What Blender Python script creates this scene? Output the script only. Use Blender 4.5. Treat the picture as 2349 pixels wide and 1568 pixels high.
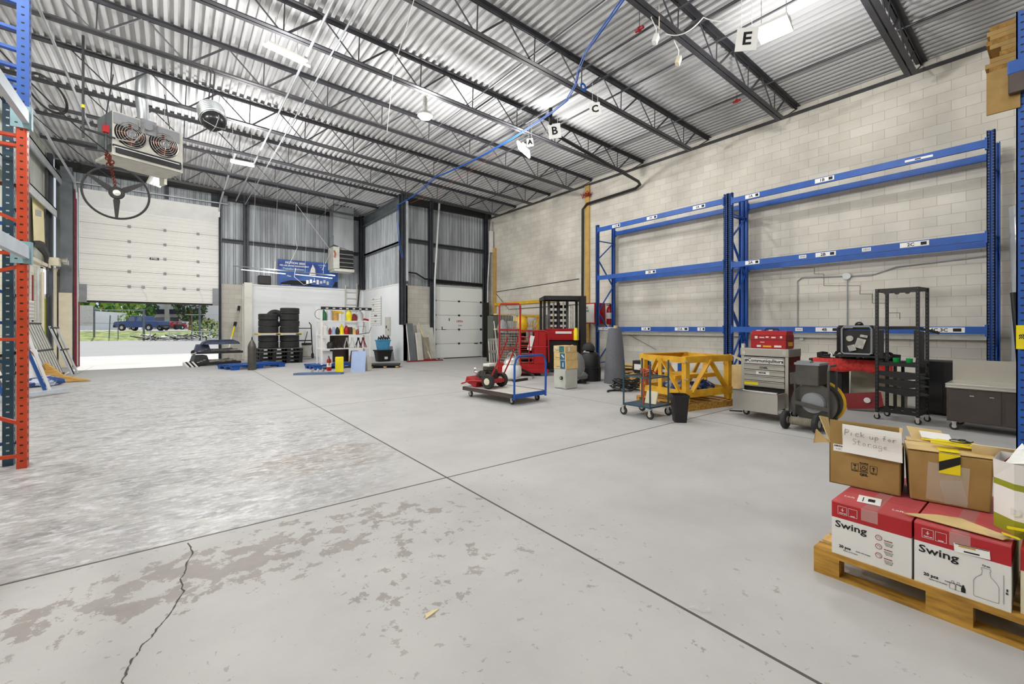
import bpy, math, random
from mathutils import Matrix, Vector, Euler
for o in list(bpy.data.objects): bpy.data.objects.remove(o)
random.seed(7)
SC = bpy.context.scene; COL = SC.collection
PI = math.pi
# ---------------- camera ----------------
FPX = 994.0; HC = 1.4; YAW = math.atan2(.6143, .7891)
cam = bpy.data.cameras.new('camera'); cam.lens = 36*FPX/2349; cam.sensor_width = 36; cam.clip_end = 600; cam.clip_start = .05
cam.shift_y = -34/2349
co = bpy.data.objects.new('camera', cam); COL.objects.link(co)
co.location = (0, 0, HC); co.rotation_euler = (PI/2, 0, -YAW); SC.camera = co
# ---------------- sky, sun, exposure ----------------
W = bpy.data.worlds.new('world'); SC.world = W; W.use_nodes = True
bg = W.node_tree.nodes['Background']; bg.inputs[0].default_value = (.80, .88, 1, 1); bg.inputs[1].default_value = .85
sun = bpy.data.lights.new('sun', 'SUN'); sun.energy = 3.6; sun.angle = .012; sun.color = (1, .96, .9)
so = bpy.data.objects.new('sun', sun); COL.objects.link(so)
so.rotation_euler = Vector((.04, -1, -1.06)).to_track_quat('-Z', 'Y').to_euler()
vs = SC.view_settings; vs.view_transform = 'Standard'; vs.look = 'None'; vs.gamma = 1; vs.exposure = -.06; vs.use_curve_mapping = False
LAMP_W = 165

# ---------------- helpers ----------------
S_, C_ = .6143, .7891
def ray(u, v):
    r = (u-1174.5)/FPX
    return (S_+C_*r, C_-S_*r, (750-v)/FPX)
def F(u, v, z=0):                      # point of the level z seen at a pixel of the photo
    d = ray(u, v); t = (z-HC)/d[2]; return (d[0]*t, d[1]*t)
def PX(u, v, X):                       # (y, z) on the plane x = X
    d = ray(u, v); t = X/d[0]; return (d[1]*t, HC+d[2]*t)
def PY(u, v, Y):
    d = ray(u, v); t = Y/d[1]; return (d[0]*t, HC+d[2]*t)
def lin(h):
    h = h.lstrip('#'); out = []
    for i in (0, 2, 4):
        c = int(h[i:i+2], 16)/255
        out.append(c/12.92 if c <= .04045 else ((c+.055)/1.055)**2.4)
    return tuple(out)+(1,)
MATS = {}
def M(name, hexc, rough=.6, metal=0, var=.12, scale=4, bump=0, stretch=(1, 1, 1), emit=0, alpha=1, trans=0, hex2=None, detail=4, lo=.35, hi=.65, world=False):
    if name in MATS: return MATS[name]
    m = bpy.data.materials.new(name); m.use_nodes = True; nt = m.node_tree; N = nt.nodes; L = nt.links
    b = N['Principled BSDF']; c = lin(hexc)
    b.inputs['Roughness'].default_value = rough; b.inputs['Metallic'].default_value = metal; b.inputs['Base Color'].default_value = c
    if var or bump or hex2:
        tc = N.new('ShaderNodeTexCoord'); mp = N.new('ShaderNodeMapping'); mp.inputs['Scale'].default_value = stretch
        if world:
            g = N.new('ShaderNodeNewGeometry'); L.new(g.outputs['Position'], mp.inputs[0])
        else: L.new(tc.outputs['Object'], mp.inputs[0])
        n = N.new('ShaderNodeTexNoise'); n.inputs['Scale'].default_value = scale; n.inputs['Detail'].default_value = detail
        L.new(mp.outputs[0], n.inputs['Vector'])
        cr = N.new('ShaderNodeValToRGB'); cr.color_ramp.elements[0].position = lo; cr.color_ramp.elements[1].position = hi
        c2 = lin(hex2) if hex2 else tuple(min(1, q*(1+var)) for q in c[:3])+(1,)
        c1 = c if hex2 else tuple(q*(1-var) for q in c[:3])+(1,)
        cr.color_ramp.elements[0].color = c1; cr.color_ramp.elements[1].color = c2
        L.new(n.outputs['Fac'], cr.inputs[0]); L.new(cr.outputs[0], b.inputs['Base Color'])
        if bump:
            bp = N.new('ShaderNodeBump'); bp.inputs['Strength'].default_value = bump; bp.inputs['Distance'].default_value = .01
            L.new(n.outputs['Fac'], bp.inputs['Height']); L.new(bp.outputs[0], b.inputs['Normal'])
    if emit: b.inputs['Emission Color'].default_value = c; b.inputs['Emission Strength'].default_value = emit
    if alpha < 1: b.inputs['Alpha'].default_value = alpha
    if trans: b.inputs['Transmission Weight'].default_value = trans
    MATS[name] = m; return m
def mesh_mat(m):
    return MATS[m] if isinstance(m, str) else m
class MB:
    def __init__(s, *mats): s.v = []; s.f = []; s.mi = []; s.m = 0; s.mats = list(mats); s.T = None
    def use(s, i): s.m = i; return s
    def add(s, vs, fs):
        b = len(s.v)
        if s.T is not None: vs = [tuple(s.T @ Vector(p)) for p in vs]
        s.v += [tuple(p) for p in vs]; s.f += [tuple(b+i for i in f) for f in fs]; s.mi += [s.m]*len(fs); return s
    def box(s, x0, x1, y0, y1, z0, z1):
        if x0 > x1: x0, x1 = x1, x0
        if y0 > y1: y0, y1 = y1, y0
        if z0 > z1: z0, z1 = z1, z0
        return s.add([(x0,y0,z0),(x1,y0,z0),(x1,y1,z0),(x0,y1,z0),(x0,y0,z1),(x1,y0,z1),(x1,y1,z1),(x0,y1,z1)],
              [(0,3,2,1),(4,5,6,7),(0,1,5,4),(1,2,6,5),(2,3,7,6),(3,0,4,7)])
    def cb(s, x, y, z, sx, sy, sz): return s.box(x-sx/2, x+sx/2, y-sy/2, y+sy/2, z, z+sz)
    def obox(s, c, size, rot):
        R = Euler(rot).to_matrix(); c = Vector(c); hx, hy, hz = [q/2 for q in size]
        vs = [c+R@Vector(p) for p in [(-hx,-hy,-hz),(hx,-hy,-hz),(hx,hy,-hz),(-hx,hy,-hz),(-hx,-hy,hz),(hx,-hy,hz),(hx,hy,hz),(-hx,hy,hz)]]
        return s.add(vs, [(0,3,2,1),(4,5,6,7),(0,1,5,4),(1,2,6,5),(2,3,7,6),(3,0,4,7)])
    def bar(s, a, b, w, h, up=(0, 0, 1)):      # rectangular bar from a to b
        a, b = Vector(a), Vector(b); d = (b-a).normalized(); u = Vector(up)
        if abs(d.dot(u)) > .98: u = Vector((1, 0, 0))
        x = d.cross(u).normalized(); y = x.cross(d)
        vs = []
        for p in (a, b):
            for i, j in ((-1,-1),(1,-1),(1,1),(-1,1)): vs.append(p+x*i*w/2+y*j*h/2)
        return s.add(vs, [(0,1,2,3),(7,6,5,4),(0,4,5,1),(1,5,6,2),(2,6,7,3),(3,7,4,0)])
    def tube(s, pts, r, n=8, cap=True):
        pts = [Vector(p) for p in pts]; rs = r if isinstance(r, (list, tuple)) else [r]*len(pts)
        vs = []; fs = []; prev = None
        for i, p in enumerate(pts):
            a = pts[max(0, i-1)]; b = pts[min(len(pts)-1, i+1)]; d = (b-a)
            if d.length < 1e-9: d = Vector((0, 0, 1))
            d.normalize()
            if prev is None:
                u = Vector((0, 0, 1)) if abs(d.z) < .9 else Vector((1, 0, 0))
                x = d.cross(u).normalized()
            else:
                x = (prev-d*prev.dot(d)); x = x.normalized() if x.length > 1e-6 else d.orthogonal().normalized()
            prev = x; y = d.cross(x)
            for k in range(n):
                t = 2*PI*k/n; vs.append(p+(x*math.cos(t)+y*math.sin(t))*rs[i])
        for i in range(len(pts)-1):
            for k in range(n):
                k2 = (k+1) % n; fs.append((i*n+k, i*n+k2, (i+1)*n+k2, (i+1)*n+k))
        if cap: fs.append(tuple(range(n-1, -1, -1))); fs.append(tuple((len(pts)-1)*n+k for k in range(n)))
        return s.add(vs, fs)
    def lathe(s, prof, n=20, o=(0, 0, 0), axis='z', cap=True):
        vs = []; fs = []
        for (r, h) in prof:
            for k in range(n):
                t = 2*PI*k/n; a, b = r*math.cos(t), r*math.sin(t)
                p = {'z': (a, b, h), 'x': (h, a, b), 'y': (b, h, a)}[axis]
                vs.append((o[0]+p[0], o[1]+p[1], o[2]+p[2]))
        for i in range(len(prof)-1):
            for k in range(n):
                k2 = (k+1) % n; fs.append((i*n+k, i*n+k2, (i+1)*n+k2, (i+1)*n+k))
        if cap: fs.append(tuple(range(n-1, -1, -1))); fs.append(tuple((len(prof)-1)*n+k for k in range(n)))
        return s.add(vs, fs)
    def torus(s, c, R, r, axis='z', n=32, m=8, a0=0, a1=2*PI):
        pts = []
        full = abs(a1-a0-2*PI) < 1e-6
        for i in range(n+1):
            t = a0+(a1-a0)*i/n; a, b = R*math.cos(t), R*math.sin(t)
            p = {'z': (a, b, 0), 'x': (0, a, b), 'y': (a, 0, b)}[axis]
            pts.append((c[0]+p[0], c[1]+p[1], c[2]+p[2]))
        return s.tube(pts, r, m, cap=not full)
    def prism(s, poly, axis, a, b):     # closed 2d polygon swept along an axis
        n = len(poly); vs = []
        for q in (a, b):
            for (p0, p1) in poly: vs.append({'x': (q, p0, p1), 'y': (p0, q, p1), 'z': (p0, p1, q)}[axis])
        fs = [tuple(range(n-1, -1, -1)), tuple(range(n, 2*n))]+[(i, (i+1) % n, n+(i+1) % n, n+i) for i in range(n)]
        return s.add(vs, fs)
    def taper(s, c, b, t, h):           # frustum: bottom size b, top size t
        x, y, z = c; vs = []
        for (w, d), zz in ((b, z), (t, z+h)):
            for i, j in ((-1,-1),(1,-1),(1,1),(-1,1)): vs.append((x+i*w/2, y+j*d/2, zz))
        return s.add(vs, [(3,2,1,0),(4,5,6,7),(0,1,5,4),(1,2,6,5),(2,3,7,6),(3,0,4,7)])
    def text(s, txt, size, mat, bold=0):
        cu = bpy.data.curves.new('t', 'FONT'); cu.body = txt; cu.size = size; cu.align_x = 'CENTER'; cu.align_y = 'CENTER'; cu.resolution_u = 2
        cu.offset = bold; cu.extrude = .0006
        o = bpy.data.objects.new('t', cu); me = bpy.data.meshes.new_from_object(o)
        T = s.T; s.T = None
        mt = mat if T is None else T @ mat
        s.add([tuple(mt @ v.co) for v in me.vertices], [tuple(p.vertices) for p in me.polygons]); s.T = T
        bpy.data.objects.remove(o); bpy.data.curves.remove(cu); bpy.data.meshes.remove(me); return s
    def build(s, name, mat=None, parent=None, smooth=False, bevel=0):
        me = bpy.data.meshes.new(name); me.from_pydata(s.v, [], s.f)
        ms = s.mats if s.mats else [mat]
        for m in ms: me.materials.append(mesh_mat(m))
        if len(ms) > 1: me.polygons.foreach_set('material_index', s.mi)
        if smooth: me.polygons.foreach_set('use_smooth', [True]*len(me.polygons))
        me.update()
        if smooth:
            try: me.set_sharp_from_angle(angle=math.radians(40))
            except Exception: pass
        o = bpy.data.objects.new(name, me); COL.objects.link(o)
        if parent: o.parent = parent
        if bevel:
            b = o.modifiers.new('b', 'BEVEL'); b.width = bevel; b.segments = 2; b.limit_method = 'ANGLE'
        return o
def TM(loc, rot=(0, 0, 0)): return Matrix.Translation(loc) @ Euler(rot).to_matrix().to_4x4()
def face_mx(loc, dirn):    # text lying on a vertical face: dirn = outward normal '-x','+x','-y','+y'; or 'up'
    r = {'-x': (PI/2, 0, -PI/2), '+x': (PI/2, 0, PI/2), '-y': (PI/2, 0, 0), '+y': (PI/2, 0, PI), 'up': (0, 0, -PI/2)}[dirn]
    return TM(loc, r)
def thing(name, label, cat, loc=(0, 0, 0), rz=0, group=None):
    o = bpy.data.objects.new(name, None); COL.objects.link(o); o.empty_display_size = .1
    o.location = loc; o.rotation_euler = (0, 0, rz); o['label'] = label; o['category'] = cat
    if group: o['group'] = group
    return o
def tag(o, label, cat, group=None, loc=None, rz=None, kind=None):
    o['label'] = label; o['category'] = cat
    if group: o['group'] = group
    if kind: o['kind'] = kind
    if loc: o.location = loc
    if rz is not None: o.rotation_euler = (0, 0, rz)
    return o
def struct(o): o['kind'] = 'structure'; return o
def dup(root, loc=None, rz=None, label=None, group=None):
    r = root.copy(); COL.objects.link(r)
    if loc: r.location = loc
    if rz is not None: r.rotation_euler = (0, 0, rz)
    if label: r['label'] = label
    if group: r['group'] = group
    for ch in list(root.children):
        c = ch.copy(); COL.objects.link(c); c.parent = r
        for g in list(ch.children):
            d = g.copy(); COL.objects.link(d); d.parent = c
    return r

# ---------------- materials ----------------
M('joist', '#46464a', .5, .3, .15, 3)
M('darksteel', '#3c4046', .5, .3, .15, 3)
M('steelgrey', '#6d7377', .5, .3, .15, 3)
M('lightsteel', '#c9cdd0', .45, .4, .08, 3)
M('galv', '#b4b8ba', .38, .7, .15, 3, stretch=(1, 1, .2))
M('chrome', '#d8d8d8', .2, 1, 0)
M('deck', '#c4c4c5', .75, 0, .09, .9, stretch=(2, .5, 1), world=True)
M('cladding', '#a4a9ad', .45, .2, .25, 1.2, stretch=(3, 3, .35), world=True)
M('cladding_left', '#c9ccc0', .5, .1, .1, 1.2, stretch=(3, 3, .35), world=True)
M('white', '#e9e9e6', .55, 0, .04, 3)
M('whitewall', '#eceff1', .6, 0, .04, .8, world=True)
M('doorpanel', '#f4f3ee', .5, 0, 0)
M('doorpanel2', '#eef2ef', .5, 0, 0)
M('black', '#141415', .5, 0, .1, 6)
M('blackgloss', '#1b1b1d', .25, 0, 0)
M('rubber', '#2b2b2c', .75, 0, .2, 14)
M('blue', '#1652a6', .5, 0, .1, 5)
M('bluedark', '#1c4c8e', .4, .05, .1, 5)
M('orange', '#c4441f', .42, .05, .12, 5)
M('teal', '#25495a', .5, .05, .15, 5)
M('palegrey', '#c2cdd6', .45, .05, .08, 5)
M('paleteal', '#8fb1b8', .5, .05, .15, 9)
M('red', '#a50f17', .35, 0, .1, 5)
M('reddark', '#86101a', .4, 0, .12, 5)
M('postyellow', '#c9a55c', .6, 0, .1, 5)
M('yellow', '#e2b21c', .5, 0, .12, 5)
M('yellowbright', '#f0dc10', .5, 0, .05, 5)
M('crateyellow', '#d39a14', .6, 0, .2, 6, hex2='#e8b42e')
M('cardboard', '#9a7b45', .8, 0, .1, 7, hex2='#aa8a54')
M('cardlight', '#d9bd84', .8, 0, .08, 7)
M('cardpale', '#e2d2a8', .8, 0, .06, 7)
M('wood', '#b98a3e', .7, 0, .2, 5, hex2='#d2a75e', stretch=(1, 6, 6))
M('wooddark', '#7d5a24', .75, 0, .2, 5, hex2='#a37a35', stretch=(1, 6, 6))
M('timber', '#dcc58c', .7, 0, .1, 5)
M('paper', '#f3f2ef', .7, 0, .02, 4)
M('ink', '#101012', .7, 0, 0)
M('boxred', '#b01722', .45, 0, .06, 5)
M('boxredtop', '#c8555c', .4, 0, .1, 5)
M('boxwhite', '#e6e4e2', .5, 0, .03, 5)
M('olive', '#8f9420', .45, 0, .08, 5)
M('greyfabric', '#6b6d73', .95, 0, .12, 40, bump=.3)
M('stainless', '#bdbab3', .33, .8, .02, 3)
M('stainlessdark', '#5d5350', .25, .8, .1, 3)
M('safegrey', '#c3c6be', .5, .05, .05, 5)
M('plastic_grey', '#8f9196', .5, 0, .08, 5)
M('towel', '#d8433f', .95, 0, .2, 30, bump=.6)
M('engine', '#4a4743', .4, .5, .5, 25)
M('silver', '#c4c2bd', .35, .6, .2, 20)
M('limestone', '#c8c6bd', .8, 0, .08, 6)
M('greenglass', '#18a04c', .15, 0, 0)
M('pvc', '#e4e2d8', .5, 0, .03, 5)
M('rust', '#6a2c1c', .8, .2, .3, 20)
M('copper', '#a8573a', .5, .4, .1, 10)
M('cream', '#e9e0c8', .6, 0, .05, 5)
M('greygreen', '#5f655c', .6, 0, .08, 3)
M('lightblue', '#9fb3dc', .5, 0, .05, 4)
M('binblue', '#4c9cc9', .4, 0, .1, 6)
M('oxide', '#7c2430', .6, 0, .2, 5)
M('gripper', '#8f887a', .9, 0, .1, 12)
M('lamp', '#ffffff', .5, 0, 0, emit=6)
M('tube', '#f6f8ff', .4, 0, 0, emit=1.6)
M('lampoff', '#f2f2ea', .3, 0, .03)
M('wrap', '#f2f0e8', .15, 0, 0, alpha=.16)
M('ceramic', '#f5e7b5', .6, 0, .04)

def block_mat(name, ax, c1, c2, mortar, off=(0, 0), rowh=.2, bw=.4, stain=.25):
    m = bpy.data.materials.new(name); m.use_nodes = True; nt = m.node_tree; N = nt.nodes; L = nt.links; b = N['Principled BSDF']
    g = N.new('ShaderNodeNewGeometry'); sp = N.new('ShaderNodeSeparateXYZ'); L.new(g.outputs['Position'], sp.inputs[0])
    cb = N.new('ShaderNodeCombineXYZ'); L.new(sp.outputs['Y' if ax == 'x' else 'X'], cb.inputs[0]); L.new(sp.outputs['Z'], cb.inputs[1])
    br = N.new('ShaderNodeTexBrick'); br.inputs['Scale'].default_value = 1; br.inputs['Brick Width'].default_value = bw; br.inputs['Row Height'].default_value = rowh
    br.inputs['Mortar Size'].default_value = .0045; br.inputs['Mortar Smooth'].default_value = .3; br.inputs['Bias'].default_value = 0
    br.inputs['Color1'].default_value = lin(c1); br.inputs['Color2'].default_value = lin(c2); br.inputs['Mortar'].default_value = lin(mortar)
    L.new(cb.outputs[0], br.inputs['Vector'])
    n = N.new('ShaderNodeTexNoise'); n.inputs['Scale'].default_value = .9; n.inputs['Detail'].default_value = 6; L.new(g.outputs['Position'], n.inputs['Vector'])
    n2 = N.new('ShaderNodeTexNoise'); n2.inputs['Scale'].default_value = 45; L.new(g.outputs['Position'], n2.inputs['Vector'])
    cr = N.new('ShaderNodeValToRGB'); cr.color_ramp.elements[0].position = .3; cr.color_ramp.elements[1].position = .62
    cr.color_ramp.elements[0].color = (1-stain,)*3+(1,); cr.color_ramp.elements[1].color = (1, 1, 1, 1); L.new(n.outputs['Fac'], cr.inputs[0])
    mx = N.new('ShaderNodeMix'); mx.data_type = 'RGBA'; mx.blend_type = 'MULTIPLY'; mx.inputs[0].default_value = 1
    L.new(br.outputs['Color'], mx.inputs[6]); L.new(cr.outputs[0], mx.inputs[7]); L.new(mx.outputs[2], b.inputs['Base Color'])
    ma = N.new('ShaderNodeMath'); ma.operation = 'MULTIPLY_ADD'; ma.inputs[1].default_value = -1; L.new(br.outputs['Fac'], ma.inputs[0])
    m2 = N.new('ShaderNodeMath'); m2.operation = 'MULTIPLY'; m2.inputs[1].default_value = .25; L.new(n2.outputs['Fac'], m2.inputs[0]); L.new(m2.outputs[0], ma.inputs[2])
    bp = N.new('ShaderNodeBump'); bp.inputs['Strength'].default_value = .35; bp.inputs['Distance'].default_value = .006
    L.new(ma.outputs[0], bp.inputs['Height']); L.new(bp.outputs[0], b.inputs['Normal']); b.inputs['Roughness'].default_value = .85
    MATS[name] = m; return m
block_mat('blockx', 'x', '#e6e1d6', '#dcd6ca', '#bdb7aa', stain=.26)
block_mat('blocky', 'y', '#cfcbc1', '#c4bfb4', '#a5a097')
block_mat('blockleft', 'x', '#ebe8d8', '#e2decd', '#b5af9c', stain=.12)
block_mat('blockout', 'y', '#c9c7c3', '#bfbdb9', '#a09e9a')

def floor_mat():
    m = bpy.data.materials.new('concrete_floor'); m.use_nodes = True; nt = m.node_tree; N = nt.nodes; L = nt.links; b = N['Principled BSDF']
    g = N.new('ShaderNodeNewGeometry'); sp = N.new('ShaderNodeSeparateXYZ'); L.new(g.outputs['Position'], sp.inputs[0])
    def math_(op, a, c=None, d=None):
        q = N.new('ShaderNodeMath'); q.operation = op
        for i, x in enumerate((a, c, d)):
            if x is None: continue
            if isinstance(x, (int, float)): q.inputs[i].default_value = x
            else: L.new(x, q.inputs[i])
        return q.outputs[0]
    def noise(scale, det=5, vec=None, rough=.55, dist=0):
        n = N.new('ShaderNodeTexNoise'); n.inputs['Scale'].default_value = scale; n.inputs['Detail'].default_value = det; n.inputs['Roughness'].default_value = rough
        n.inputs['Distortion'].default_value = dist
        L.new(vec or g.outputs['Position'], n.inputs['Vector']); return n.outputs['Fac']
    def ramp(x, p0, p1, c0=(0, 0, 0, 1), c1=(1, 1, 1, 1)):
        r = N.new('ShaderNodeValToRGB'); r.color_ramp.elements[0].position = p0; r.color_ramp.elements[1].position = p1
        r.color_ramp.elements[0].color = c0; r.color_ramp.elements[1].color = c1; L.new(x, r.inputs[0]); return r.outputs[0]
    def mix(f, a, c, mode='MIX'):
        q = N.new('ShaderNodeMix'); q.data_type = 'RGBA'; q.blend_type = mode
        if isinstance(f, (int, float)): q.inputs[0].default_value = f
        else: L.new(f, q.inputs[0])
        for i, x in ((6, a), (7, c)):
            if isinstance(x, tuple): q.inputs[i].default_value = x
            else: L.new(x, q.inputs[i])
        return q.outputs[2]
    def gauss(cx, cy, sx, sy):      # soft blob 1 -> 0
        a = math_('POWER', math_('DIVIDE', math_('SUBTRACT', sp.outputs['X'], cx), sx), 2)
        c = math_('POWER', math_('DIVIDE', math_('SUBTRACT', sp.outputs['Y'], cy), sy), 2)
        return math_('SUBTRACT', 1, math_('MINIMUM', math_('ADD', a, c), 1))
    base = ramp(noise(1.3, 6), .3, .7, lin('#b4b3b2'), lin('#c1c0be'))
    # worn sealer: darker flakes near the joint in front
    ysc = N.new('ShaderNodeMapping'); ysc.inputs['Scale'].default_value = (1, 1, 1); L.new(g.outputs['Position'], ysc.inputs[0])
    fl = noise(6.5, 12, ysc.outputs[0], .7, .15)
    wear = math_('ADD', math_('MULTIPLY', gauss(.9, 3.05, 1.5, .6), .15), math_('MULTIPLY', gauss(-.8, 3.0, 1.5, .5), .13))
    wear = math_('ADD', wear, math_('MULTIPLY', gauss(1.3, 2.2, .9, .5), .10))
    reg = noise(.45, 2)
    thr = math_('ADD', math_('ADD', fl, wear), math_('MULTIPLY', math_('SUBTRACT', reg, .5), .18))
    fm = ramp(thr, .655, .665)
    chips = math_('ADD', noise(15, 5, None, .6, .2), math_('MULTIPLY', math_('SUBTRACT', noise(1.7, 3), .5), .22))
    near = math_('MINIMUM', math_('MULTIPLY', math_('LESS_THAN', sp.outputs['Y'], 3.55), 1), 1)
    chm = math_('MULTIPLY', ramp(chips, .645, .655), math_('ADD', math_('MULTIPLY', math_('MULTIPLY', near, math_('LESS_THAN', sp.outputs['X'], 2.6)), .75), .0))
    fm = math_('MAXIMUM', fm, chm)
    col = mix(fm, base, lin('#98928d'))
    # streaky scuffs in the left slab
    st = N.new('ShaderNodeMapping'); st.inputs['Scale'].default_value = (1.8, 3.4, 1); st.inputs['Rotation'].default_value = (0, 0, .25); L.new(g.outputs['Position'], st.inputs[0])
    sc = noise(1.7, 12, st.outputs[0], .74, .9)
    area = math_('MAXIMUM', gauss(-.2, 5.8, 2.6, 3.2), gauss(-.6, 11.5, 2.6, 5))
    area = math_('MULTIPLY', math_('MINIMUM', math_('MULTIPLY', area, 1.8), 1), math_('MULTIPLY', math_('GREATER_THAN', sp.outputs['Y'], 3.56), math_('LESS_THAN', sp.outputs['X'], 2.0)))
    scm = math_('MULTIPLY', ramp(sc, .49, .6), area)
    big = math_('MULTIPLY', ramp(noise(.8, 4, st.outputs[0], .6), .42, .62), area)
    col = mix(math_('MULTIPLY', big, .35), col, lin('#9d9c9d'))
    fine2 = math_('MULTIPLY', ramp(noise(7, 10, st.outputs[0], .75, .5), .52, .6), area)
    col = mix(math_('MULTIPLY', fine2, .6), col, lin('#8e8d8d'))
    col = mix(math_('MULTIPLY', scm, .85), col, lin('#828182'))
    rustm = math_('MULTIPLY', gauss(1.2, 4.9, .9, .6), ramp(sc, .4, .6))
    col = mix(math_('MULTIPLY', rustm, .85), col, lin('#8d7a60'))
    lt = math_('MULTIPLY', ramp(noise(5, 8, st.outputs[0], .7), .5, .6), area)
    col = mix(math_('MULTIPLY', lt, .6), col, lin('#e6e8ee'))
    # small marks everywhere
    vz = noise(11, 4, None, .6, .4); col = mix(math_('MULTIPLY', ramp(vz, .70, .73), .65), col, lin('#8f8b88'))
    vz = noise(2.2, 8, None, .7); col = mix(math_('MULTIPLY', ramp(vz, .35, .75), .22), col, lin('#dad7d0'))
    # saw cut joints
    def joint(ax, pos, w):
        d = math_('ABSOLUTE', math_('SUBTRACT', sp.outputs[ax], math_('ADD', pos, math_('MULTIPLY', noise(1.1, 3), .0))))
        return math_('LESS_THAN', d, w)
    j = None
    for ax, pos, w in (('X', 2.0, .009), ('X', 6.3, .006), ('X', 10.6, .006), ('X', -2.3, .006), ('Y', 3.56, .010), ('Y', 8.1, .008), ('Y', 12.6, .006), ('Y', -1, .007)):
        q = joint(ax, pos, w); j = q if j is None else math_('MAXIMUM', j, q)
    col = mix(math_('MULTIPLY', j, .92), col, lin('#3a3530'))
    L.new(col, b.inputs['Base Color'])
    ro = math_('SUBTRACT', .6, math_('MULTIPLY', area, .22)); ro = math_('ADD', ro, math_('MULTIPLY', math_('SUBTRACT', sc, .5), .35))
    L.new(ro, b.inputs['Roughness'])
    bp = N.new('ShaderNodeBump'); bp.inputs['Strength'].default_value = .12; bp.inputs['Distance'].default_value = .004
    L.new(math_('SUBTRACT', math_('ADD', math_('MULTIPLY', fm, -1), math_('MULTIPLY', sc, .8)), math_('MULTIPLY', j, 2)), bp.inputs['Height']); L.new(bp.outputs[0], b.inputs['Normal'])
    MATS['floor'] = m
floor_mat()
# ================= the setting =================
XL, XR, YB, YA, XA = -3.3, 11.9, 21.8, 17.0, 7.49      # left wall, right wall, door wall, recess wall, return wall
YF = -8.0
def deck_z(x): return 6.74+(11.9-x)*.0377
fl = MB().box(XL, XA, YF, YB, -.15, 0).box(XA, XR, YF, YA, -.15, 0).build('floor', 'floor'); struct(fl)
# crack in the slab
pts = [F(*p) for p in ((432, 1245), (443, 1264), (428, 1290), (424, 1312), (414, 1328), (420, 1356), (404, 1384), (392, 1402), (372, 1428), (352, 1455), (326, 1478), (318, 1496), (296, 1524), (285, 1550), (276, 1575), (262, 1610))]
mb = MB(); rr = random.Random(3); fine = []
for a, b in zip(pts, pts[1:]):
    for k in range(4):
        t = k/4; fine.append((a[0]+(b[0]-a[0])*t+rr.uniform(-.006, .006), a[1]+(b[1]-a[1])*t+rr.uniform(-.006, .006)))
vv = []; ff = []
for i, p in enumerate(fine):
    w = rr.uniform(.0015, .006); vv += [(p[0]-w, p[1], .0012), (p[0]+w, p[1]+w*.3, .0012)]
ff = [(2*i, 2*i+1, 2*i+3, 2*i+2) for i in range(len(fine)-1)]
M('crack', '#55504a', .9, 0, .1); mb.add(vv, ff).build('crack', 'crack', fl)

def corrug(mb, p0, p1, z0, z1, pitch=.2, dep=.03, side=1):
    # vertical ribbed sheet from p0 to p1
    a, b = Vector(p0), Vector(p1); d = (b-a); Ln = d.length; d.normalize(); nrm = Vector((-d.y, d.x))*side
    prof = []; x = 0
    while x < Ln:
        for dx, h in ((0, 0), (.55*pitch, 0), (.68*pitch, dep), (.87*pitch, dep)):
            if x+dx <= Ln: prof.append((x+dx, h))
        x += pitch
    prof.append((Ln, 0)); vs = []
    for t, h in prof:
        q = a+d*t+nrm*h
        z0v = z0; z1v = z1(q.x) if callable(z1) else z1
        vs += [(q.x, q.y, z0v), (q.x, q.y, z1v)]
    mb.add(vs, [(2*i, 2*i+2, 2*i+3, 2*i+1) for i in range(len(prof)-1)])
# right wall: concrete block
struct(MB().box(XR, XR+.2, YF, YA+.3, -.1, 7.4).build('wall_right', 'blockx'))
# wall behind the camera
struct(MB().box(XL-.2, XR+.2, YF-.2, YF, -.1, 7.6).build('wall_front', 'blocky'))
# left wall: painted block below, sheet above
wl = struct(MB().box(XL-.2, XL, YF, YB+.2, -.1, 3.35).build('wall_left', 'blockleft'))
mb = MB(); corrug(mb, (XL-.06, YF), (XL-.06, YB+.2), 3.35, 7.5, .9, .012, -1); mb.build('cladding', 'cladding_left', wl)
struct(MB().box(XL-.05, XL+.1, YF, YB, 3.33, 3.42).build('trim_1', 'cream'))
# left wall window
wy0, wz1 = PX(95, 612, XL+.02); wy1 = PX(110, 640, XL+.02)[0]; wz0 = PX(108, 677, XL+.02)[1]
wf = MB('white', 'lamp')
M('daypane', '#f4f8ff', .3, 0, 0, emit=1.1)
wf = MB('white').box(XL-.01, XL+.05, wy0, wy0+.06, wz0, wz1).box(XL-.01, XL+.05, wy1-.06, wy1, wz0, wz1).box(XL-.01, XL+.05, wy0, wy1, wz0-.05, wz0+.02).box(XL-.01, XL+.05, wy0, wy1, wz1-.04, wz1+.02).build('window_1')
struct(wf); MB('daypane').box(XL+.001, XL+.012, wy0+.05, wy1-.05, wz0+.02, wz1-.03).build('pane', None, wf)
# door wall (back)
DX0, DX1, DTOP = -2.72, 1.46, 6.35
wb = struct(MB('blocky').box(XL, DX0-.02, YB, YB+.2, -.1, 3.2).box(DX1+.05, 2.33, YB, YB+.2, -.1, 3.22).build('wall_back'))
mb = MB(); corrug(mb, (XL, YB+.1), (DX0, YB+.1), 3.2, 7.4, .2, .03, -1); corrug(mb, (DX0, YB+.1), (DX1, YB+.1), DTOP-.1, 7.4, .2, .03, -1)
corrug(mb, (DX1, YB+.1), (XA+.1, YB+.1), 3.1, 7.4, .2, .03, -1); mb.build('cladding', 'cladding', wb)
MB().box(2.3, XA+.1, YB-.02, YB+.25, -.1, 3.2).build('partition', 'whitewall', wb)
struct(MB().box(2.3, XA, YB-.07, YB+.12, 3.2, 3.27).build('trim_2', 'white'))
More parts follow.
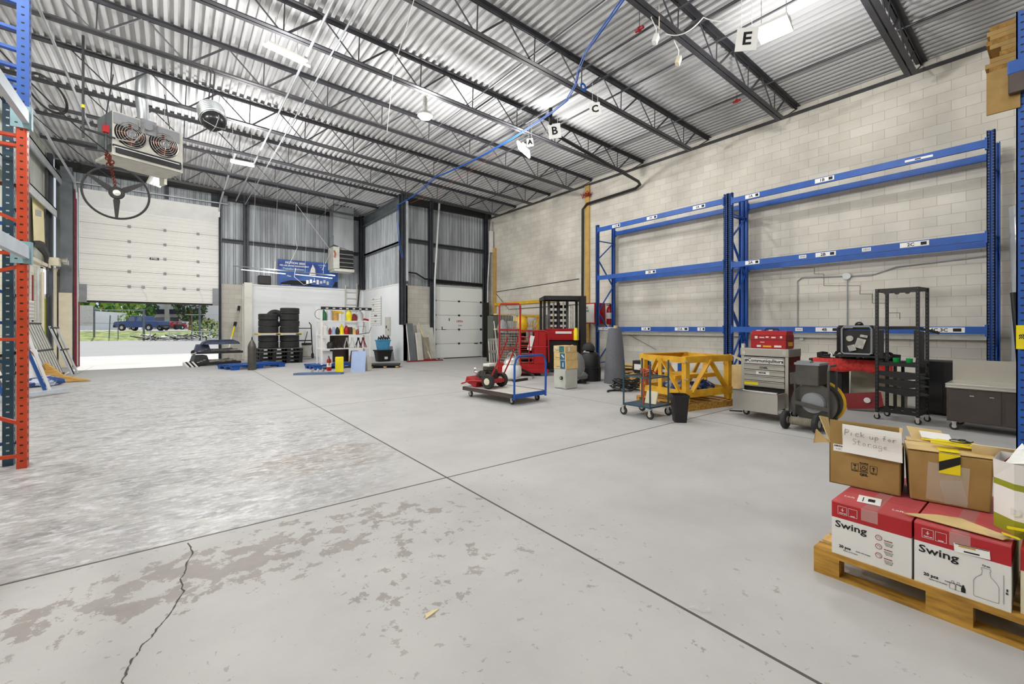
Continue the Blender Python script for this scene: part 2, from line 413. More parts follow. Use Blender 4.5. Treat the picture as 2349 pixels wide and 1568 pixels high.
# white boxed post at the end of the partition
MB().box(2.33, 2.62, YB-.32, YB-.02, 0, 3.3).build('post', 'pvc', wb)
# return wall
wr = struct(MB().box(XA, XA+.2, YA, YB+.1, -.1, 3.2).build('wall_return', 'whitewall'))
mb = MB(); corrug(mb, (XA+.1, YA), (XA+.1, YB+.1), 3.2, 7.3, .15, .035, 1); mb.build('cladding', 'cladding', wr)
MB().box(XA-.03, XA+.12, YA, YB, 3.2, 3.25).build('ledge', 'white', wr)
# recess wall with the small overhead door
SX0, SX1, STOP = 8.93, 11.42, 3.2
wc = struct(MB('blocky').box(XA+.02, SX0-.04, YA, YA+.2, -.1, 3.15).box(SX1+.04, XR, YA, YA+.2, -.1, 3.1).build('wall_recess'))
mb = MB(); corrug(mb, (XA, YA+.14), (XR, YA+.14), 3.15, 7.2, .15, .035, -1); mb.build('cladding', 'cladding', wc)
# ceiling: ribbed steel deck running along y
mb = MB(); vs = []; x = XL-.2; pitch = .152
prof = []
while x < XR+.3:
    for dx, h in ((0, 0), (.052, 0), (.060, .06), (.144, .06)): prof.append((x+dx, deck_z(x+dx)+h))
    x += pitch
y0, y1 = YF, YB+.25
vs = []
for (px, pz) in prof: vs += [(px, y0, pz), (px, y1, pz)]
mb.add(vs, [(2*i, 2*i+1, 2*i+3, 2*i+2) for i in range(len(prof)-1)])
mb.add([(XL-.4, y0-.3, 7.55), (XR+.4, y0-.3, 7.55), (XR+.4, y1+.1, 7.55), (XL-.4, y1+.1, 7.55)], [(0, 1, 2, 3)])
mb.add([(XL-.4, y0-.3, 7.55), (XL-.4, y1+.1, 7.55), (XL-.4, y1+.1, 7.0), (XL-.4, y0-.3, 7.0)], [(0, 1, 2, 3)])
struct(mb.build('ceiling', 'deck'))
# steel frame on the back walls: columns, girts, eave angle
struct(MB().box(XR-.09, XR, YF, YA, deck_z(XR)-.2, deck_z(XR)-.15).build('trim_3', 'joist'))
tn = [4]
def trim(mb, mat='darksteel'):
    o = struct(mb.build('trim_%d' % tn[0], mat)); tn[0] += 1; return o
def hcol(x, y, z0, z1, w=.2, d=.2):     # H section
    mb = MB(); mb.box(x-w/2, x+w/2, y-d/2, y-d/2+.014, z0, z1).box(x-w/2, x+w/2, y+d/2-.014, y+d/2, z0, z1).box(x-.01, x+.01, y-d/2, y+d/2, z0, z1); return mb
trim(hcol(2.42, YB-.03, 3.27, 7.1)); trim(hcol(XA-.12, YB-.1, 3.27, 6.95)); trim(hcol(XA-.06, YA-.1, 1.5, 6.9, .22, .22))
trim(hcol(XA+1.25, YA-.05, 0, 6.9, .16, .16)); trim(hcol(XR-.3, YA-.08, 0, 6.8, .16, .16))
def girt(x0, x1, y, z, h=.14): mb = MB(); mb.box(x0, x1, y-.1, y, z, z+.012).box(x0, x1, y-.1, y-.088, z-.03, z+.012).box(x0, x1, y-.012, y, z-h, z+.012); return mb
trim(girt(DX1+.1, 2.32, YB+.02, 5.1)); trim(girt(2.53, XA-.25, YB+.02, 5.1)); trim(girt(XA+.1, XA+1.15, YA+.02, 5.1)); trim(girt(XA+1.35, XR-.4, YA+.02, 5.03)); trim(girt(XA+1.35, XR-.4, YA+.02, 3.42, .1))
trim(MB().box(XA-.03, XA+.1, YA, YB, 4.95, 5.03).box(XA-.03, XA-.018, YA, YB, 4.9, 5.03), 'steelgrey')
trim(MB().box(XA-.15, XA+.05, YA, YB, 6.78, 6.8).box(XA-.15, XA+.05, YA, YB, 6.4, 6.42).box(XA-.06, XA-.04, YA, YB, 6.4, 6.8), 'steelgrey')
trim(MB().box(XL, DX1+.3, YB-.12, YB+.06, 6.95, 7.25), 'black'); trim(MB().box(DX1+.3, XA-.2, YB-.12, YB+.06, 6.72, 7.05), 'black')
trim(MB().box(XA+.2, XR, YA-.12, YA+.1, 6.55, 6.8), 'black')
trim(hcol(DX1+.03, YB-.02, 0, 7.1, .1, .16)); trim(MB().box(-.3, -.18, YB-.02, YB+.08, 6.45, 7.0)); trim(MB().box(1.2, 1.45, YB-.02, YB+.08, 6.4, 7.0))
# left corner columns
trim(MB().box(XL, XL+.12, YB-1.3, YB-1.1, 0, 7.1), 'darksteel'); trim(MB().box(DX0-.42, DX0-.12, YB-.3, YB-.05, 0, 7.0), 'steelgrey')
trim(MB().box(XL, XL+.12, YB-1.0, YB-.55, 0, 3.35).box(DX0-.45, DX0-.12, YB-.33, YB-.3, 0, 2.6), 'cream')
trim(MB().box(DX0-.1, DX0-.03, YB-.1, YB, 0, 6.3), 'oxide')
trim(MB().box(XL, XL+.25, 8, YB-1.4, 5.22, 5.26).box(XL+.22, XL+.25, 8, YB-1.4, 5.0, 5.26), 'lightsteel')
trim(MB().box(XL, XL+.2, 2, YB-.3, 6.55, 6.6).box(XL+.17, XL+.2, 2, YB-.3, 6.35, 6.6), 'lightsteel')
trim(MB().box(XL, XL+.12, 12.1, 12.3, 0, 7.1), 'lightsteel')
# yellow corner posts on the right wall
trim(MB().box(XR-.12, XR-.02, YA-.55, YA-.4, 0, 5.1), 'postyellow'); trim(MB().box(XR-.08, XR, 10.66, 10.86, 0, 6.62), 'postyellow')
# ---- big overhead door, drawn up ----
dr = struct(MB().box(DX0, DX0+.03, YB-.02, YB+.04, 0, 2.3).build('door_1', 'oxide'))
def panelset(x0, x1, y, z0, z1, n, mat, parent, ribs=4):
    h = (z1-z0)/n
    for i in range(n):
        a = z0+i*h; poly = [(y+.045, a), (y, a+.01)]
        for k in range(ribs):
            b0 = a+h*(k+.2)/ribs
            poly += [(y, b0), (y+.022, b0+.015), (y+.022, b0+.04), (y, b0+.055)]
        poly += [(y, a+h-.01), (y+.045, a+h)]
        MB().prism(poly, 'x', x0, x1).build('door_panel', mat, parent)
panelset(DX0+.02, DX1-.02, YB-.03, 2.36, 5.75, 6, 'doorpanel', dr, 4)
mb = MB('white'); mb.T = TM((0, YB-.03, 5.75), (.22, 0, 0)); mb.box(DX0+.02, DX1-.02, 0, .045, 0, .62)
for k in range(4): mb.box(DX0+.02, DX1-.02, -.025, 0, .05+k*.15, .12+k*.15)
mb.build('door_panel', None, dr)
for j, z in enumerate((2.36+.565, 2.36+1.13, 2.36+1.695, 2.36+2.26, 2.36+2.825)):
    for x in ((-1.35, -.3, .75) if j else (-1.35, -.95, -.3, .3, .75)):
        MB().cb(x, YB-.045, z-.05, .09, .03, .1).build('hinge', 'plastic_grey', dr)
MB('black', 'paper').cb(-.62, YB-.045, 4.0, .28, .01, .09).use(1).text('STEEL', .08, face_mx((-.62, YB-.052, 4.045), '-y'), .002).build('nameplate', None, dr)
MB().box(DX0+.02, DX0+.22, YB-.09, YB-.03, 2.3, 2.95).build('bracket', 'plastic_grey', dr); MB().box(DX1-.22, DX1-.02, YB-.09, YB-.03, 2.3, 3.0).build('bracket', 'plastic_grey', dr)
MB().box(DX0+.02, DX1-.02, YB-.04, YB+.03, 2.3, 2.36).build('bottom_seal', 'rubber', dr)
MB().tube([(-.95, YB-.07, 3.05), (-.98, YB-.07, 2.85), (-.85, YB-.07, 2.6), (-.83, YB-.07, 2.42)], .008, 6).build('pull_rope', 'white', dr)
MB().tube([(.8, YB-.07, 3.1), (.82, YB-.07, 2.8), (.9, YB-.07, 2.6), (.88, YB-.07, 2.4)], .008, 6).build('pull_rope', 'white', dr)
for sx in (DX0-.03, DX1+.0):
    pts = [(sx, YB-.06, .05), (sx, YB-.06, 5.9), (sx, YB-.12, 6.2), (sx, YB-.4, 6.42), (sx, YB-1, 6.5), (sx, YB-6.5, 6.72)]
    mb = MB()
    for a, b in zip(pts, pts[1:]): mb.bar(a, b, .05, .05, (1, 0, 0))
    mb.build('track', 'lightsteel', dr)
MB().tube([(DX0-.3, YB-.15, 6.55), (DX1+.3, YB-.15, 6.55)], .025, 10).build('spring_shaft', 'lightsteel', dr)
# ---- small overhead door, shut ----
d2 = struct(MB().box(SX0-.04, SX0, YA-.04, YA+.12, 0, STOP).box(SX1, SX1+.04, YA-.04, YA+.12, 0, STOP).box(SX0, SX1, YA-.02, YA+.1, STOP, STOP+.06).build('door_2', 'lightsteel'))
panelset(SX0, SX1, YA, .03, STOP, 5, 'doorpanel2', d2, 0)
for i in range(1, 5):
    for x in (SX0+.05, (SX0+SX1)/2, SX1-.06): MB().cb(x, YA-.02, .03+i*.634-.04, .08, .03, .08).build('hinge', 'black', d2)
MB().box(SX0, SX1, YA-.01, YA+.04, 0, .04).build('bottom_seal', 'rubber', d2)
M('redink', '#a0342f', .7, 0, 0)
MB('redink', 'ink').text('OPEN', .13, face_mx((10.22, YA-.004, 1.66), '-y'), .002).use(1).text('Low', .11, face_mx((10.24, YA-.004, 1.48), '-y')).build('writing', None, d2)
MB().box(9.66, 9.7, YA-.006, YA, 1.68, 1.8).box(9.3, 9.34, YA-.006, YA, 1.28, 1.42).box(9.3, 9.52, YA-.006, YA, 1.28, 1.3).box(11.0, 11.2, YA-.006, YA, .62, .66).build('scuff', 'black', d2)
for sx in (SX0-.04, SX1+.03): MB().box(sx-.02, sx+.02, YA-.12, YA-.05, 0, 4.2).build('track', 'joist', d2)

# ================= roof joists =================
def make_joist(x0, x1, label, first=-2.4):
    t = thing('roof_joist', label, 'roof joist', (0, 0, 0), 0, 'open-web steel roof joists')
    sl = lambda x: deck_z(x)-.012
    def chord(a, b, up):
        mb = MB()
        for s in (-1, 1):
            za, zb = (sl(a), sl(b)) if up else (sl(a)-.6, sl(b)-.6)
            mb.bar((a, s*.05, za), (b, s*.05, zb), .078, .009)
            q = -.03 if up else .03
            mb.bar((a, s*.014, za+q), (b, s*.014, zb+q), .007, .06)
        return mb
    chord(x0, x1, True).build('top_chord', 'joist', t)
    b0, b1 = x0+.9, x1-.9
    chord(b0, b1, False).build('bottom_chord', 'joist', t)
    x = first; nodes = []
    while x <= b1-.05:
        if x >= b0: nodes.append(x)
        x += 1.3
    for n in nodes:
        zb = sl(n)-.59
        MB().tube([(n, 0, zb), (n+.02, 0, sl(n)-.02)], .012, 6).build('web_rod', 'joist', t)
        MB().tube([(n-.03, 0, zb), (max(x0, n-.63), 0, sl(n-.63)-.03)], .014, 6).build('web_rod', 'joist', t)
        MB().bar((n+.03, 0, zb), (min(x1, n+.63), 0, sl(n+.63)-.03), .03, .032).build('web_bar', 'joist', t)
    MB().tube([(b1, 0, sl(b1)-.59), (x1-.02, 0, sl(x1)-.05)], .014, 6).build('web_rod', 'joist', t)
    return t
JY = [1.82, 4.05, 6.25, 8.42, 10.6, 12.8, 15.0]
names = ['crossing the top right corner of the photo', 'ending above the tall end frame of the blue wall rack', 'ending between the E and C signs', 'ending just past the C sign', 'passing over the B sign', 'running between the round cap lamp and the recess', 'nearest to the recess wall on the camera side']
j0 = make_joist(XL+.02, XR, 'dark steel open-web roof joist '+names[0])
j0.location = (0, JY[0], 0)
for y, nm in zip(JY[1:], names[1:]): dup(j0, (0, y, 0), 0, 'dark steel open-web roof joist '+nm)
for y, nm in ((-.4, 'just ahead of the camera above the frame'), (-2.6, 'behind the camera'), (-5, 'far behind the camera')): dup(j0, (0, y, 0), 0, 'dark steel open-web roof joist '+nm)
j1 = make_joist(XL+.02, XA-.1, 'shorter steel roof joist level with the recess wall'); j1.location = (0, 17.3, 0)
dup(j1, (0, 19.5, 0), 0, 'shorter steel roof joist closest to the big overhead door')
# bridging, pipes and conduits along y
def pipe(pts, r, mat, name, label, cat, n=8):
    return tag(MB().tube(pts, r, n).build(name, mat, smooth=True), label, cat)
pipe([(10.2, YF+.2, deck_z(10.2)-.1), (10.2, YA-.3, deck_z(10.2)-.1)], .022, 'joist', 'bridging_bar', 'dark bridging bar along the deck closest to the block wall', 'bar')
pipe([(5.2, YF+.2, deck_z(5.2)-.58), (5.2, YB-.5, deck_z(5.2)-.58)], .012, 'joist', 'bridging_bar', 'thin dark bridging bar across the joists left of the lamp row', 'bar')
pipe([(1.95, YF+.2, deck_z(1.95)-.63), (1.95, 20.6, deck_z(1.95)-.63)], .024, 'plastic_grey', 'sprinkler_pipe', 'left one of two pale pipes crossing under the joists over the floor joint', 'pipe')
pipe([(2.3, YF+.2, deck_z(2.3)-.63), (2.3, 20.9, deck_z(2.3)-.63)], .016, 'plastic_grey', 'conduit', 'right, thinner one of two pale pipes crossing under the joists over the floor joint', 'conduit')
pipe([(-1.75, 3, deck_z(-1.75)-.64), (-1.75, 16, deck_z(-1.75)-.64)], .025, 'galv', 'conduit', 'pale conduit under the joists left of the twin-fan heater', 'conduit')
pipe([(6.55, YF+.2, deck_z(6.55)-.3), (6.55, 12.5, deck_z(6.55)-.3)], .02, 'joist', 'conduit', 'dark pipe with red valve over the lettered signs', 'conduit')
pipe([(6.9, YF+.2, deck_z(6.9)-.45), (6.9, 10.5, deck_z(6.9)-.45)], .024, 'joist', 'conduit', 'dark pipe between the joist chords directly above the lettered signs', 'conduit')
pipe([(7.5, YF+.2, deck_z(7.5)-.5), (7.5, 10.9, deck_z(7.5)-.5)], .018, 'joist', 'conduit', 'slim dark pipe just right of the lettered signs', 'conduit')
o = pipe([(6.85, 7.35, 6.45), (6.85, 7.35, 6.12), (6.98, 7.5, 6.0), (11.55, 8.35, 6.0), (11.72, 8.4, 5.95), (11.76, 8.6, 5.88), (11.76, 10.7, 5.85), (11.76, 10.9, 5.7), (11.78, 10.95, .1)], .045, 'black', 'drain_pipe', 'black drain pipe crossing to the block wall and down beside the yellow post', 'pipe', 12)
pipe([(XR-.05, 7.9, .7), (XR-.05, 10.4, 1.8)], .006, 'black', 'cable', 'black cable on the block wall behind the carpet roll', 'cable')
def catenary(a, b, sag, n=14):
    return [(a[0]+(b[0]-a[0])*i/n, a[1]+(b[1]-a[1])*i/n, a[2]+(b[2]-a[2])*i/n-sag*4*(i/n)*(1-i/n)) for i in range(n+1)]
bl = [(5.1, 3.6, 6.32), (5.28, 4.12, 6.3), (5.42, 4.6, 6.22), (5.68, 5.2, 6.24), (6.02, 5.7, 6.28), (6.35, 6.1, 6.28), (6.6, 6.6, 6.25), (6.7, 7.15, 6.25)]+catenary((6.7, 7.2, 6.25), (6.57, 12.4, 6.2), .12)+catenary((6.57, 12.5, 6.2), (6.9, 16.2, 6.2), .08)+[(7.0, 16.5, 5.8), (7.1, 16.6, 5.2), (7.15, 16.6, 4.7), (7.3, 16.65, 4.2)]
pipe(bl, .012, 'blue', 'air_hose', 'blue air hose looping across the joists and down at the recess corner', 'hose')
dup(bpy.data.objects['air_hose'], (.07, .03, .02), 0, 'second blue hose lying close beside the long blue air hose')
pipe([(6.92, 9.6, 6.1), (6.96, 9.65, 6.08)]+catenary((6.9, 9.7, 6.1), (7.5, 16.3, 6.4), .1), .005, 'copper', 'cable', 'orange brown cable from the angled lamp towards the recess', 'cable')
# ================= lamps =================
M('striptube', '#f6f8ff', .4, 0, 0, emit=.35)
def lamp_light(x, y, z, w=LAMP_W, r=.13):
    l = bpy.data.lights.new('lamp_light', 'POINT'); l.energy = w; l.shadow_soft_size = r; l.color = (1, .985, .965)
    o = bpy.data.objects.new('lamp_light', l); COL.objects.link(o); o.location = (x, y, z); return o
def hang(mb, x, y, z0, z1, r=.004): return mb.tube([(x, y, z0), (x, y, z1)], r, 5)
def led_panel(label, x, y, z, rz, tilt, w=.62, d=.42):
    t = thing('ceiling_lamp', label, 'ceiling lamp', (x, y, z), rz)
    T = TM((0, 0, 0), (tilt, 0, 0))
    m = MB(); m.T = T; m.box(-w/2, w/2, -d/2, d/2, .0, .05).box(-w/2, w/2, -.06, .06, .05, .1); m.build('housing', 'white', t)
    m = MB(); m.T = T; m.box(-w/2+.015, w/2-.015, -d/2+.015, d/2-.015, -.008, 0); m.build('lens', 'lamp', t)
    m = MB(); hang(m, -w/2+.05, 0, .04, deck_z(x)-z+.005); hang(m, w/2-.05, 0, .04, deck_z(x)-z+.005); m.build('hanging_wire', 'silver', t)
    return t
led_panel('large bright rectangular lamp hanging beside the white E sign', 7.25, 2.78, 5.95, PI/2+.1, .25, .44, .34)
led_panel('bright square lamp tilted towards the camera, hanging over the red order picker', 7.12, 8.68, 5.98, PI/4, .75, .46, .40)
led_panel('small bright rectangular lamp near the big overhead door', 1.5, 14.3, 5.98, 0, .35, .55, .35)
t = thing('ceiling_lamp', 'small round cap lamp shining dimly under the middle joists', 'ceiling lamp', (4.5, 9.0, 6.2))
MB().lathe([(.02, .45), (.05, .4), (.06, .12), (.16, .06), (.17, 0), (.15, 0)], 20).build('housing', 'silver', t, True)
MB().lathe([(.15, 0), (.13, -.04), (.05, -.07), (.001, -.075)], 20).build('lens', 'tube', t, True)
t = thing('fluorescent_lamp', 'single white tube lamp with flat reflector close under the ribbed deck', 'tube lamp', (1.62, 8.8, 6.36), .25)
MB().box(-.35, .35, -.1, .1, .04, .07).box(-.3, .3, -.03, .03, .07, .12).build('reflector', 'lampoff', t)
MB().tube([(-.42, -.03, 0), (.42, -.03, 0)], .022, 10).build('tube', 'tube', t, True)
MB().tube([(-.2, 0, .1), (-.2, 0, .6)], .005, 5).tube([(.2, 0, .1), (.2, 0, .6)], .005, 5).build('hanging_wire', 'silver', t)
t = thing('high_bay_lamp', 'white multi-tube high bay lamp hanging below and beyond the twin-fan heater', 'lamp', (-.27, 14.4, 5.42), .75)
T = TM((0, 0, 0), (-1.0, 0, 0))
m = MB(); m.T = T; m.box(-.17, .17, -.42, .42, 0, .05); m.build('reflector', 'lampoff', t)
for k in range(4):
    m = MB(); m.T = T; m.tube([(-.12+k*.08, -.4, -.03), (-.12+k*.08, .4, -.03)], .025, 8); m.build('tube', 'striptube', t, True)
MB().tube([(0, -.1, .3), (0, -.1, 1.775)], .006, 5).build('hanging_wire', 'silver', t)
# two long strip lamps over the partition
for (a, b, lab) in (((553, 618), (655, 628), 'left of two thin strip lamps hanging above the white partition'), ((678, 629), (762, 638), 'right strip lamp hanging in front of the blue banner')):
    x0, z0 = PY(*a, 19.0); x1, z1 = PY(*b, 19.0)
    t = thing('strip_lamp', lab, 'strip lamp', (x0, 19.0, z0))
    MB().bar((0, 0, 0), (x1-x0, 0, z1-z0), .04, .03).build('tube', 'striptube', t)
    MB().bar((-.25, 0, .12), (x1-x0+.1, 0, z1-z0+.12), .09, .03).build('reflector', 'steelgrey', t)
    m = MB()
    for fx in (.25, .75): m.tube([((x1-x0)*fx, 0, .12), ((x1-x0)*fx+.1, 0, deck_z(x0)-z0+.01)], .003, 5)
    m.build('hanging_cord', 'white', t)
# light of these lamps, added where the high bay and strips hang unlit
for (x, y, z, w) in ((7.38, 2.78, 5.7, 180), (7.0, 8.45, 5.7, 270), (1.5, 14.1, 5.7, 340), (4.5, 9.0, 5.95, 150), (1.62, 8.75, 5.85, 130), (-.25, 14.7, 5.2, 230), (3.0, 18.85, 3.6, 55), (5.3, 18.85, 3.6, 55)): lamp_light(x, y, z, w)
n_l = 0  # unseen lamps added to brighten the hall and the left roof deck
for (x, y) in ((1.6, 2.6), (7.2, -2.6), (1.6, -3), (4.4, -6.2), (4.4, 0.2), (-1.7, 2.4), (-1.9, 5.0), (-2.85, 8.2)):
    t = led_panel('added unseen fill lamp, %s' % ['over the camera', 'behind the right rack', 'behind the camera on the left', 'at the rear wall', 'above and right of the camera', 'over the left rack', 'over the far end of the left rack', 'close to the left wall'][n_l], x, y, 6.25, 0, 0, .6, .4); n_l += 1
    lamp_light(x, y, 6.0, (120, 60, 90, 70, 40, 230, 260, 420)[n_l-1])
# small valves, blue coil and red wires near the roof, stepped crack in the block wall
for (u, v, z, lab) in ((1467, 67, 6.6, 'small red valve on the roof pipe left of the cable coil'), (1690, 232, 6.62, 'small red valve on the bridging bar above the blue rack')):
    x, y = F(u, v, z); t = thing('pipe_valve', lab, 'valve', (x, y, z)); MB().lathe([(.001, -.03), (.035, -.03), (.035, .03), (.001, .03)], 10).tube([(0, -.08, 0), (0, .08, 0)], .028, 8).build('valve', 'red', t, True); MB().tube([(0, 0, .02), (0, 0, deck_z(x)-z+.0)], .006, 5).build('hanger', 'joist', t)
m = MB()
for k in range(5): m.torus((0, 0, 0), .05+.008*k, .008, 'y', 14, 5)
x, y = F(1338, 200, 6.15); tag(m.build('hose_coil', 'blue', None, True), 'small blue coil hanging at the joist beside the blue air hose', 'hose coil', None, (x, y, 6.15))
m = MB(); r0 = random.Random(4)
for k in range(9): m.tube([(r0.uniform(-.12, .12), r0.uniform(-.25, .25), r0.uniform(-.12, .12)) for q in range(4)], .01, 5)
y, z = PX(1345, 445, XR-.15); tag(m.build('red_wires', 'red', None, True), 'tangle of red wires at the top of the yellow wall post', 'wires', None, (XR-.15, y, z))
cp = [PX(u, v, XR) for u, v in ((1795, 606), (1795, 614), (1868, 614), (1868, 628), (1890, 628), (1890, 655), (1973, 655), (1973, 674), (2001, 674), (2001, 695), (2032, 695), (2032, 717), (2064, 717), (2064, 732))]
m = MB()
for a, b in zip(cp, cp[1:]): m.bar((XR-.001, a[0], a[1]), (XR-.001, b[0], b[1]), .008, .008)
m.build('crack', 'crack', bpy.data.objects['wall_right'])
# lettered signs
def sign(letter, x, y, z, s, rz, tilt, lab):
    t = thing('hanging_sign', lab, 'sign', (x, y, z), rz)
    m = MB(); m.T = TM((0, 0, 0), (0, tilt, 0)); m.box(-s*.42, s*.42, -.004, .004, -s*.5, s*.5); m.build('board', 'paper', t)
    m = MB(); m.T = TM((0, 0, 0), (0, tilt, 0)); m.text(letter, s*.75, TM((0, -.007, 0), (PI/2, 0, 0)), .006); m.build('letter', 'ink', t)
    m = MB(); m.tube([(-s*.2, 0, s*.45), (-s*.2, 0, deck_z(x)-z-.45)], .004, 5).tube([(s*.2, 0, s*.45), (s*.2, 0, deck_z(x)-z-.45)], .004, 5); m.build('string', 'white', t)
sign('E', 6.62, 2.9, 5.62, .34, -1.0, .12, 'white hanging sign with large black letter E')
sign('C', 6.9, 6.05, 5.93, .27, -.75, -.15, 'white hanging sign with black letter C')
sign('B', 6.93, 7.3, 5.93, .34, -.75, -.1, 'white hanging sign with black letter B')
sign('A', 6.95, 8.2, 5.98, .2, -.7, -.1, 'small sign with black letter A in front of the square lamp')
# cable bundle and boxes tied to the joist left of the E sign
o = MB()
for k in range(9): o.torus((0, 0, 0), .16-.008*k, .007, 'y', 18, 5)
o = o.build('coil', 'cream', None, True); tag(o, 'coil of cream cable tied on the joist left of the E sign', 'cable coil', None, (6.2, 4.08, 6.42), .6)
for (p, lab) in (((1504, 80), 'white plug box hanging from the joist beside the cream cable coil'), ((1556, 130), 'cream socket box hanging under the pipe left of the E sign')):
    x, y = F(p[0], p[1], 6.05)
    t = thing('junction_box', lab, 'junction box', (x, y, 5.98)); MB().obox((0, 0, 0), (.09, .07, .13), (.3, .2, .4)).build('housing', 'white' if p[0] < 1520 else 'cream', t); MB().tube([(0, 0, .05), (.05, .02, .2), (-.05, .05, .35), (.02, 0, .5)], .008, 6).build('cord', 'white', t, True)
tag(MB().tube(catenary((6.35, 4.05, 6.2), (6.6, 3.55, 6.3), .12)+catenary((6.6, 3.55, 6.3), (6.6, 2.95, 6.0), .08), .008, 6).build('cord', 'white', None, True), 'white cord drooping from the joist to the E sign', 'cord')
tag(MB().tube([(2.9, 6.0, 6.6), (2.95, 6.6, 6.2), (3.0, 7.2, 5.9), (3.6, 9, 5.6)], .006, 5).build('cord', 'white', None, True), 'thin white cord hanging slack under the middle joists', 'cord')
# ================= blue pallet rack on the right wall =================
RX, RXB = 10.8, 11.68
def upright(x, y, h, w=.1, dpt=.08, face=-1, mat='blue', rows=2, pitch=.05, z0=0, hole='ink', side=False):
    # open column: flanges, web and rows of slots on the face looking along x
    mb = MB(mat, hole); xf = x; xb = x-face*dpt
    mb.box(xf, xb, y-w/2, y-w/2+.012, z0, z0+h).box(xf, xb, y+w/2-.012, y+w/2, z0, z0+h)
    if rows == 2:
        mb.box(xf, xf-face*.012, y-w/2, y-.014, z0, z0+h).box(xf, xf-face*.012, y+.014, y+w/2, z0, z0+h).box(xf-face*.03, xf-face*.04, y-.016, y+.016, z0, z0+h)
    else: mb.box(xf, xf-face*.012, y-w/2, y+w/2, z0, z0+h)
    mb.use(1); z = z0+.06
    while z < z0+h-.04:
        if rows == 2:
            for s in (-1, 1): mb.box(xf+face*.0015, xf-face*.002, y+s*.028-.011, y+s*.028+.011, z, z+.030)
            mb.box(xf-face*(dpt*.5-.010), xf-face*(dpt*.5+.010), y-w/2-.0012, y-w/2+.002, z, z+.026)
        else: mb.box(xf+face*.0015, xf-face*.002, y-.011, y+.011, z, z+.014)
        if side: mb.box(xf-face*(dpt*.5-.008), xf-face*(dpt*.5+.008), y-w/2-.0012, y-w/2+.002, z, z+.014).box(xf-face*(dpt*.5-.008), xf-face*(dpt*.5+.008), y+w/2-.002, y+w/2+.0012, z, z+.014)
        z += pitch
    mb.use(0).box(xf+face*.03, xb-face*.03, y-w/2-.03, y+w/2+.03, z0, z0+.008)
    return mb
rk = thing('pallet_rack', 'tall blue two-bay pallet rack standing empty against the block wall', 'pallet rack', (0, 0, 0))
RH = 4.71
def braces(parent, x0, x1, y, zs, mat='blue', r=.04):
    for k, (a, b) in enumerate(zip(zs, zs[1:])):
        p, q = ((x0, y, a), (x1, y, b)) if k % 2 == 0 else ((x1, y, a), (x0, y, b))
        MB().bar(p, q, r, .025).build('brace', mat, parent)
for y in (9.4, 5.235, 5.125, .8):
    upright(RX, y, RH).build('upright', None, rk); upright(RXB, y, RH, face=1).build('upright', None, rk)
    for z in (.25, 4.2, 3.02):
        if y == 5.235 and z == .25: continue
        MB().bar((RX+.05, y, z), (RXB-.05, y, z), .04, .03).build('brace', 'blue', rk)
    braces(rk, RX+.06, RXB-.06, y, (.3, 1.05, 1.9, 2.75, 3.6, 4.2) if y != 5.235 else (.3, 1.2, 2.1, 3.0, 3.9))
def rbeam(y0, y1, z, h=.13, xs=(RX-.03, RXB+.03)):
    for x in xs:
        mb = MB(); s = 1 if x < 11 else -1
        mb.prism([(x, z-h), (x+s*.05, z-h), (x+s*.05, z-.02), (x+s*.03, z-.02), (x+s*.03, z), (x, z)], 'y', y0, y1)
        mb.box(x-s*.005, x+s*.06, y0-.02, y0+.008, z-h-.04, z+.03).box(x-s*.005, x+s*.06, y1-.008, y1+.02, z-h-.04, z+.03)
        mb.build('beam', 'blue', rk)
for (y0, y1) in ((5.29, 9.34), (.86, 5.07)):
    for z in (4.6 if y0 > 5 else 4.56, 3.05 if y0 > 5 else 2.99, 1.41): rbeam(y0, y1, z)
def rlabel(y, z, w, txt, ty=None):     # label cards stuck on the beam
    x = RX-.034
    MB('paper', 'ink').box(x-.002, x, y-w/2, y+w/2, z-.045, z+.045).use(1).text(txt, .085, face_mx((x-.004, y+(.12*w), z-.003), '-x'), .002).box(x-.004, x-.002, y-w*.42, y-w*.22, z-.028, z+.03).build('beam_label', None, rk)
for (y, z, w, t_) in ((8.59, 4.53, .3, '1CE'), (7.32, 4.53, .34, '1H'), (5.91, 4.53, .34, '1A'), (4.59, 4.5, .32, '1A'), (3.15, 4.5, .34, '1B'), (7.36, 2.98, .34, '2B'), (4.59, 2.93, .32, '2A'), (3.13, 2.93, .36, '2B'), (1.75, 2.93, .40, '2C'),
                       (8.95, 1.35, .7, '13CVO'), (7.52, 1.35, .3, '1A'), (6.4, 1.35, .4, '21A'), (5.85, 1.35, .2, '2'), (3.1, 1.35, .42, '4B'), (1.36, 1.35, .52, '4C 3C')): rlabel(y, z, w, t_)
for (y, z) in ((3.55, 2.93), (2.45, 2.93), (3.62, 1.35)):
    x = RX-.034; m = MB('paper', 'ink').box(x-.002, x, y-.07, y+.07, z-.035, z+.035).use(1)
    for k in range(7): m.box(x-.003, x-.002, y-.05+k*.015, y-.044+k*.015, z-.02, z+.02)
    m.build('beam_label', None, rk)
MB('paper', 'ink').box(RX-.036, RX-.03, 1.5, 1.88, 4.47, 4.51).use(1).box(RX-.038, RX-.036, 1.66, 1.74, 4.48, 4.5).build('beam_label', None, rk)
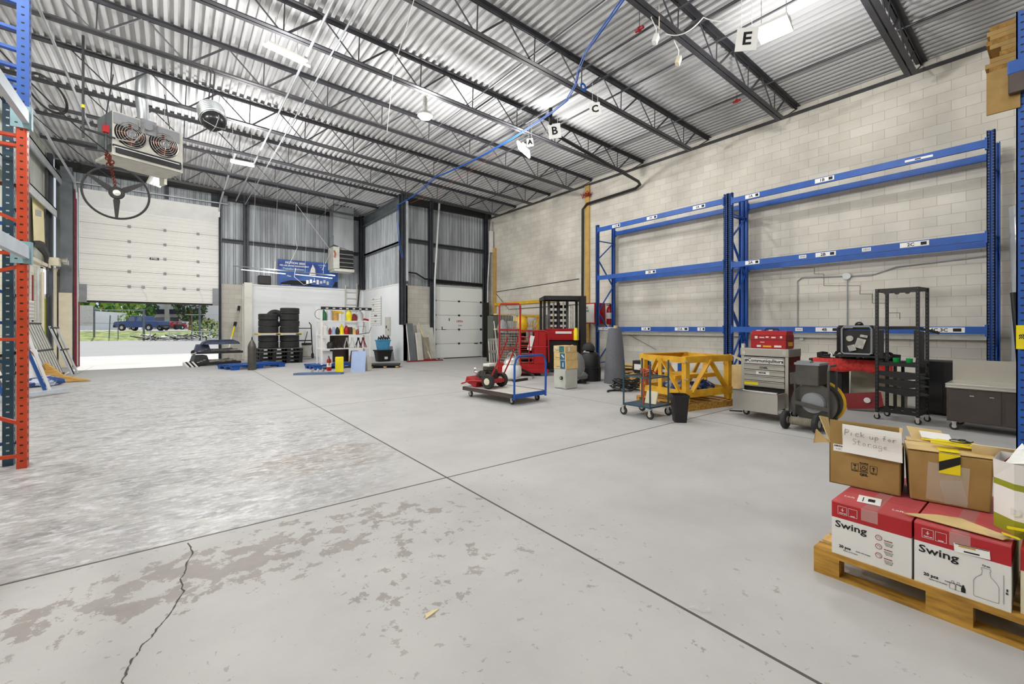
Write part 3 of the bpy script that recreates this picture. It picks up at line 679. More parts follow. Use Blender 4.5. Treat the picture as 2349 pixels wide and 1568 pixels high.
# long pale plank behind the bottom beam
# things on the block wall
t = thing('electrical_conduit', 'pale wall conduit with round box running behind the rack', 'conduit', (XR-.02, 0, 0))
MB().tube([(0, PX(1830, 757, XR)[0], 1.35), (0, PX(1830, 645, XR)[0], PX(1830, 645, XR)[1]), (0, PX(1840, 637, XR)[0], PX(1838, 637, XR)[1]), (0, 2.6, 2.52)], .014, 8).build('pipe', 'galv', t)
MB().tube([(0, PX(1944, 757, XR)[0], 1.35), (0, PX(1944, 640, XR)[0], 2.54), (0, 2.55, 2.54), (0, 2.2, 2.66), (0, .9, 2.72)], .014, 8).build('pipe', 'galv', t)
MB().lathe([(.001, -.05), (.075, -.05), (.08, -.01), (.08, 0)], 20, (-.0, PX(1944, 640, XR)[0], 2.54), 'x').build('round_box', 'lightsteel', t, True)
t = thing('wall_socket', 'small socket box on the block wall under the rack beam', 'socket', (XR, PX(1840, 775, XR)[0], PX(1840, 775, XR)[1]))
MB().box(-.05, 0, -.04, .04, -.05, .05).box(-.04, 0, .15, .45, -.02, .0).build('box', 'lightsteel', t)
pl = MB().box(XR-.13, XR-.001, .9, 9.2, 1.16, 1.24).build('plank', 'limestone'); tag(pl, 'long pale ledge board on the block wall behind the lowest rack beams', 'board')
# ================= second rack at the right edge =================
r2 = thing('pallet_rack', 'blue pallet rack upright with yellow tag at the right edge', 'pallet rack', (0, 0, 0))
UX = 7.0; UY = .30
upright(UX, UY-.002, 4.72, .085, .08, -1, 'blue', 1, .078).build('upright', None, r2)
upright(UX+.9, UY-.002, 4.72, .085, .08, 1, 'blue', 1, .078).build('upright', None, r2)
for y in (-2.6,): upright(UX, y, 4.72, .14, .08, -1, 'blue', 1, .078).build('upright', None, r2); upright(UX+.9, y, 4.72, .14, .08, 1, 'blue', 1, .078).build('upright', None, r2)
for z in (4.15,):
    for x in (UX+.0, UX+.85): MB().box(x, x+.05, -2.55, UY-.1, z-.13, z).build('beam', 'blue', r2)
MB('yellowbright', 'ink').box(UX-.004, UX-.002, UY-.05, UY+.04, 1.17, 1.42).use(1).text('3B', .05, TM((UX-.006, UY, 1.3), (PI/2, -PI/2, -PI/2)), .001).build('tag', None, r2)
# flattened cardboard and a blue packet on top of that rack
for k in range(11):
    y1 = .56-(.1 if 3 < k < 6 else 0)+random.uniform(-.03, .03)
    o = MB().box(UX+.09, UX+.8, -.6, y1, 4.152+k*.05, 4.152+k*.05+.048).build('cardboard_sheet', ['cardboard', 'wooddark', 'cardboard'][k % 3])
    tag(o, 'flattened cardboard high on the right rack, %s layer from the bottom' % ['first', 'second', 'third', 'fourth', 'fifth', 'sixth', 'seventh', 'eighth', 'ninth', 'tenth', 'topmost'][k], 'cardboard', 'flattened cardboard on the right rack')
o = MB().obox((UX-.015, .43, 3.93), (.02, .24, .46), (0, .03, 0)).build('cardboard_sheet', 'cardboard'); tag(o, 'large brown cardboard sheet hanging down below the high stack', 'cardboard')
t = thing('packet', 'blue wrapped packet beside the high cardboard stack', 'packet', (UX-.045, .39, 3.84)); MB().box(-.06, .08, -.12, .0, 0, .3).build('bundle', 'stainlessdark', t, bevel=.01); MB().box(-.065, .085, -.125, .005, .2, .34).build('wrapper', 'blue', t, bevel=.01)
# ================= loaded pallet in the right foreground =================
def pallet(root, w, d, mat='wood', h=.13, boards=7, style='stringer'):
    # w along x (stringer length), d along y ; boards run along x? deck boards span y
    for k in range(3):
        y = -d/2+.02+k*(d-.04)/2
        m = MB(); m.prism([(-w/2, .018), (-w/2, h-.018), (w/2, h-.018), (w/2, .018), (w*.36, .018), (w*.34, .07), (w*.14, .07), (w*.12, .018), (-w*.12, .018), (-w*.14, .07), (-w*.34, .07), (-w*.36, .018)], 'y', y-.02, y+.02)
        m.build('stringer', mat, root)
    for k in range(boards):
        x = -w/2+.045+k*(w-.09)/(boards-1); MB().box(x-.045, x+.045, -d/2, d/2, h-.018, h).build('deck_board', mat, root)
    for x in (-w/2+.045, 0, w/2-.045): MB().box(x-.045, x+.045, -d/2, d/2, 0, .018).build('deck_board', mat, root)
M('palletwood', '#c9993f', .7, 0, .2, 5, hex2='#8f6722', stretch=(6, 1, 6))
M('palletend', '#d0a55c', .7, 0, .2, 5, hex2='#e6c888', stretch=(1, 6, 6))
PX0 = 2.9
t = thing('pallet', 'wooden pallet loaded with red and white boxes in the right foreground', 'pallet', (0, 0, 0))
px1, py1, py0 = PX0+1.2, .90, -.5
for x in (PX0+.045, PX0+.6, px1-.045):
    MB().box(x-.045, x+.045, py0, py1, 0, .016).build('deck_board', 'palletwood', t)
    for (a, b) in ((py1-.12, py1), (.27, .43), (py0, py0+.14)): MB().box(x-.045, x+.045, a, b, .016, .11).build('block', 'palletwood', t)
    MB().box(x-.045, x+.045, py0, py1, .11, .126).build('deck_board', 'palletwood', t)
for k in range(9):
    x = PX0+k*.137; MB().box(x, x+.1, py0, py1, .126, .142).build('deck_board', 'palletend' if k else 'palletwood', t)
# ---- the two "Swing" boxes ----
BX = 2.905; bz = .142
def quad_y(m, y0, y1, z0, z1, x, th=.0012): return m.box(x-th, x, y0, y1, z0, z1)
def swing_box(y1, y0, h, depth, lab, kind):
    t = thing('cardboard_box', lab, 'box', (BX, y0, bz)); w = y1-y0; D = depth
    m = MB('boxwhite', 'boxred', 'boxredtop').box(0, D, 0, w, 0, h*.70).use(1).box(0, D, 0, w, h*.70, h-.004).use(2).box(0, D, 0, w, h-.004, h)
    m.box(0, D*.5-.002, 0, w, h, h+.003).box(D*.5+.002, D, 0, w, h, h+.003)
    m.build('carton', None, t)
    P = MB('ink', 'boxwhite', 'redink', 'wrap')
    X = -.0015
    P.text('Swing', .05, face_mx((X, w-.085, h*.58), '-x') @ Matrix.Diagonal((1.2, 1, 1, 1)), .0007)
    P.text('20 pcs', .02, face_mx((X, w-.06, h*.17), '-x'), .0006).text('bottle with stopper', .008, face_mx((X, w-.14, h*.165), '-x')).text('Flasche mit Verschluss', .007, face_mx((X, w-.085, h*.11), '-x'))
    P.use(1)
    for (a, b) in ((w-.028, w-.07), (w-.075, w-.115)):
        for (p, q, r_, s_) in ((a, b, h*.93, h*.935), (a, b, h*.78, h*.785), (a, a-.0015, h*.78, h*.935), (b+.0015, b, h*.78, h*.935)): P.box(X-.001, X, min(p, q), max(p, q), r_, s_)
    P.text('home set', .008, face_mx((X, w-.05, h*.81), '-x'), .0004).text('series', .008, face_mx((X, w-.095, h*.80), '-x'), .0004).box(X-.001, X, w-.055, w-.043, h*.86, h*.87).box(X-.001, X, w-.0505, w-.0475, h*.84, h*.9)
    if kind == 0:
        for k in range(3):
            z = h*(.55-.16*k); yy = w-.205
            P.use(2).torus((X, yy, z), .0135, .0008, 'x', 24, 4); P.torus((X, yy+.001, z), .0115, .0005, 'x', 24, 4)
            P.use(0).torus((X, yy, z), .005, .0006, 'x', 12, 4, 0, 4)
            P.use(2).text('handmade', .008, face_mx((X, yy-.038, z-.006), '-x'), .0003).use(0)
            for q in range(3): P.text(['double seal on top', 'for juice and oil', 'ready to refill'][q], .005, face_mx((X, yy-.04, z-.017-.007*q), '-x'))
    else:
        P.build('print', None, t); P = MB('ink', 'boxwhite')
        def outline(cy, z0, s):
            pts = [(0, 0), (.028, 0), (.030, .003), (.030, .055), (.024, .068), (.011, .083), (.009, .098), (.011, .1), (.011, .108), (0, .108)]
            for a, b in zip(pts, pts[1:]):
                for sg in (1, -1): P.bar((X, cy+sg*a[0]*s, z0+a[1]*s), (X, cy+sg*b[0]*s, z0+b[1]*s), .0008, .0008)
        outline(.075, h*.08, 1.3); P.bar((X, .022, h*.1), (X, .022, h*.54), .0009, .0009).text('25 cm', .010, TM((X, .012, h*.3), (PI/2, -PI/2, -PI/2)), .0004).text('7.3 cm', .009, face_mx((X, .075, h*.6), '-x'), .0003)
        P.use(1); 
        for k, yy in enumerate((.182, .163)): P.use(0); outline(yy, h*.07, .36)
        P.prism([(.147+a, h*.07+b) for a, b in ((-.007, 0), (.007, 0), (.007, .018), (.003, .026), (.003, .034), (-.003, .034), (-.003, .026), (-.007, .018))], 'x', X-.001, X)
    P.build('print', None, t)
    MB('wrap').box(-.0022, -.0018, w*.5-.035, w*.5+.035, h*.78, h).box(0, D, w*.5-.03, w*.5+.03, h+.003, h+.0035).build('tape', None, t)
    return t, w, h
B1 = swing_box(.815, .482, .288, .44, 'red and white box printed Swing, left of the pair on the pallet', 0)
B2 = swing_box(.472, .155, .290, .44, 'red and white box printed Swing with bottle drawing and shipping label', 1)
MB('paper', 'ink').obox((.15, .2, .2935), (.13, .10, .0008), (0, 0, .15)).use(1).obox((.15, .19, .294), (.05, .03, .0008), (0, 0, .15)).obox((.14, .225, .294), (.08, .004, .0008), (0, 0, .15)).build('shipping_label', None, B1[0])
MB('paper', 'ink', 'wood').box(-.0028, -.002, .07, .165, .2, .243).use(1)
m = MB('paper', 'ink', 'wood').obox((-.003, .12, .225), (.001, .115, .04), (-.06, 0, 0)).use(1).obox((-.0038, .12, .243), (.001, .11, .003), (-.06, 0, 0)).obox((-.0038, .12, .215), (.001, .05, .006), (-.06, 0, 0)).use(2).obox((-.0038, .135, .235), (.001, .055, .008), (-.06, 0, 0)); m.build('shipping_label', None, B2[0])
for k, (a, b) in enumerate(((.12, .235), (.09, .02))):
    MB('boxwhite').text('Loft', .03, TM((a+.01, b+.05, .2918), (0, 0, -PI/2)), .0004).build('handwriting', None, B1[0])
# hidden rear row of boxes so the load has depth
for k, (y1, y0) in enumerate(((.815, .482), (.472, .155))):
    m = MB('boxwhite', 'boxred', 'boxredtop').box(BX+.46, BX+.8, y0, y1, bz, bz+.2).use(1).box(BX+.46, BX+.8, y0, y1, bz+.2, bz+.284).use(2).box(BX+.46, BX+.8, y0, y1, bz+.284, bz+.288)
    tag(m.build('cardboard_box'), ['red and white box in the rear row behind the left Swing box', 'red and white box in the rear row behind the Swing box with bottle drawing'][k], 'box')
# third column at the frame edge, red over white
t = thing('cardboard_box', 'red and white box at the right frame edge under the oil tin box', 'box', (BX+.03, -.19, bz)); m = MB('cream', 'boxred').box(0, .44, 0, .32, 0, .19).use(1).box(0, .44, 0, .32, .19, .28); m.build('carton', None, t)
# ---- brown box with the note ----
TZ = bz+.296
t = thing('cardboard_box', 'open brown box with handwritten pick up for storage note', 'box', (3.255, .587, TZ)); t.rotation_euler = (0, 0, .12)
w, h, D = .33, .245, .3
MB().box(0, .006, 0, w, 0, h).box(D-.006, D, 0, w, 0, h).box(0, D, 0, .006, 0, h).box(0, D, w-.006, w, 0, h).box(0, D, 0, w, 0, .006).build('carton', 'cardboard', t)
m = MB('cardboard'); m.obox((-.004, w/2, h+.072), (.005, w-.01, .15), (0, -.1, 0)); m.build('flap', None, t)
m = MB('cardlight'); m.add([(D*.1, w, h), (D*.35, w, h), (D*.5, w+.03, h+.13), (D*.2, w+.06, h+.15), (D*.1, w+.005, h-.004), (D*.35, w+.005, h-.004), (D*.5, w+.035, h+.126), (D*.2, w+.065, h+.146)], [(0,1,2,3),(7,6,5,4),(0,4,5,1),(1,5,6,2),(2,6,7,3),(3,7,4,0)])
m.add([(0, w, h), (.06, w, h), (.03, w+.085, h-.02), (-.03, w+.06, h+.08), (0, w+.006, h-.006), (.06, w+.006, h-.006), (.03, w+.09, h-.026), (-.03, w+.066, h+.074)], [(0,1,2,3),(7,6,5,4),(0,4,5,1),(1,5,6,2),(2,6,7,3),(3,7,4,0)]); m.build('flap', None, t)
m = MB('cardlight'); m.obox((D-.0, w/2, h+.05), (.005, w-.02, .11), (0, .9, 0)); m.build('flap', None, t)
P = MB('ink'); X = -.001
for k, yy in enumerate((.205, .163, .118)):
    z = .125
    for (a, b, c_, d_) in ((yy-.017, yy+.017, z-.019, z-.0175), (yy-.017, yy+.017, z+.0175, z+.019), (yy-.017, yy-.0155, z-.019, z+.019), (yy+.0155, yy+.017, z-.019, z+.019)): P.box(X-.001, X, a, b, c_, d_)
    if k == 0: P.prism([(yy-.009, z+.012), (yy+.009, z+.012), (yy+.001, z), (yy+.001, z-.009), (yy+.006, z-.013), (yy-.006, z-.013), (yy-.001, z-.009), (yy-.001, z)], 'x', X-.001, X)
    elif k == 1: P.torus((X, yy, z+.003), .007, .0018, 'x', 14, 4).torus((X, yy, z-.002), .013, .0016, 'x', 14, 4, PI*.95, PI*2.05)
    else: P.prism([(yy, z+.013), (yy+.008, z+.004), (yy+.0025, z+.004), (yy+.0025, z-.012), (yy-.0025, z-.012), (yy-.0025, z+.004), (yy-.008, z+.004)], 'x', X-.001, X)
P.text('FRAGILE', .011, face_mx((X, .163, .151), '-x'), .0004).text('FRAGILE', .009, face_mx((X, .205, .099), '-x'), .0003).text('CAUTION', .009, face_mx((X, .163, .099), '-x'), .0003).text('THIS UP', .009, face_mx((X, .118, .099), '-x'), .0003).text('QDL', .018, face_mx((X, .163, .083), '-x'), .001); P.build('print', None, t)
MB('paper', 'ink').box(-.0015, -.0003, .225, .31, .2, .243).use(1).text('KERANA', .012, face_mx((-.002, .282, .233), '-x'), .0005).text('no. 2201', .007, face_mx((-.002, .285, .215), '-x')).build('shipping_label', None, t)
m = MB('paper')
ny = 10; vs = []
for i in range(ny+1):
    s = i/ny; z = h+.125-s*.17
    x = -.012-.010*math.sin(s*7)*.5-(.006 if s > .5 else .012*(1-s))
    for yy in (.262-.0*s, -.006-.004*s): vs.append((x, yy, z+(.006 if yy > .1 else -.004)))
m.add(vs, [(2*i, 2*i+1, 2*i+3, 2*i+2) for i in range(ny)]); nt_ = m.build('note', None, t); sm = nt_.modifiers.new('s', 'SOLIDIFY'); sm.thickness = .0006
# handwriting as thin ink strokes
def stroke(pts, x=-.0285): MBW.tube([(x, a, b) for a, b in pts], .0009, 5)
MBW = MB('ink')
def letter(kind, y, z, s):
    G = {'P': [[(0, 0), (.05, 1), (.1, 1.05), (.6, .9), (.55, .6), (.1, .45)]], 'i': [[(.2, .5), (.15, 0)]], 'c': [[(.55, .45), (.2, .55), (.05, .25), (.2, 0), (.6, .05)]], 'k': [[(.1, .9), (.1, 0)], [(.5, .55), (.12, .28), (.55, 0)]],
         'u': [[(.05, .5), (.1, .1), (.3, 0), (.5, .2), (.5, .5), (.52, 0)]], 'p': [[(.1, .5), (.1, -.45)], [(.1, .35), (.35, .55), (.55, .3), (.35, .02), (.12, .1)]], 'f': [[(.5, .95), (.25, .9), (.2, 0)], [(.02, .45), (.5, .5)]],
         'o': [[(.3, .5), (.08, .3), (.25, 0), (.5, .2), (.3, .5)]], 'r': [[(.1, .5), (.1, 0)], [(.1, .35), (.35, .52), (.55, .45)]], 'S': [[(.6, .95), (.25, 1.02), (.1, .75), (.5, .45), (.45, .1), (.1, .02)]], 't': [[(.25, .95), (.22, .05), (.4, 0)], [(.02, .6), (.5, .62)]],
         'a': [[(.5, .45), (.2, .5), (.08, .2), (.25, 0), (.48, .2), (.5, .45), (.52, 0)]], 'g': [[(.5, .45), (.2, .5), (.08, .25), (.3, .02), (.5, .3), (.5, -.35), (.2, -.45), (.08, -.25)]], 'e': [[(.08, .25), (.5, .3), (.35, .5), (.1, .35), (.15, .05), (.5, .03)]]}
    for st in G.get(kind, []): stroke([(y-a*s, z+b*s) for a, b in st])
for txt, y0, z0, s in (('Pick', .25, .312, .034), ('up', .135, .306, .032), ('for', .076, .306, .03), ('Storage', .215, .262, .033)):
    yy = y0
    for ch in txt: letter(ch, yy, z0, s); yy -= s*.72; z0 -= s*.02
MBW.build('handwriting', None, nt_)
# ---- taped brown box ----
t = thing('cardboard_box', 'bulging brown box with clear tape and yellow black warning tape', 'box', (3.33, .235, TZ)); t.rotation_euler = (0, 0, .22)
w, h, D = .33, .275, .32
m = MB('cardboard').taper((D/2, w/2, 0), (D, w-.02), (D, w), h); m.build('carton', None, t, bevel=.008)
m = MB('cardlight').obox((D*.25, w/2, h+.012), (D*.52, w+.01, .004), (0, -.06, .02)).obox((D*.75, w/2, h+.016), (D*.5, w-.01, .004), (0, .07, -.03)).obox((D*.9, w*.7, h+.04), (.12, .16, .004), (.1, -.5, .2)); m.build('flap', None, t)
MB('wrap').obox((-.003, w*.52, h*.42), (.001, .16, h*.75), (.05, 0, 0)).obox((-.004, w*.45, h*.28), (.001, .09, h*.45), (-.2, 0, 0)).build('clear_tape', None, t)
x = -.004; m = MB('yellowbright', 'ink').box(x-.001, x, w*.37, w*.62, h*.62, h+.004).box(-.004, D*.35, w*.37, w*.62, h+.014, h+.016)
m.use(1).prism([(w*.62, h*.66), (w*.62, h*.84), (w*.37, h*.99), (w*.37, h*.84)], 'x', x-.002, x-.001); m.build('warning_tape', None, t)
# things lying on it
t = thing('packing_strap', 'yellow packaging with black wire lying on the taped brown box', 'packaging', (3.4, .40, TZ+h+.025))
MB('yellowbright', 'ink').obox((0, -.03, .01), (.05, .22, .008), (.05, .1, .3)).obox((.06, .03, .014), (.04, .2, .006), (-.05, -.1, -.2)).obox((.04, -.09, .02), (.05, .1, .008), (.1, .1, -.3)).build('card', None, t)
MB().torus((.03, -.03, .03), .04, .003, 'z', 20, 5).torus((.035, -.05, .035), .03, .003, 'z', 20, 5, 0, 5).build('wire', 'black', t, True)
t = thing('paper_slip', 'white paper slip on the rear flap of the taped brown box', 'paper', (3.52, .48, TZ+h+.05)); MB().obox((0, 0, 0), (.09, .13, .002), (.05, -.25, .3)).build('sheet', 'paper', t)
# cardboard sheet and yellow packet on the right Swing box
t = thing('cardboard_sheet', 'loose tan cardboard sheet lying across the Swing box tops', 'cardboard', (BX+.1, .33, bz+.302))
MB().prism([(-.05, .19), (.055, .08), (.09, .0), (-.015, -.17), (-.07, -.15), (-.06, .02)], 'z', 0, .004).build('sheet', 'cardlight', t)
t = thing('tape_packet', 'crumpled clear packet with yellow tape beside the tan sheet', 'packet', (BX+.07, .19, bz+.305)); MB('wrap').obox((0, 0, .005), (.07, .09, .006), (0, .1, .3)).build('bag', None, t); MB('yellowbright').obox((0, -.03, .012), (.045, .05, .006), (.2, .2, .2)).obox((.07, -.06, .03), (.02, .09, .01), (0, .2, .3)).build('tape', None, t)
# ---- open white carton with green bands, oil tin box ----
t = thing('carton', 'white and olive green open carton with crumpled plastic at the frame edge', 'carton', (BX+.13, .035, bz+.285))
pr = [(0, 0), (-.02, -.0)]
def band(z0, z1, mat, g0, g1):   # hexagonal tapered body
    f = lambda g: [(.0+.12-g, .19), (-g*.6+.04, .12), (-g*.6+.02, -.0), (.06-g, -.12), (.3, -.16), (.3, .18)]
    a, b = f(g0), f(g1); n = 6
    MBX.add([(p, q, z0) for p, q in a]+[(p, q, z1) for p, q in b], [(i, (i+1) % n, n+(i+1) % n, n+i) for i in range(n)])
MBX = MB('boxwhite', 'olive'); MBX.use(1); band(0, .075, 0, -.0, .0); MBX.use(0); band(.075, .215, 0, .0, .0); MBX.use(1); band(.215, .245, 0, .0, .003); MBX.use(0); band(.245, .34, 0, .003, .03)
MBX.text('DELTA', .05, TM((.022, .06, .115), (PI/2, 0, -PI/2-.15)), .0004); MBX.build('body', None, t)
tp = MB('paper'); 
vs = []; n = 12
for j in range(4):
    for i in range(n): a = 2*PI*i/n; r = .12-.02*j; vs.append((.13+r*math.cos(a), .01+(r+.03)*math.sin(a), .33+.025*j+.02*math.sin(3*a+j)))
tp.add(vs, [(j*n+i, j*n+(i+1) % n, (j+1)*n+(i+1) % n, (j+1)*n+i) for j in range(3) for i in range(n)]); tp.build('crumpled_plastic', None, t)
t = thing('cardboard_box', 'open white box with red edge standing behind the white carton', 'box', (BX+.5, -.2, TZ))
MB('boxwhite').box(0, .005, 0, .33, 0, .34).box(.3, .305, 0, .33, 0, .34).box(0, .3, 0, .005, 0, .34).box(0, .3, .325, .33, 0, .34).build('carton', None, t)
MB('boxred').box(-.002, .302, .326, .334, 0, .34).build('edge', None, t); MB('cardboard').torus((.004, .13, .26), .1, .01, 'x', 20, 5, 0, PI).build('cutout', None, t)
MB('cardpale', 'boxred').obox((-.02, .42, .30), (.004, .2, .1), (0, -.6, .1)).use(1).obox((-.05, .4, .24), (.004, .05, .16), (.5, -.5, .1)).build('flap', None, t)
t = thing('paper_note', 'white paper note with handwriting at the very right edge', 'paper', (BX+.1, .02, bz+.5)); MB('paper').obox((0, 0, .06), (.003, .12, .17), (0, -.05, 0)).build('sheet', None, t); MB('ink').torus((-.008, .045, .02), .012, .001, 'x', 16, 4).tube([(-.008, .05, .0), (-.008, 0, -.012), (-.008, -.04, -.01)], .001, 4).build('handwriting', None, t)
# small litter on the floor
t = thing('cardboard_scrap', 'small pale torn card scrap on the near floor', 'litter', F(985, 1408, 0)+(0,), .4); MB('cardpale').prism([(-.04, -.01), (.05, -.02), (.03, 0), (-.01, .015)], 'z', 0, .005).build('scrap', None, t)
t = thing('plastic_scrap', 'crumpled clear plastic strip on the floor left of the pallet', 'litter', F(1606, 1400, 0)+(0,), .2); MB('wrap').tube([(-.02, .05, .004), (.0, .02, .01), (-.01, -.01, .006), (.02, -.04, .008)], [.004, .01, .006, .012], 6).build('scrap', None, t)
# ================= things along the right side =================
def wheel(mb, c, r, w, axis='x', n=18):
    h = w/2; return mb.lathe([(r*.55, -h), (r*.9, -h), (r, -h*.6), (r, h*.6), (r*.9, h), (r*.55, h)], n, c, axis)
def caster(t, x, y, r=.055, mat='rubber', ang=0, hub='silver'):
    wh = wheel(MB(), (x, y, r), r, .03, 'x').build('caster', mat, t, True)
    MB().lathe([(.001, -.02), (r*.5, -.018), (r*.5, .018), (.001, .02)], 12, (x, y, r), 'x').build('hub', hub, wh)
    MB().box(x-.025, x-.019, y-.02, y+.02, r, r*2+.02).box(x+.019, x+.025, y-.02, y+.02, r, r*2+.02).box(x-.03, x+.03, y-.03, y+.03, r*2+.015, r*2+.025).build('fork', hub, wh)
# ---- blue platform cart ----
t = thing('platform_cart', 'blue steel platform cart with U-shaped push handle on casters', 'cart', (4.74, 6.05, 0), .09)
L_, W_ = 1.5, .86
MB('stainlessdark', 'blue').box(0, .035, 0, L_, .13, .2).box(W_-.035, W_, 0, L_, .13, .2).box(0, W_, L_-.03, L_, .13, .2).use(1).box(0, W_, 0, .035, .12, .2).build('frame', None, t)
MB().box(.03, W_-.03, .03, L_-.02, .175, .197).build('deck', 'limestone', t)
MB().tube([(.02, .0, .1), (.02, -.01, .72), (.05, -.01, .82), (.12, -.01, .88), (.74, -.01, .88), (.81, -.01, .82), (.84, -.01, .72), (.84, .0, .1)], .02, 10).build('handle', 'blue', t, True)
for x in (.1, W_-.1):
    for y in (.14, L_-.14): caster(t, x, y, .06)
# ---- red walk-behind machine on it ----
t = thing('garden_tiller', 'red wheeled machine with bare engine sitting on the platform cart', 'machine', (5.02, 7.0, .2), .3); t.scale = (1.1, 1.1, 1.1)
for s in (-.2, .2):
    w_ = wheel(MB(), (s, 0, .13), .13, .08, 'x', 22).build('wheel', 'rubber', t, True); MB().lathe([(.001, -.05), (.06, -.045), (.065, .045), (.001, .05)], 14, (s, 0, .13), 'x').build('hub', 'cream', w_, True)
MB().box(-.17, .17, -.1, .32, .1, .16).obox((0, .42, .09), (.34, .26, .1), (.35, 0, 0)).tube([(-.18, .1, .13), (-.22, .4, .12), (-.2, .62, .05)], .015, 6).tube([(.18, .1, .13), (.22, .4, .12), (.2, .62, .05)], .015, 6).build('body', 'red', t)
m = MB().box(-.12, .12, .02, .26, .16, .3).lathe([(.001, .3), (.1, .3), (.11, .33), (.1, .38), (.001, .39)], 16, (0, .14, 0)).box(.1, .2, .1, .2, .2, .32).box(-.2, -.1, .06, .2, .22, .3)
for k in range(5): m.box(-.15, -.0, .24, .32, .18+k*.022, .19+k*.022)
m.build('engine', 'engine', t, True)
MB().box(-.1, .1, .05, .2, .38, .43).lathe([(.001, 0), (.05, 0), (.05, .07), (.001, .07)], 12, (.13, .25, .33)).build('fuel_tank', 'white', t, bevel=.01)
MB().tube([(-.1, .25, .25), (-.18, .35, .28), (-.2, .3, .35)], .02, 8).tube([(.1, .3, .22), (.16, .38, .2)], .03, 8).build('exhaust', 'silver', t, True)
MB().tube([(.18, -.02, .15), (.2, -.2, .5), (.2, -.36, .85), (.12, -.42, .92)], .014, 8).tube([(-.18, -.02, .15), (-.16, -.2, .5), (-.14, -.36, .85), (-.2, -.42, .92)], .014, 8).tube([(-.14, -.3, .7), (.2, -.3, .7)], .012, 6).build('handlebar', 'red', t, True)
# ---- silver vacuum behind ----
t = thing('wet_vacuum', 'silver grey rounded vacuum machine on the floor behind the platform cart', 'vacuum', (7.0, 9.0, 0), .2)
MB().lathe([(.001, .06), (.22, .08), (.26, .2), (.25, .36), (.2, .42)], 20).build('tank', 'white', t, True); MB().lathe([(.2, .42), (.22, .45), (.18, .56), (.08, .62), (.001, .63)], 20).build('lid', 'silver', t, True)
MB().torus((0, 0, .58), .15, .015, 'x', 14, 6, 0, PI).build('handle', 'plastic_grey', t, True)
MB().tube([(.2, -.1, .3), (.5, -.25, .15), (.8, -.1, .08), (1.0, .1, .04)], .03, 8).box(-.25, .3, -.3, -.24, 0, .06).build('hose', 'black', t, True)
# ---- order picker (red cage lift) ----
t = thing('order_picker', 'red order picker lift with wire cage and tray base', 'lift', (8.25, 9.75, 0), -.62)
m = MB().box(-.95, .45, -.42, .42, .14, .34).box(-.98, .5, -.45, .45, .10, .2).prism([(-.95, .34), (-.3, .34), (-.3, .44), (-.7, .40)], 'y', -.42, -.38); m.build('base', 'red', t, bevel=.01)
MB().box(.1, .45, -.4, .4, .34, 1.28).build('housing', 'red', t, bevel=.02)
MB('boxwhite', 'ink').obox((.0, -.405, .95), (.12, .006, .42), (0, .25, 0)).build('decal', None, t)
MB('red').tube([(-.9, -.4, .34), (-.9, -.4, 2.0), (-.86, -.4, 2.06), (-.34, -.4, 2.06), (-.3, -.4, 2.0), (-.3, -.4, .34)], .024, 8).tube([(-.3, -.4, 1.3), (.4, -.4, 1.3), (.5, -.4, 1.22), (.52, -.4, .4)], .022, 8).tube([(-.9, -.4, .82), (.5, -.4, .84)], .014, 6).tube([(-.9, -.4, 1.33), (-.3, -.4, 1.33)], .02, 8).tube([(-.9, .4, .34), (-.9, .4, 1.3), (-.3, .4, 1.3), (-.3, .4, .34)], .02, 8).tube([(-.9, -.4, 1.3), (-.9, .4, 1.3)], .02, 8).tube([(-.05, -.4, 1.3), (-.05, -.4, .34)], .018, 8).tube([(.2, -.4, 1.3), (.2, -.4, .9)], .018, 8).build('cage_frame', None, t, True)
m = MB()
for k in range(13): x = -.86+k*.044; m.tube([(x, -.4, .36), (x, -.4, 2.04)], .006, 4, False)
for k in range(12): z = .42+k*.075; m.tube([(-.9, -.4, z), (-.3, -.4, z)], .003, 4, False)
m.build('wire_mesh', 'silver', t)
m = MB()
for k in range(7): z = .4+k*.12; m.tube([(-.28, -.38, z), (.08, -.38, z)], .012, 5)
m.build('rungs', 'red', t, True)
MB().box(-.1, .02, -.3, .1, 1.05, 1.32).box(-.1, .05, -.35, -.28, 1.0, 1.4).build('control_panel', 'plastic_grey', t)
for x, y in ((-.7, -.3), (-.7, .3), (.35, -.3), (.35, .3)): wheel(MB(), (x, y, .07), .07, .05, 'y').build('wheel', 'plastic_grey', t, True)
# things stacked behind the cage
M('darkwood', '#4a3826', .8, 0, .3, 12)
t = thing('storage_shelf', 'dark cluttered shelf unit seen through the red cage', 'shelf', (9.3, 11.2, 0), .0)
MB().box(-.75, .75, 0, .5, .3, .34).box(-.75, .75, 0, .5, .85, .88).box(-.75, .75, 0, .5, 1.18, 1.22).box(-.75, -.7, 0, .5, 0, 1.22).box(.7, .75, 0, .5, 0, 1.22).box(-.75, .75, .47, .5, 0, 1.2).build('frame', 'darkwood', t)
r7 = random.Random(5)
for k in range(14):
    x = -.6+.18*(k % 7); z = .34 if k < 7 else .88; hh = r7.uniform(.15, .28)
    o = MB().box(-.07, .07, -.08, .1, 0, hh).build('storage_bin', r7.choice(['cardboard', 'darkwood', 'cardlight', 'reddark', 'greygreen']))
    tag(o, '%s bin from left, %s row of the dark shelf behind the red cage' % (['first', 'second', 'third', 'fourth', 'fifth', 'sixth', 'seventh'][k % 7], 'lower' if k < 7 else 'upper'), 'bin', 'bins on the dark shelf unit', (9.3+x, 11.38, z))
t = thing('plastic_bag', 'yellow plastic bag hanging full on top of the dark shelf unit', 'bag', (9.2, 11.35, 1.22)); 
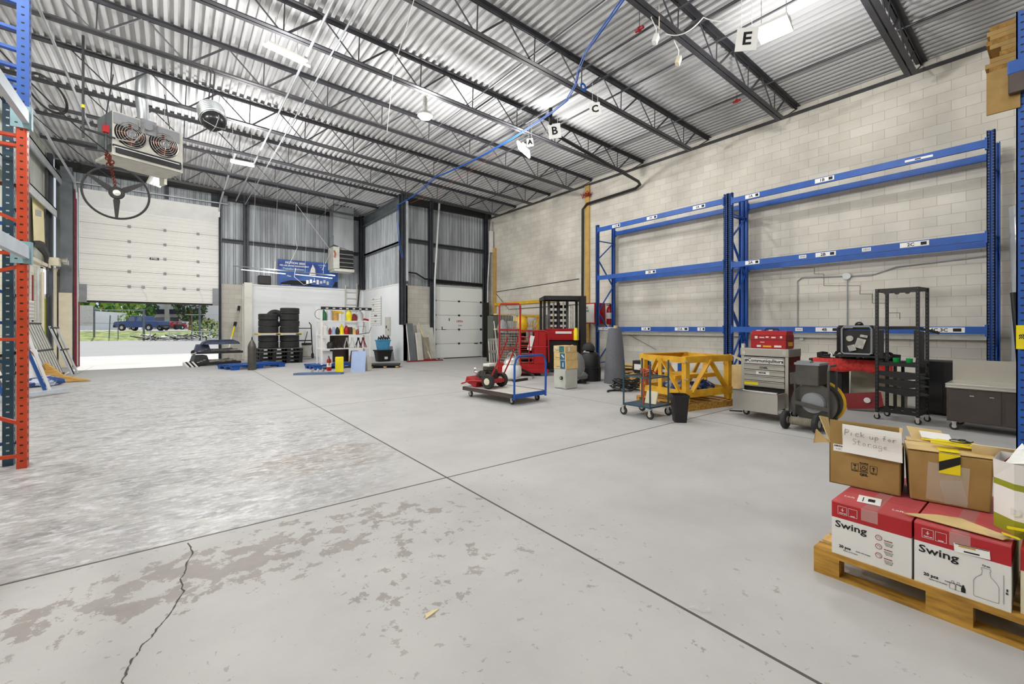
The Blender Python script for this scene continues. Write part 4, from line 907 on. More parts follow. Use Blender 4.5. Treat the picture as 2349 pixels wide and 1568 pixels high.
MB().lathe([(.001, 0), (.2, .0), (.26, .1), (.27, .3), (.2, .48), (.07, .56), (.05, .6), (.001, .61)], 14, (.0, 0, 0)).build('bag', 'yellow', t, True)
t = thing('plastic_bag', 'grey white plastic bag left of the yellow bag', 'bag', (8.55, 11.5, 1.22)); MB().lathe([(.001, 0), (.15, 0), (.19, .15), (.12, .34), (.04, .42), (.001, .43)], 11).build('bag', 'wrap' if False else 'plastic_grey', t, True)
t = thing('spray_can_box', 'speckled box of small parts between grey and yellow bags', 'box', (8.85, 11.35, 1.22)); MB().box(-.13, .13, -.1, .1, 0, .38).build('carton', 'silver', t)
t = thing('branch_bundle', 'pile of brown sticks and cartons on the shelf top right of the yellow bag', 'sticks', (9.7, 11.4, 1.22)); m = MB()
for k in range(14): a = r7.uniform(0, PI); m.bar((r7.uniform(-.15, .25), r7.uniform(-.1, .1), r7.uniform(.0, .05)), (r7.uniform(-.15, .25), r7.uniform(-.1, .1), r7.uniform(.15, .42)), .03, .02)
m.box(-.25, -.02, -.12, .12, 0, .2).build('sticks', 'cardlight', t)
# green board, timber, dark post, slatted frame
t = thing('steel_cabinet', 'grey green flat cabinet standing in the recess corner by the yellow post', 'cabinet', (10.15, 14.2, 0), -.0)
MB().box(-.05, .95, 0, .4, .72, 1.86).build('body', 'greygreen', t); MB().box(-.08, .98, -.03, .42, 0, .72).build('base', 'black', t); MB().box(.0, .9, .05, .3, 1.86, 1.9).build('top', 'black', t)
for z, lab in ((1.86, 'upper'), (1.3, 'lower')):
    t = thing('timber_plank', '%s pale yellow timber plank jutting out beside the grey green cabinet' % lab, 'timber', (9.55, 13.2, z), .0)
    MB().box(0, 2.2, 0, .2, 0, .05).box(.45, 2.2, .22, .4, .0, .06).build('plank', 'timber', t)
t = thing('timber_rack', 'steel arm rack carrying the yellow timber planks', 'rack', (11.0, 13.1, 0)); MB().box(0, .06, .1, .16, 0, 1.86).box(.6, .66, .1, .16, 0, 1.86).box(-.3, .66, .05, .35, 1.8, 1.86).box(-.3, .66, .05, .35, 1.24, 1.3).build('frame', 'yellow', t)
o = MB().box(XR-.1, XR-.03, 12.3, YA-.55, 2.4, 2.52).build('bumper_rail', 'yellow'); tag(o, 'yellow horizontal guard rail on the block wall beside the forklift', 'rail')
t = thing('slatted_gate', 'pale slatted wooden frame leaning in front of the grey green cabinet', 'frame', (9.05, 12.55, 0), .2)
m = MB('limestone'); m.T = TM((0, 0, 0), (-.08, 0, 0)); m.box(-.3, -.25, 0, .04, 0, 1.0).box(.25, .3, 0, .04, 0, 1.0).box(-.3, .3, 0, .04, .92, 1.0).box(-.3, .3, 0, .04, .48, .58)
for k in range(4): m.box(-.19+k*.12, -.15+k*.12, .0, .03, 0, .95)
m.build('slats', None, t)
t = thing('broom_stick', 'long white stick standing against the slatted wooden frame', 'stick', (9.0, 12.4, 0)); MB().tube([(0, -.1, 0), (.1, .35, 1.62)], .014, 7).build('pole', 'pvc', t, True)
t = thing('tall_black_board', 'black narrow board standing in the recess corner left of the yellow post', 'board', (11.3, YA-.35, 0)); MB().box(0, .3, 0, .1, 0, 2.55).build('panel', 'black', t)
# ---- stand-up forklift ----
t = thing('reach_forklift', 'black and red stand-up reach forklift parked at the block wall', 'forklift', (9.72, 10.05, 0), -.6)
MB().box(-.45, .55, -.55, .55, .1, 1.0).build('body', 'black', t, bevel=.03)
MB().box(-.47, .5, -.6, .45, 1.0, 1.3).prism([(-.6, 1.3), (-.6, 1.36), (.2, 1.33), (.2, 1.3)], 'x', -.47, .4).build('hood', 'red', t, bevel=.03)
MB('white').box(-.2, .3, -.61, -.603, 1.2, 1.27).build('decal', None, t)
MB().box(-.55, .75, -.6, -.5, 2.24, 2.36).box(-.55, -.45, -.6, .62, 2.26, 2.36).box(-.55, .75, .54, .62, 2.26, 2.36).box(.65, .75, -.6, .62, 2.24, 2.36).box(-.5, .7, -.5, .54, 2.33, 2.37).build('overhead_guard', 'black', t)
for (x, y) in ((-.5, .57), (-.5, -.3), (.7, .57)): MB().box(x-.04, x+.04, y-.035, y+.035, 1.2, 2.28).build('guard_post', 'black', t)
MB().box(.55, .72, -.75, -.45, .05, 2.34).build('side_panel', 'black', t)
m = MB('steelgrey', 'black')
for x in (-.28, .02, .32): m.box(x-.04, x+.04, .2, .28, .2, 2.25)
m.use(1)
for k in range(5): m.box(-.3, .34, .3, .32, 1.3+k*.18, 1.4+k*.18)
m.build('mast', None, t)
MB().tube([(-.15, .1, 1.3), (-.15, .1, 2.2)], .03, 8).tube([(.17, .1, 1.3), (.17, .1, 2.2)], .03, 8).tube([(.45, .08, 1.3), (.45, .08, 2.1)], .045, 8).tube([(-.4, .05, 1.3), (-.4, .05, 1.8)], .04, 8).build('hydraulic_cylinder', 'chrome', t, True)
m = MB()
for k in range(24): m.torus((-.03, .1, 1.35+k*.035), .024, .009, 'x', 8, 4).torus((.05, .1, 1.35+k*.035), .024, .009, 'x', 8, 4)
m.build('lift_chain', 'black', t)
MB().lathe([(.07, 0), (.07, .3), (.05, .34), (.05, .38), (.001, .38)], 12, (.42, -.66, 1.0)).build('yellow_bottle', 'yellowbright', t, True)
MB().box(-1.25, -.45, -.45, -.3, .05, .14).box(-1.25, -.45, .3, .45, .05, .14).build('outrigger', 'black', t)
for y in (-.4, .4): wheel(MB(), (-1.1, y, .08), .08, .1, 'y').build('wheel', 'rubber', t, True)
wheel(MB(), (.3, 0, .13), .13, .12, 'x').build('wheel', 'rubber', t, True)
# ---- grey safe with three cartons ----
t = thing('safe', 'grey steel safe on the floor with lock knob, under three tan cartons', 'safe', (6.93, 6.93, 0), .03)
MB().box(0, .38, 0, .38, .01, .45).build('body', 'safegrey', t, bevel=.006)
MB().box(-.012, 0, .015, .365, .03, .435).build('door', 'safegrey', t, bevel=.004)
MB('rubber', 'silver').lathe([(.001, -.05), (.035, -.048), (.04, -.012)], 18, (0, .12, .25), 'x').use(1).lathe([(.001, -.055), (.018, -.052), (.02, -.04)], 14, (0, .12, .25), 'x').build('lock', None, t, True)
MB().tube([(-.02, .0, .06), (-.02, .0, .11)], .009, 8).tube([(-.02, .0, .36), (-.02, .0, .41)], .009, 8).build('hinge', 'silver', t, True)
M('greenpic', '#2f6b6a', .6, 0, .5, 30); M('bluepic', '#1f5f86', .6, 0, .3, 20)
zz = .452
for (w, d, h, dy, lab, kk) in ((.40, .38, .2, 0, 'bottom tan carton with blue picture, of three on the grey safe', 0), (.40, .36, .165, .01, 'middle tan carton with blue green picture, of three on the grey safe', 1), (.42, .34, .155, .03, 'top tan carton with green picture, of three on the grey safe', 2)):
    t = thing('cardboard_box', lab, 'box', (6.93, 6.93+dy, zz), .03+.03*kk)
    MB().box(-.005, w-.01, -.01, d, 0, h).build('carton', 'cardlight', t, bevel=.004)
    m = MB('bluepic' if kk < 2 else 'greenpic', 'boxwhite', 'ink').box(-.008, -.005, .02, .17, .008, h-.008).use(1)
    if kk == 0: m.tube([(-.01, .08, .05), (-.01, .08, .15)], .014, 6)
    if kk == 1: m.obox((-.009, .08, .09), (.002, .09, .03), (.7, 0, 0))
    if kk == 2: m.torus((-.009, .28, .08), .04, .01, 'x', 16, 4).box(.1, .16, -.013, -.01, .03, .12)
    m.use(2).text('THIS SIDE UP', .02, face_mx((-.009, .24, .05), '-x')); m.build('print', None, t)
    zz += h+.002
# ---- chair wrapped in plastic, black covered drum, carpet roll ----
t = thing('office_chair', 'dark grey office chair wrapped in clear plastic behind the safe', 'chair', (7.9, 7.55, 0), .4)
MB().lathe([(.001, -.06), (.2, -.05), (.25, 0), (.2, .05), (.001, .06)], 18, (-.06, 0, 0), 'x').build('seat', 'greyfabric', t, True) if False else None
m = MB(); m.T = TM((-.12, 0, .47), (0, -.15, 0)) @ Matrix.Diagonal((1, .95, 1.25, 1)); m.lathe([(.001, -.05), (.2, -.045), (.26, 0), (.2, .05), (.001, .06)], 20, (0, 0, 0), 'x'); m.build('backrest', 'greyfabric', t, True)
m = MB(); m.lathe([(.001, .1), (.24, .12), (.26, .2), (.2, .26), (.001, .27)], 18, (.12, 0, 0)); m.build('seat', 'greyfabric', t, True)
MB().tube([(.1, .1, .6), (.05, .12, .8), (0, .1, .95)], [.05, .08, .03], 8).build('headrest', 'plastic_grey', t, True)
m = MB(); m.T = TM((-.13, 0, .47), (0, -.15, 0)) @ Matrix.Diagonal((1.3, 1.05, 1.35, 1)); m.lathe([(.001, -.06), (.2, -.055), (.27, 0), (.2, .06), (.001, .07)], 16, (0, 0, 0), 'x'); m.build('plastic_wrap', 'wrap', t, True)
MB().box(-.2, .3, -.03, .03, .0, .05).box(.02, .08, -.25, .25, 0, .05).tube([(.05, 0, .03), (.05, 0, .14)], .03, 8).build('base', 'black', t)
t = thing('covered_drum', 'black covered drum with round dark cap beside the wrapped chair', 'drum', (8.62, 7.75, 0))
MB().lathe([(.001, 0), (.29, 0), (.3, .35), (.28, .36), (.27, .66), (.2, .74), (.1, .76), (.001, .76)], 24).build('drum', 'black', t, True)
m = MB(); m.T = TM((-.03, 0, .85), (0, .25, 0)); m.lathe([(.15, -.08), (.17, -.02), (.15, .06), (.08, .13), (.001, .15)], 20); m.build('cap', 'rubber', t, True)
MB().obox((-.14, -.02, .74), (.05, .18, .04), (0, 0, .2)).obox((-.1, .06, .78), (.05, .06, .05), (.3, 0, .2)).build('white_fitting', 'pvc', t, bevel=.01)
t = thing('carpet_roll', 'tall grey carpet roll standing loosely against the blue rack', 'carpet roll', (8.72, 7.0, 0), 0)
MB().lathe([(.001, 0), (.27, 0), (.255, .3), (.215, .9), (.16, 1.37), (.15, 1.375), (.14, 1.34), (.001, 1.3)], 24).build('roll', 'greyfabric', t, True)
MB().tube([(.03, 0, 1.3), (.03, 0, 1.44)], .05, 10).build('core', 'cardlight', t, True)
MB().obox((.1, .3, .42), (.06, .03, .84), (.15, 0, 0)).build('loose_edge', 'greyfabric', t)
t = thing('cardboard_scraps', 'flat cardboard pieces lying between covered drum and carpet roll', 'cardboard', (9.75, 7.3, 0), .3)
m = MB()
for k in range(8): m.obox((random.uniform(-.1, .3), random.uniform(-.3, .3), .03+.05*k), (.5, .5, .02), (random.uniform(-.08, .08), random.uniform(-.08, .08), random.uniform(-.4, .4)))
m.build('pieces', 'cardlight', t)
# fire hose cabinet and extinguisher at the post
t = thing('fire_hose_cabinet', 'red fire cabinet with pale front fixed beside the yellow post', 'cabinet', (XR-.55, 9.95, 1.52)); MB().box(0, .52, 0, .6, 0, .72).build('body', 'red', t, bevel=.01)
MB('pvc', 'ink').box(-.01, 0, .04, .56, .04, .68).use(1).text('FIRE', .1, face_mx((-.012, .4, .55), '-x'), .002).text('HOSE', .1, face_mx((-.012, .4, .44), '-x'), .002).build('front', None, t)
def extinguisher(name, lab, loc, s=1, band='boxwhite'):
    t = thing(name, lab, 'extinguisher', loc)
    MB().lathe([(.001, 0), (.075*s, 0), (.08*s, .02*s), (.08*s, .36*s), (.06*s, .42*s), (.025*s, .45*s), (.025*s, .48*s), (.001, .48*s)], 18).build('cylinder', 'red', t, True)
    MB().lathe([(.081*s, .14*s), (.0815*s, .15*s), (.0815*s, .28*s), (.081*s, .29*s)], 18, cap=False).build('label', band, t, True)
    MB().box(-.02*s, .02*s, -.02*s, .1*s, .48*s, .5*s).box(-.015*s, .015*s, -.02*s, .12*s, .52*s, .535*s).build('lever', 'black', t)
    MB().tube([(0, -.03*s, .48*s), (-.02*s, -.11*s, .42*s), (-.03*s, -.11*s, .2*s)], .012*s, 7).build('hose', 'black', t, True)
    return t
extinguisher('fire_extinguisher', 'red fire extinguisher hanging behind the first blue rack frame', (XR-.14, 9.66, 1.5), 1.35)
tag(MB().box(XR-.03, XR, 9.56, 9.76, 1.5, 2.2).build('wall_bracket', 'red'), 'red backing plate of the extinguisher on the block wall', 'bracket')
# ---- cable heap, chargers ----
m = MB(); r9 = random.Random(11)
for k in range(16):
    cx_, cy_, R_ = r9.uniform(-.15, .15), r9.uniform(-.15, .15), r9.uniform(.12, .3); z0 = r9.uniform(.02, .22); pts = []
    for i in range(22): a = 2*PI*i/20; pts.append((cx_+R_*math.cos(a)*1.1, cy_+R_*math.sin(a), z0+.05*math.sin(2*a+k)+.02))
    m.tube(pts, .012, 5)
m.tube([(-.3, 0, .02), (-.55, .1, .02), (-.7, .0, .03)], .02, 6)
tag(m.build('cable_heap', 'black', None, True), 'tangled heap of black cables on the floor behind the basket cart', 'cables', None, (8.0, 6.05, 0))
t = thing('wooden_crate', 'low yellowish crate of small parts behind the cable heap', 'crate', (8.75, 6.0, 0), .1); MB().box(-.3, .3, -.35, .35, 0, .32).build('crate', 'wood', t); MB().box(-.2, .2, -.25, .3, .32, .36).build('parts', 'engine', t)
t = thing('battery_charger', 'black battery charger box with white label on the low crate', 'charger', (8.6, 6.15, .362)); MB().box(-.12, .12, -.16, .14, 0, .26).build('box', 'black', t, bevel=.008); MB().box(-.124, -.12, -.1, .09, .05, .18).build('label', 'boxwhite', t)
t = thing('red_box', 'small red box right of the battery charger', 'box', (8.62, 5.83, .36)); MB().box(-.1, .1, -.12, .12, 0, .17).build('box', 'red', t, bevel=.008)
t = thing('white_jug', 'white plastic jug standing behind the small red box', 'jug', (9.0, 5.75, .36)); MB().lathe([(.001, 0), (.12, 0), (.125, .25), (.06, .36), (.05, .38), (.001, .38)], 16).torus((0, -.02, .33), .06, .012, 'x', 12, 5, 0, PI).build('jug', 'pvc', t, True); MB().box(-.126, -.118, -.06, .06, .08, .2).build('label', 'bluepic', t)
# ---- teal basket cart ----
t = thing('utility_cart', 'dark teal two-shelf utility cart on large casters', 'cart', (5.69, 3.9, 0))
for x, y in ((0, 0), (0, .49), (.49, 0), (.49, .49)):
    MB().tube([(x, y, .14), (x, y, .88)], .014, 8).build('post', 'teal', t, True); caster(t, x, y, .065)
MB().box(-.01, .5, -.01, .5, .16, .185).build('shelf', 'teal', t); m = MB().tube([(0, 0, .62), (.49, 0, .62), (.49, .49, .62), (0, .49, .62), (0, 0, .62)], .01, 6)
for k in range(9): m.tube([(0, .05*k+.04, .62), (.49, .05*k+.04, .62)], .004, 4)
m.build('wire_shelf', 'teal', t)
o = MB(); 
for k in range(14): o.tube([(random.uniform(-.08, .1), random.uniform(-.12, .1), random.uniform(.02, .1)) for q in range(4)], .014, 5)
o.tube([(-.05, -.05, .05), (-.06, -.05, -.08), (-.05, -.06, -.14)], .03, 6); tag(o.build('strap_bundle', 'copper', None, True), 'bundle of orange red straps on the wire shelf of the utility cart', 'straps', None, (5.95, 4.15, .63))
o = MB('copper').bar((0, 0, 0), (.01, 0, .56), .025, .015); tag(o.build('orange_lath'), 'orange brown lath standing on the lower shelf of the utility cart', 'lath', None, (5.8, 4.1, .187))
o = MB('cream').obox((0, 0, .1), (.02, .2, .2), (0, .3, 0)); tag(o.build('white_card'), 'white card with pattern leaning on the lower cart shelf', 'card', None, (5.95, 4.05, .19))
# ---- black waste bin ----
t = thing('waste_bin', 'black plastic waste bin on the floor in front of the utility cart', 'bin', (5.93, 3.56, 0), .75)
h = .40
m = MB()
def rrect(w, d, z, r=.03, n=4):
    pts = []
    for (cx_, cy_, a0) in ((w/2-r, d/2-r, 0), (-w/2+r, d/2-r, PI/2), (-w/2+r, -d/2+r, PI), (w/2-r, -d/2+r, 1.5*PI)):
        for k in range(n+1): a = a0+PI/2*k/n; pts.append((cx_+r*math.cos(a), cy_+r*math.sin(a), z))
    return pts
def loft(m, rings, capb=True, capt=False):
    n = len(rings[0]); vs = [p for r in rings for p in r]; fs = []
    for j in range(len(rings)-1):
        for i in range(n): fs.append((j*n+i, j*n+(i+1) % n, (j+1)*n+(i+1) % n, (j+1)*n+i))
    if capb: fs.append(tuple(range(n-1, -1, -1)))
    if capt: fs.append(tuple((len(rings)-1)*n+i for i in range(n)))
    return m.add(vs, fs)
loft(m, [rrect(.22, .17, 0), rrect(.285, .225, h-.03), rrect(.30, .24, h-.03), rrect(.30, .24, h), rrect(.28, .22, h), rrect(.21, .16, .02)], True, True); m.build('bin', 'black', t, True)
# ---- yellow steel crate ----
t = thing('steel_crate', 'open yellow timber crate with diagonal struts on its own pallet', 'crate', (6.77, 3.95, 0), -.18)
A_, B_, H_ = 1.08, .95, .90       # along local x (to the wall), along local y
w_ = .09
for x, y in ((0, 0), (A_, 0), (0, B_), (A_, B_)): MB().box(x-w_/2, x+w_/2, y-w_/2, y+w_/2, .12, H_).build('post', 'crateyellow', t)
for z, hh in ((H_-.1, .1), (.22, .12)):
    MB().box(-.05, A_+.05, -.06, -.035, z, z+hh).build('rail', 'crateyellow', t); MB().box(-.05, A_+.05, B_+.035, B_+.06, z, z+hh).build('rail', 'crateyellow', t)
    MB().box(-.06, -.035, -.05, B_+.05, z, z+hh).build('rail', 'crateyellow', t); MB().box(A_+.035, A_+.06, -.05, B_+.05, z, z+hh).build('rail', 'crateyellow', t)
MB().box(.0, A_, B_*.5-.04, B_*.5+.04, .22, .3).box(-.05, A_+.05, -.05, .03, H_-.01, H_+.01).box(-.05, A_+.05, B_-.03, B_+.05, H_-.01, H_+.01).build('rail', 'crateyellow', t)
MB().box(.0, A_, -.05, -.03, .5, .58).build('rail', 'crateyellow', t) if False else None
for y in (-.045, B_+.045):
    MB().bar((A_*.5, y, H_-.06), (A_*.08, y, .3), .025, .085, (0, 1, 0)).build('strut', 'crateyellow', t); MB().bar((A_*.5, y, H_-.06), (A_*.92, y, .3), .025, .085, (0, 1, 0)).build('strut', 'crateyellow', t)
for x in (-.045, A_+.045):
    MB().bar((x, B_*.5, H_-.06), (x, B_*.08, .3), .025, .085, (1, 0, 0)).build('strut', 'crateyellow', t); MB().bar((x, B_*.62, H_-.06), (x, B_*.94, .3), .025, .085, (1, 0, 0)).build('strut', 'crateyellow', t)
    MB().box(x-.012, x+.012, B_*.5, B_*.5+.08, .3, H_-.05).build('strut', 'crateyellow', t)
MB().box(-.03, A_+.03, B_*.2, B_*.28, .5, .57).box(A_*.3, A_*.7, B_*.3, B_*.8, .5, .56).build('rail', 'crateyellow', t)
m = MB('palletwood')
for y in (-.08, B_*.5, B_+.02): m.box(-.1, A_+.1, y, y+.08, .0, .1)
for k in range(6): m.box(-.1+k*.236, .0+k*.236, -.08, B_+.1, .1, .12)
m.build('pallet', None, t)
for z in (.22, .5, .8): MB().obox((-.05, -.05, z+.03), (.05, .05, .02), (0, 0, .78)).build('clip', 'silver', t)
# contents
M('bluebag', '#27467f', .45, 0, .6, 9, hex2='#c9cfe0', lo=.5, hi=.6)
m = MB(); r3 = random.Random(2)
for k in range(11):
    c0 = (r3.uniform(.15, .85), r3.uniform(.15, .75)); pts = [(c0[0]+r3.uniform(-.15, .15), c0[1]+r3.uniform(-.15, .15), .2+r3.uniform(0, .2)) for q in range(4)]
    m.tube(pts, [.05, .09, .08, .04], 7)
o = m.build('sheeting_heap', 'bluebag', None, True); tag(o, 'crumpled blue and white sheeting heaped inside the yellow crate', 'sheeting', None, (6.77, 3.95, 0), -.18)
t = thing('booklet', 'blue and white carton seen through the back of the yellow crate', 'box', (7.9, 4.7, .5)); MB('boxwhite', 'blue').box(0, .1, 0, .2, -.5, .18).use(1).box(-.002, .102, -.002, .08, -.3, .18).build('carton', None, t)
t = thing('cardboard_box', 'large tan cardboard box with open flap behind the yellow crate', 'box', (8.75, 3.85, 0), -.3); MB().box(0, .6, 0, .55, 0, .62).build('carton', 'cardlight', t); MB().obox((-.0, .0, .72), (.4, .5, .006), (.4, .3, 0)).build('flap', 'cardpale', t)
t = thing('paper_sacks', 'torn grey paper sack slumped between yellow crate and tool chest', 'sack', (8.5, 3.35, 0)); m = MB(); loft(m, [rrect(.5, .4, 0, .1), rrect(.56, .46, .15, .12), rrect(.4, .36, .36, .1), rrect(.46, .25, .5, .1)], True, True); m.build('sack', 'gripper', t, True)
t = thing('wooden_box', 'brown wooden box base on the floor left of the tool chest', 'box', (7.78, 3.32, 0), .0); MB().box(0, .35, 0, .3, .0, .22).build('body', 'wooddark', t)
# ---- tool chest ----
TX, TY0, TY1 = 7.2, 2.56, 3.24
t = thing('tool_chest', 'stainless steel rolling tool chest with its bottom drawer pulled out', 'tool chest', (TX, TY0, 0))
w, D, z0, z1 = TY1-TY0, .46, .13, 1.07
MB().box(0, .03, 0, .045, z0, z1-.005).box(0, .03, w-.045, w, z0, z1-.005).box(.02, D, 0, .02, z0, z1-.005).box(.02, D, w-.02, w, z0, z1-.005).box(D-.02, D, 0, w, z0, z1-.005).box(0, D, 0, w, z0, z0+.03).build('body', 'stainless', t)
MB().box(.03, D+.001, -.003, 0, z0, z1-.05).build('side_panel', 'stainlessdark', t)
MB('black').box(.04, D-.02, .02, w-.02, z0+.03, .55).build('cavity', None, t)
MB().box(-.015, D+.01, -.01, w+.01, z1-.12, z1).build('lid_box', 'stainless', t, bevel=.008)
zz = .94; hs = (.12, .085, .085, .085, .09)
for k, hh in enumerate(hs):
    d_ = MB().box(-.008, .02, .05, w-.05, zz-hh+.006, zz).build('drawer', 'stainless', t)
    MB().prism([(-.03, zz-.012), (-.008, zz-.022), (-.008, zz), (-.03, zz-.004)], 'y', .05, w-.05).build('handle', 'chrome', d_)
    if k == 0: MB('paper', 'ink').box(-.0105, -.008, .07, w-.06, zz-.095, zz-.03).use(1).text('#Communiqulitura', .072, face_mx((-.012, w/2, zz-.062), '-x'), .002).build('sticker', None, d_)
    if k == 1: MB('ink').text('COSEL', .04, face_mx((-.0095, w/2, zz-.05), '-x'), .002).build('sticker', None, d_)
    if k == 2: MB('paper', 'ink').box(-.010, -.008, w*.38, w*.66, zz-.068, zz-.024).use(1).text('VEVOR', .034, face_mx((-.0115, w*.53, zz-.046), '-x'), .002).build('sticker', None, d_)
    if k == 4: MB('yellowbright').box(-.0095, -.008, w*.62, w-.055, zz-.07, zz-.024).build('tape', None, d_)
    zz -= hh
d_ = MB().box(-.31, -.29, .03, w-.01, .13, .44).box(-.29, .15, .03, .045, .2, .42).box(-.29, .15, w-.03, w-.015, .2, .42).box(-.29, .15, .03, w-.02, .19, .2).build('drawer', 'stainless', t)
MB().prism([(-.335, .425), (-.31, .415), (-.31, .445), (-.335, .44)], 'y', .03, w-.01).build('handle', 'chrome', d_); MB().box(.0, .02, .04, w-.04, .47, .49).build('rail', 'chrome', d_)
for x, y in ((.05, .06), (.05, w-.06), (D-.05, .06), (D-.05, w-.06)): caster(t, x, y, .05, 'rubber')
MB().tube([(-.0, w-.02, .05), (-.1, w+.14, .05)], .012, 6).build('brake_lever', 'black', t)
MB().box(-.02, -.012, .02, .07, .96, 1.04).box(-.02, -.012, w-.07, w-.02, .96, 1.04).box(-.02, .03, w-.06, w-.01, 1.07, 1.14).build('latch', 'silver', t)
MB().box(.05, .38, -.006, -.003, .55, .72).build('side_label', 'silver', t)
t = thing('toolbox', 'glossy red metal toolbox with stickers on top of the tool chest', 'toolbox', (TX+.02, TY0+.04, z1+.002))
w2 = .5; mb = MB('red', 'reddark'); mb.prism([(0, 0), (.3, 0), (.3, .2), (.26, .27), (.04, .27), (0, .2)], 'y', 0, w2); mb.use(1).box(-.006, .306, -.004, w2+.004, .13, .15).box(-.006, .306, -.004, w2+.004, .2, .21); mb.build('body', None, t, bevel=.005)
MB().box(-.002, .3, -.003, 0, .02, .2).build('end_panel', 'reddark', t)
m = MB('boxwhite', 'yellow')
for (a, b, c_, d_) in ((.06, .16, .02, .05), (.35, .41, .02, .05), (.05, .08, .16, .19), (.14, .2, .16, .18), (.24, .28, .165, .185), (.3, .37, .16, .175), (.4, .44, .15, .19), (.3, .36, .09, .1)): m.box(-.0025, -.001, a, b, c_, d_)
m.use(1).box(-.002, -.001, .2, .32, .02, .045).box(.08, .25, -.005, -.003, .04, .1); m.build('sticker', None, t)
MB().tube([(.15, .15, .27), (.15, .16, .3), (.15, .34, .3), (.15, .35, .27)], .01, 7).build('handle', 'black', t, True)
MB().box(.1, .2, .38, .46, .27, .285).box(.05, .1, .2, .26, .27, .29).build('latch', 'silver', t)
# paper behind it
# ---- strapping dispenser cart ----
t = thing('strapping_cart', 'grey steel strapping dispenser cart with reel, tray and rubber wheels', 'cart', (6.84, 2.19, 0), .0)
def LC(u, v, dep):     # reference: pixel at a given depth, relative to the cart origin
    d = ray(u, v); return (d[0]*dep-6.8, d[1]*dep-2.22, HC+d[2]*dep)
M('cartgrey', '#55534f', .4, .4, .15, 6)
MB().box(-.02, .36, -.13, .15, .60, .9).build('tray', 'cartgrey', t, bevel=.015)
MB().box(-.03, .37, -.14, .16, .88, .91).box(.0, .14, -.02, .14, .91, .93).build('tray_rim', 'plastic_grey', t)
MB().tube([(-.02, -.24, .08), (-.02, -.24, .82), (.02, -.24, .88), (.25, -.24, .88)], .016, 8).tube([(-.02, .15, .08), (-.02, .15, .62)], .014, 8).tube([(.3, -.24, .08), (.3, -.24, .8)], .016, 8).tube([(.3, .15, .08), (.3, .15, .6)], .014, 8).box(-.03, .3, -.25, .17, .08, .11).bar((-.03, .16, .36), (-.03, -.25, .3), .01, .05).build('frame', 'cartgrey', t)
m = MB(); m.lathe([(.15, -.03), (.27, -.03), (.275, -.02), (.27, -.01), (.15, -.01)], 28, (.07, -.05, .36), 'x', cap=False); m.lathe([(.001, .2), (.27, .2), (.275, .21), (.27, .22), (.001, .22)], 28, (.07, -.05, .36), 'x'); m.build('reel_flange', 'cartgrey', t, True)
MB().lathe([(.13, -.06), (.15, -.03), (.15, .2)], 24, (.07, -.05, .36), 'x').build('reel_hub', 'plastic_grey', t, True)
MB().lathe([(.22, 0), (.24, .01), (.24, .18), (.22, .2)], 28, (.07, -.05, .36), 'x').build('strap_coil', 'black', t, True)
MB().lathe([(.26, .225), (.30, .23), (.30, .25), (.26, .255)], 28, (.07, -.05, .36), 'x', cap=False).build('cardboard_ring', 'yellow', t, True)
for (y, ) in ((.22,), (-.15,)):
    o = wheel(MB(), (-.16, y, .125), .125, .06, 'y', 24).build('wheel', 'rubber', t, True); MB().lathe([(.001, -.035), (.05, -.034), (.06, .034), (.001, .035)], 16, (-.16, y, .125), 'y').build('hub', 'silver', o, True)
m = MB(); pr = [(.001, -.2)]
for k in range(15): pr += [(.05, -.2+k*.022), (.058, -.19+k*.022)]
pr.append((.001, .13)); m.lathe([(r_, z_*.8) for r_, z_ in pr], 16, (-.16, .06, .125), 'y'); m.build('rubber_sleeve', 'gripper', t, True)
# ---- table with red towel, junk, generator ----
t = thing('work_table', 'black work table under the red towel and generator', 'table', (9.25, 1.7, 0)); MB().box(0, .6, 0, 1.25, .79, .83).build('tabletop', 'black', t)
for x in (.03, .57):
    for y in (.04, 1.2): MB().box(x-.02, x+.02, y-.02, y+.02, 0, .79).build('leg', 'black', t)
t = thing('towel', 'red terry towel hanging over the front of the black table', 'towel', (9.25, 1.76, .832)); m = MB(); vs = []; n = 24
for i in range(n+1):
    y = 1.12*i/n; wv = .006*math.sin(i*1.7)
    vs += [(.5, y, .006+wv*.4), (-.012+wv, y, .006), (-.014+wv*1.5, y, -.1), (-.014+wv*2, y, -.2-.02*math.sin(i*.5))]
m.add(vs, [(4*i+j, 4*i+j+1, 4*i+5+j, 4*i+4+j) for i in range(n) for j in range(3)]); o = m.build('cloth', 'towel', t, True); sm = o.modifiers.new('s', 'SOLIDIFY'); sm.thickness = .008
r5 = random.Random(9)
for k in range(13):
    y = 1.75+.085*k; x = 9.3+r5.uniform(0, .12); kind = k % 4
    lab = '%s %s in the row of gear on the red towel, counted from right' % (['first', 'second', 'third', 'fourth', 'fifth', 'sixth', 'seventh', 'eighth', 'ninth', 'tenth', 'eleventh', 'twelfth', 'thirteenth'][k], ['black block', 'dark ring', 'metal fitting', 'black cable coil'][kind])
    nm = ['black_part', 'lens_ring', 'metal_fitting', 'cable_coil'][kind]
    m = MB()
    if kind == 0: m.obox((0, 0, .04), (.1, .08, .07), (.1, .2, r5.uniform(0, 1)))
    if kind == 1: m.torus((0, 0, .05), .045, .018, 'x', 16, 6)
    if kind == 2: m.obox((0, 0, .025), (.07, .05, .04), (0, .2, r5.uniform(0, 1))).tube([(0, 0, .04), (.02, .03, .08)], .012, 6)
    if kind == 3: m.torus((0, 0, .02), .05, .014, 'z', 16, 6).torus((0, 0, .045), .04, .012, 'z', 16, 6)
    tag(m.build(nm, ['black', 'blackgloss', 'silver', 'rubber'][kind], None, True), lab, 'part', None, (x, y, .842)).scale = (1.35, 1.35, 1.35)
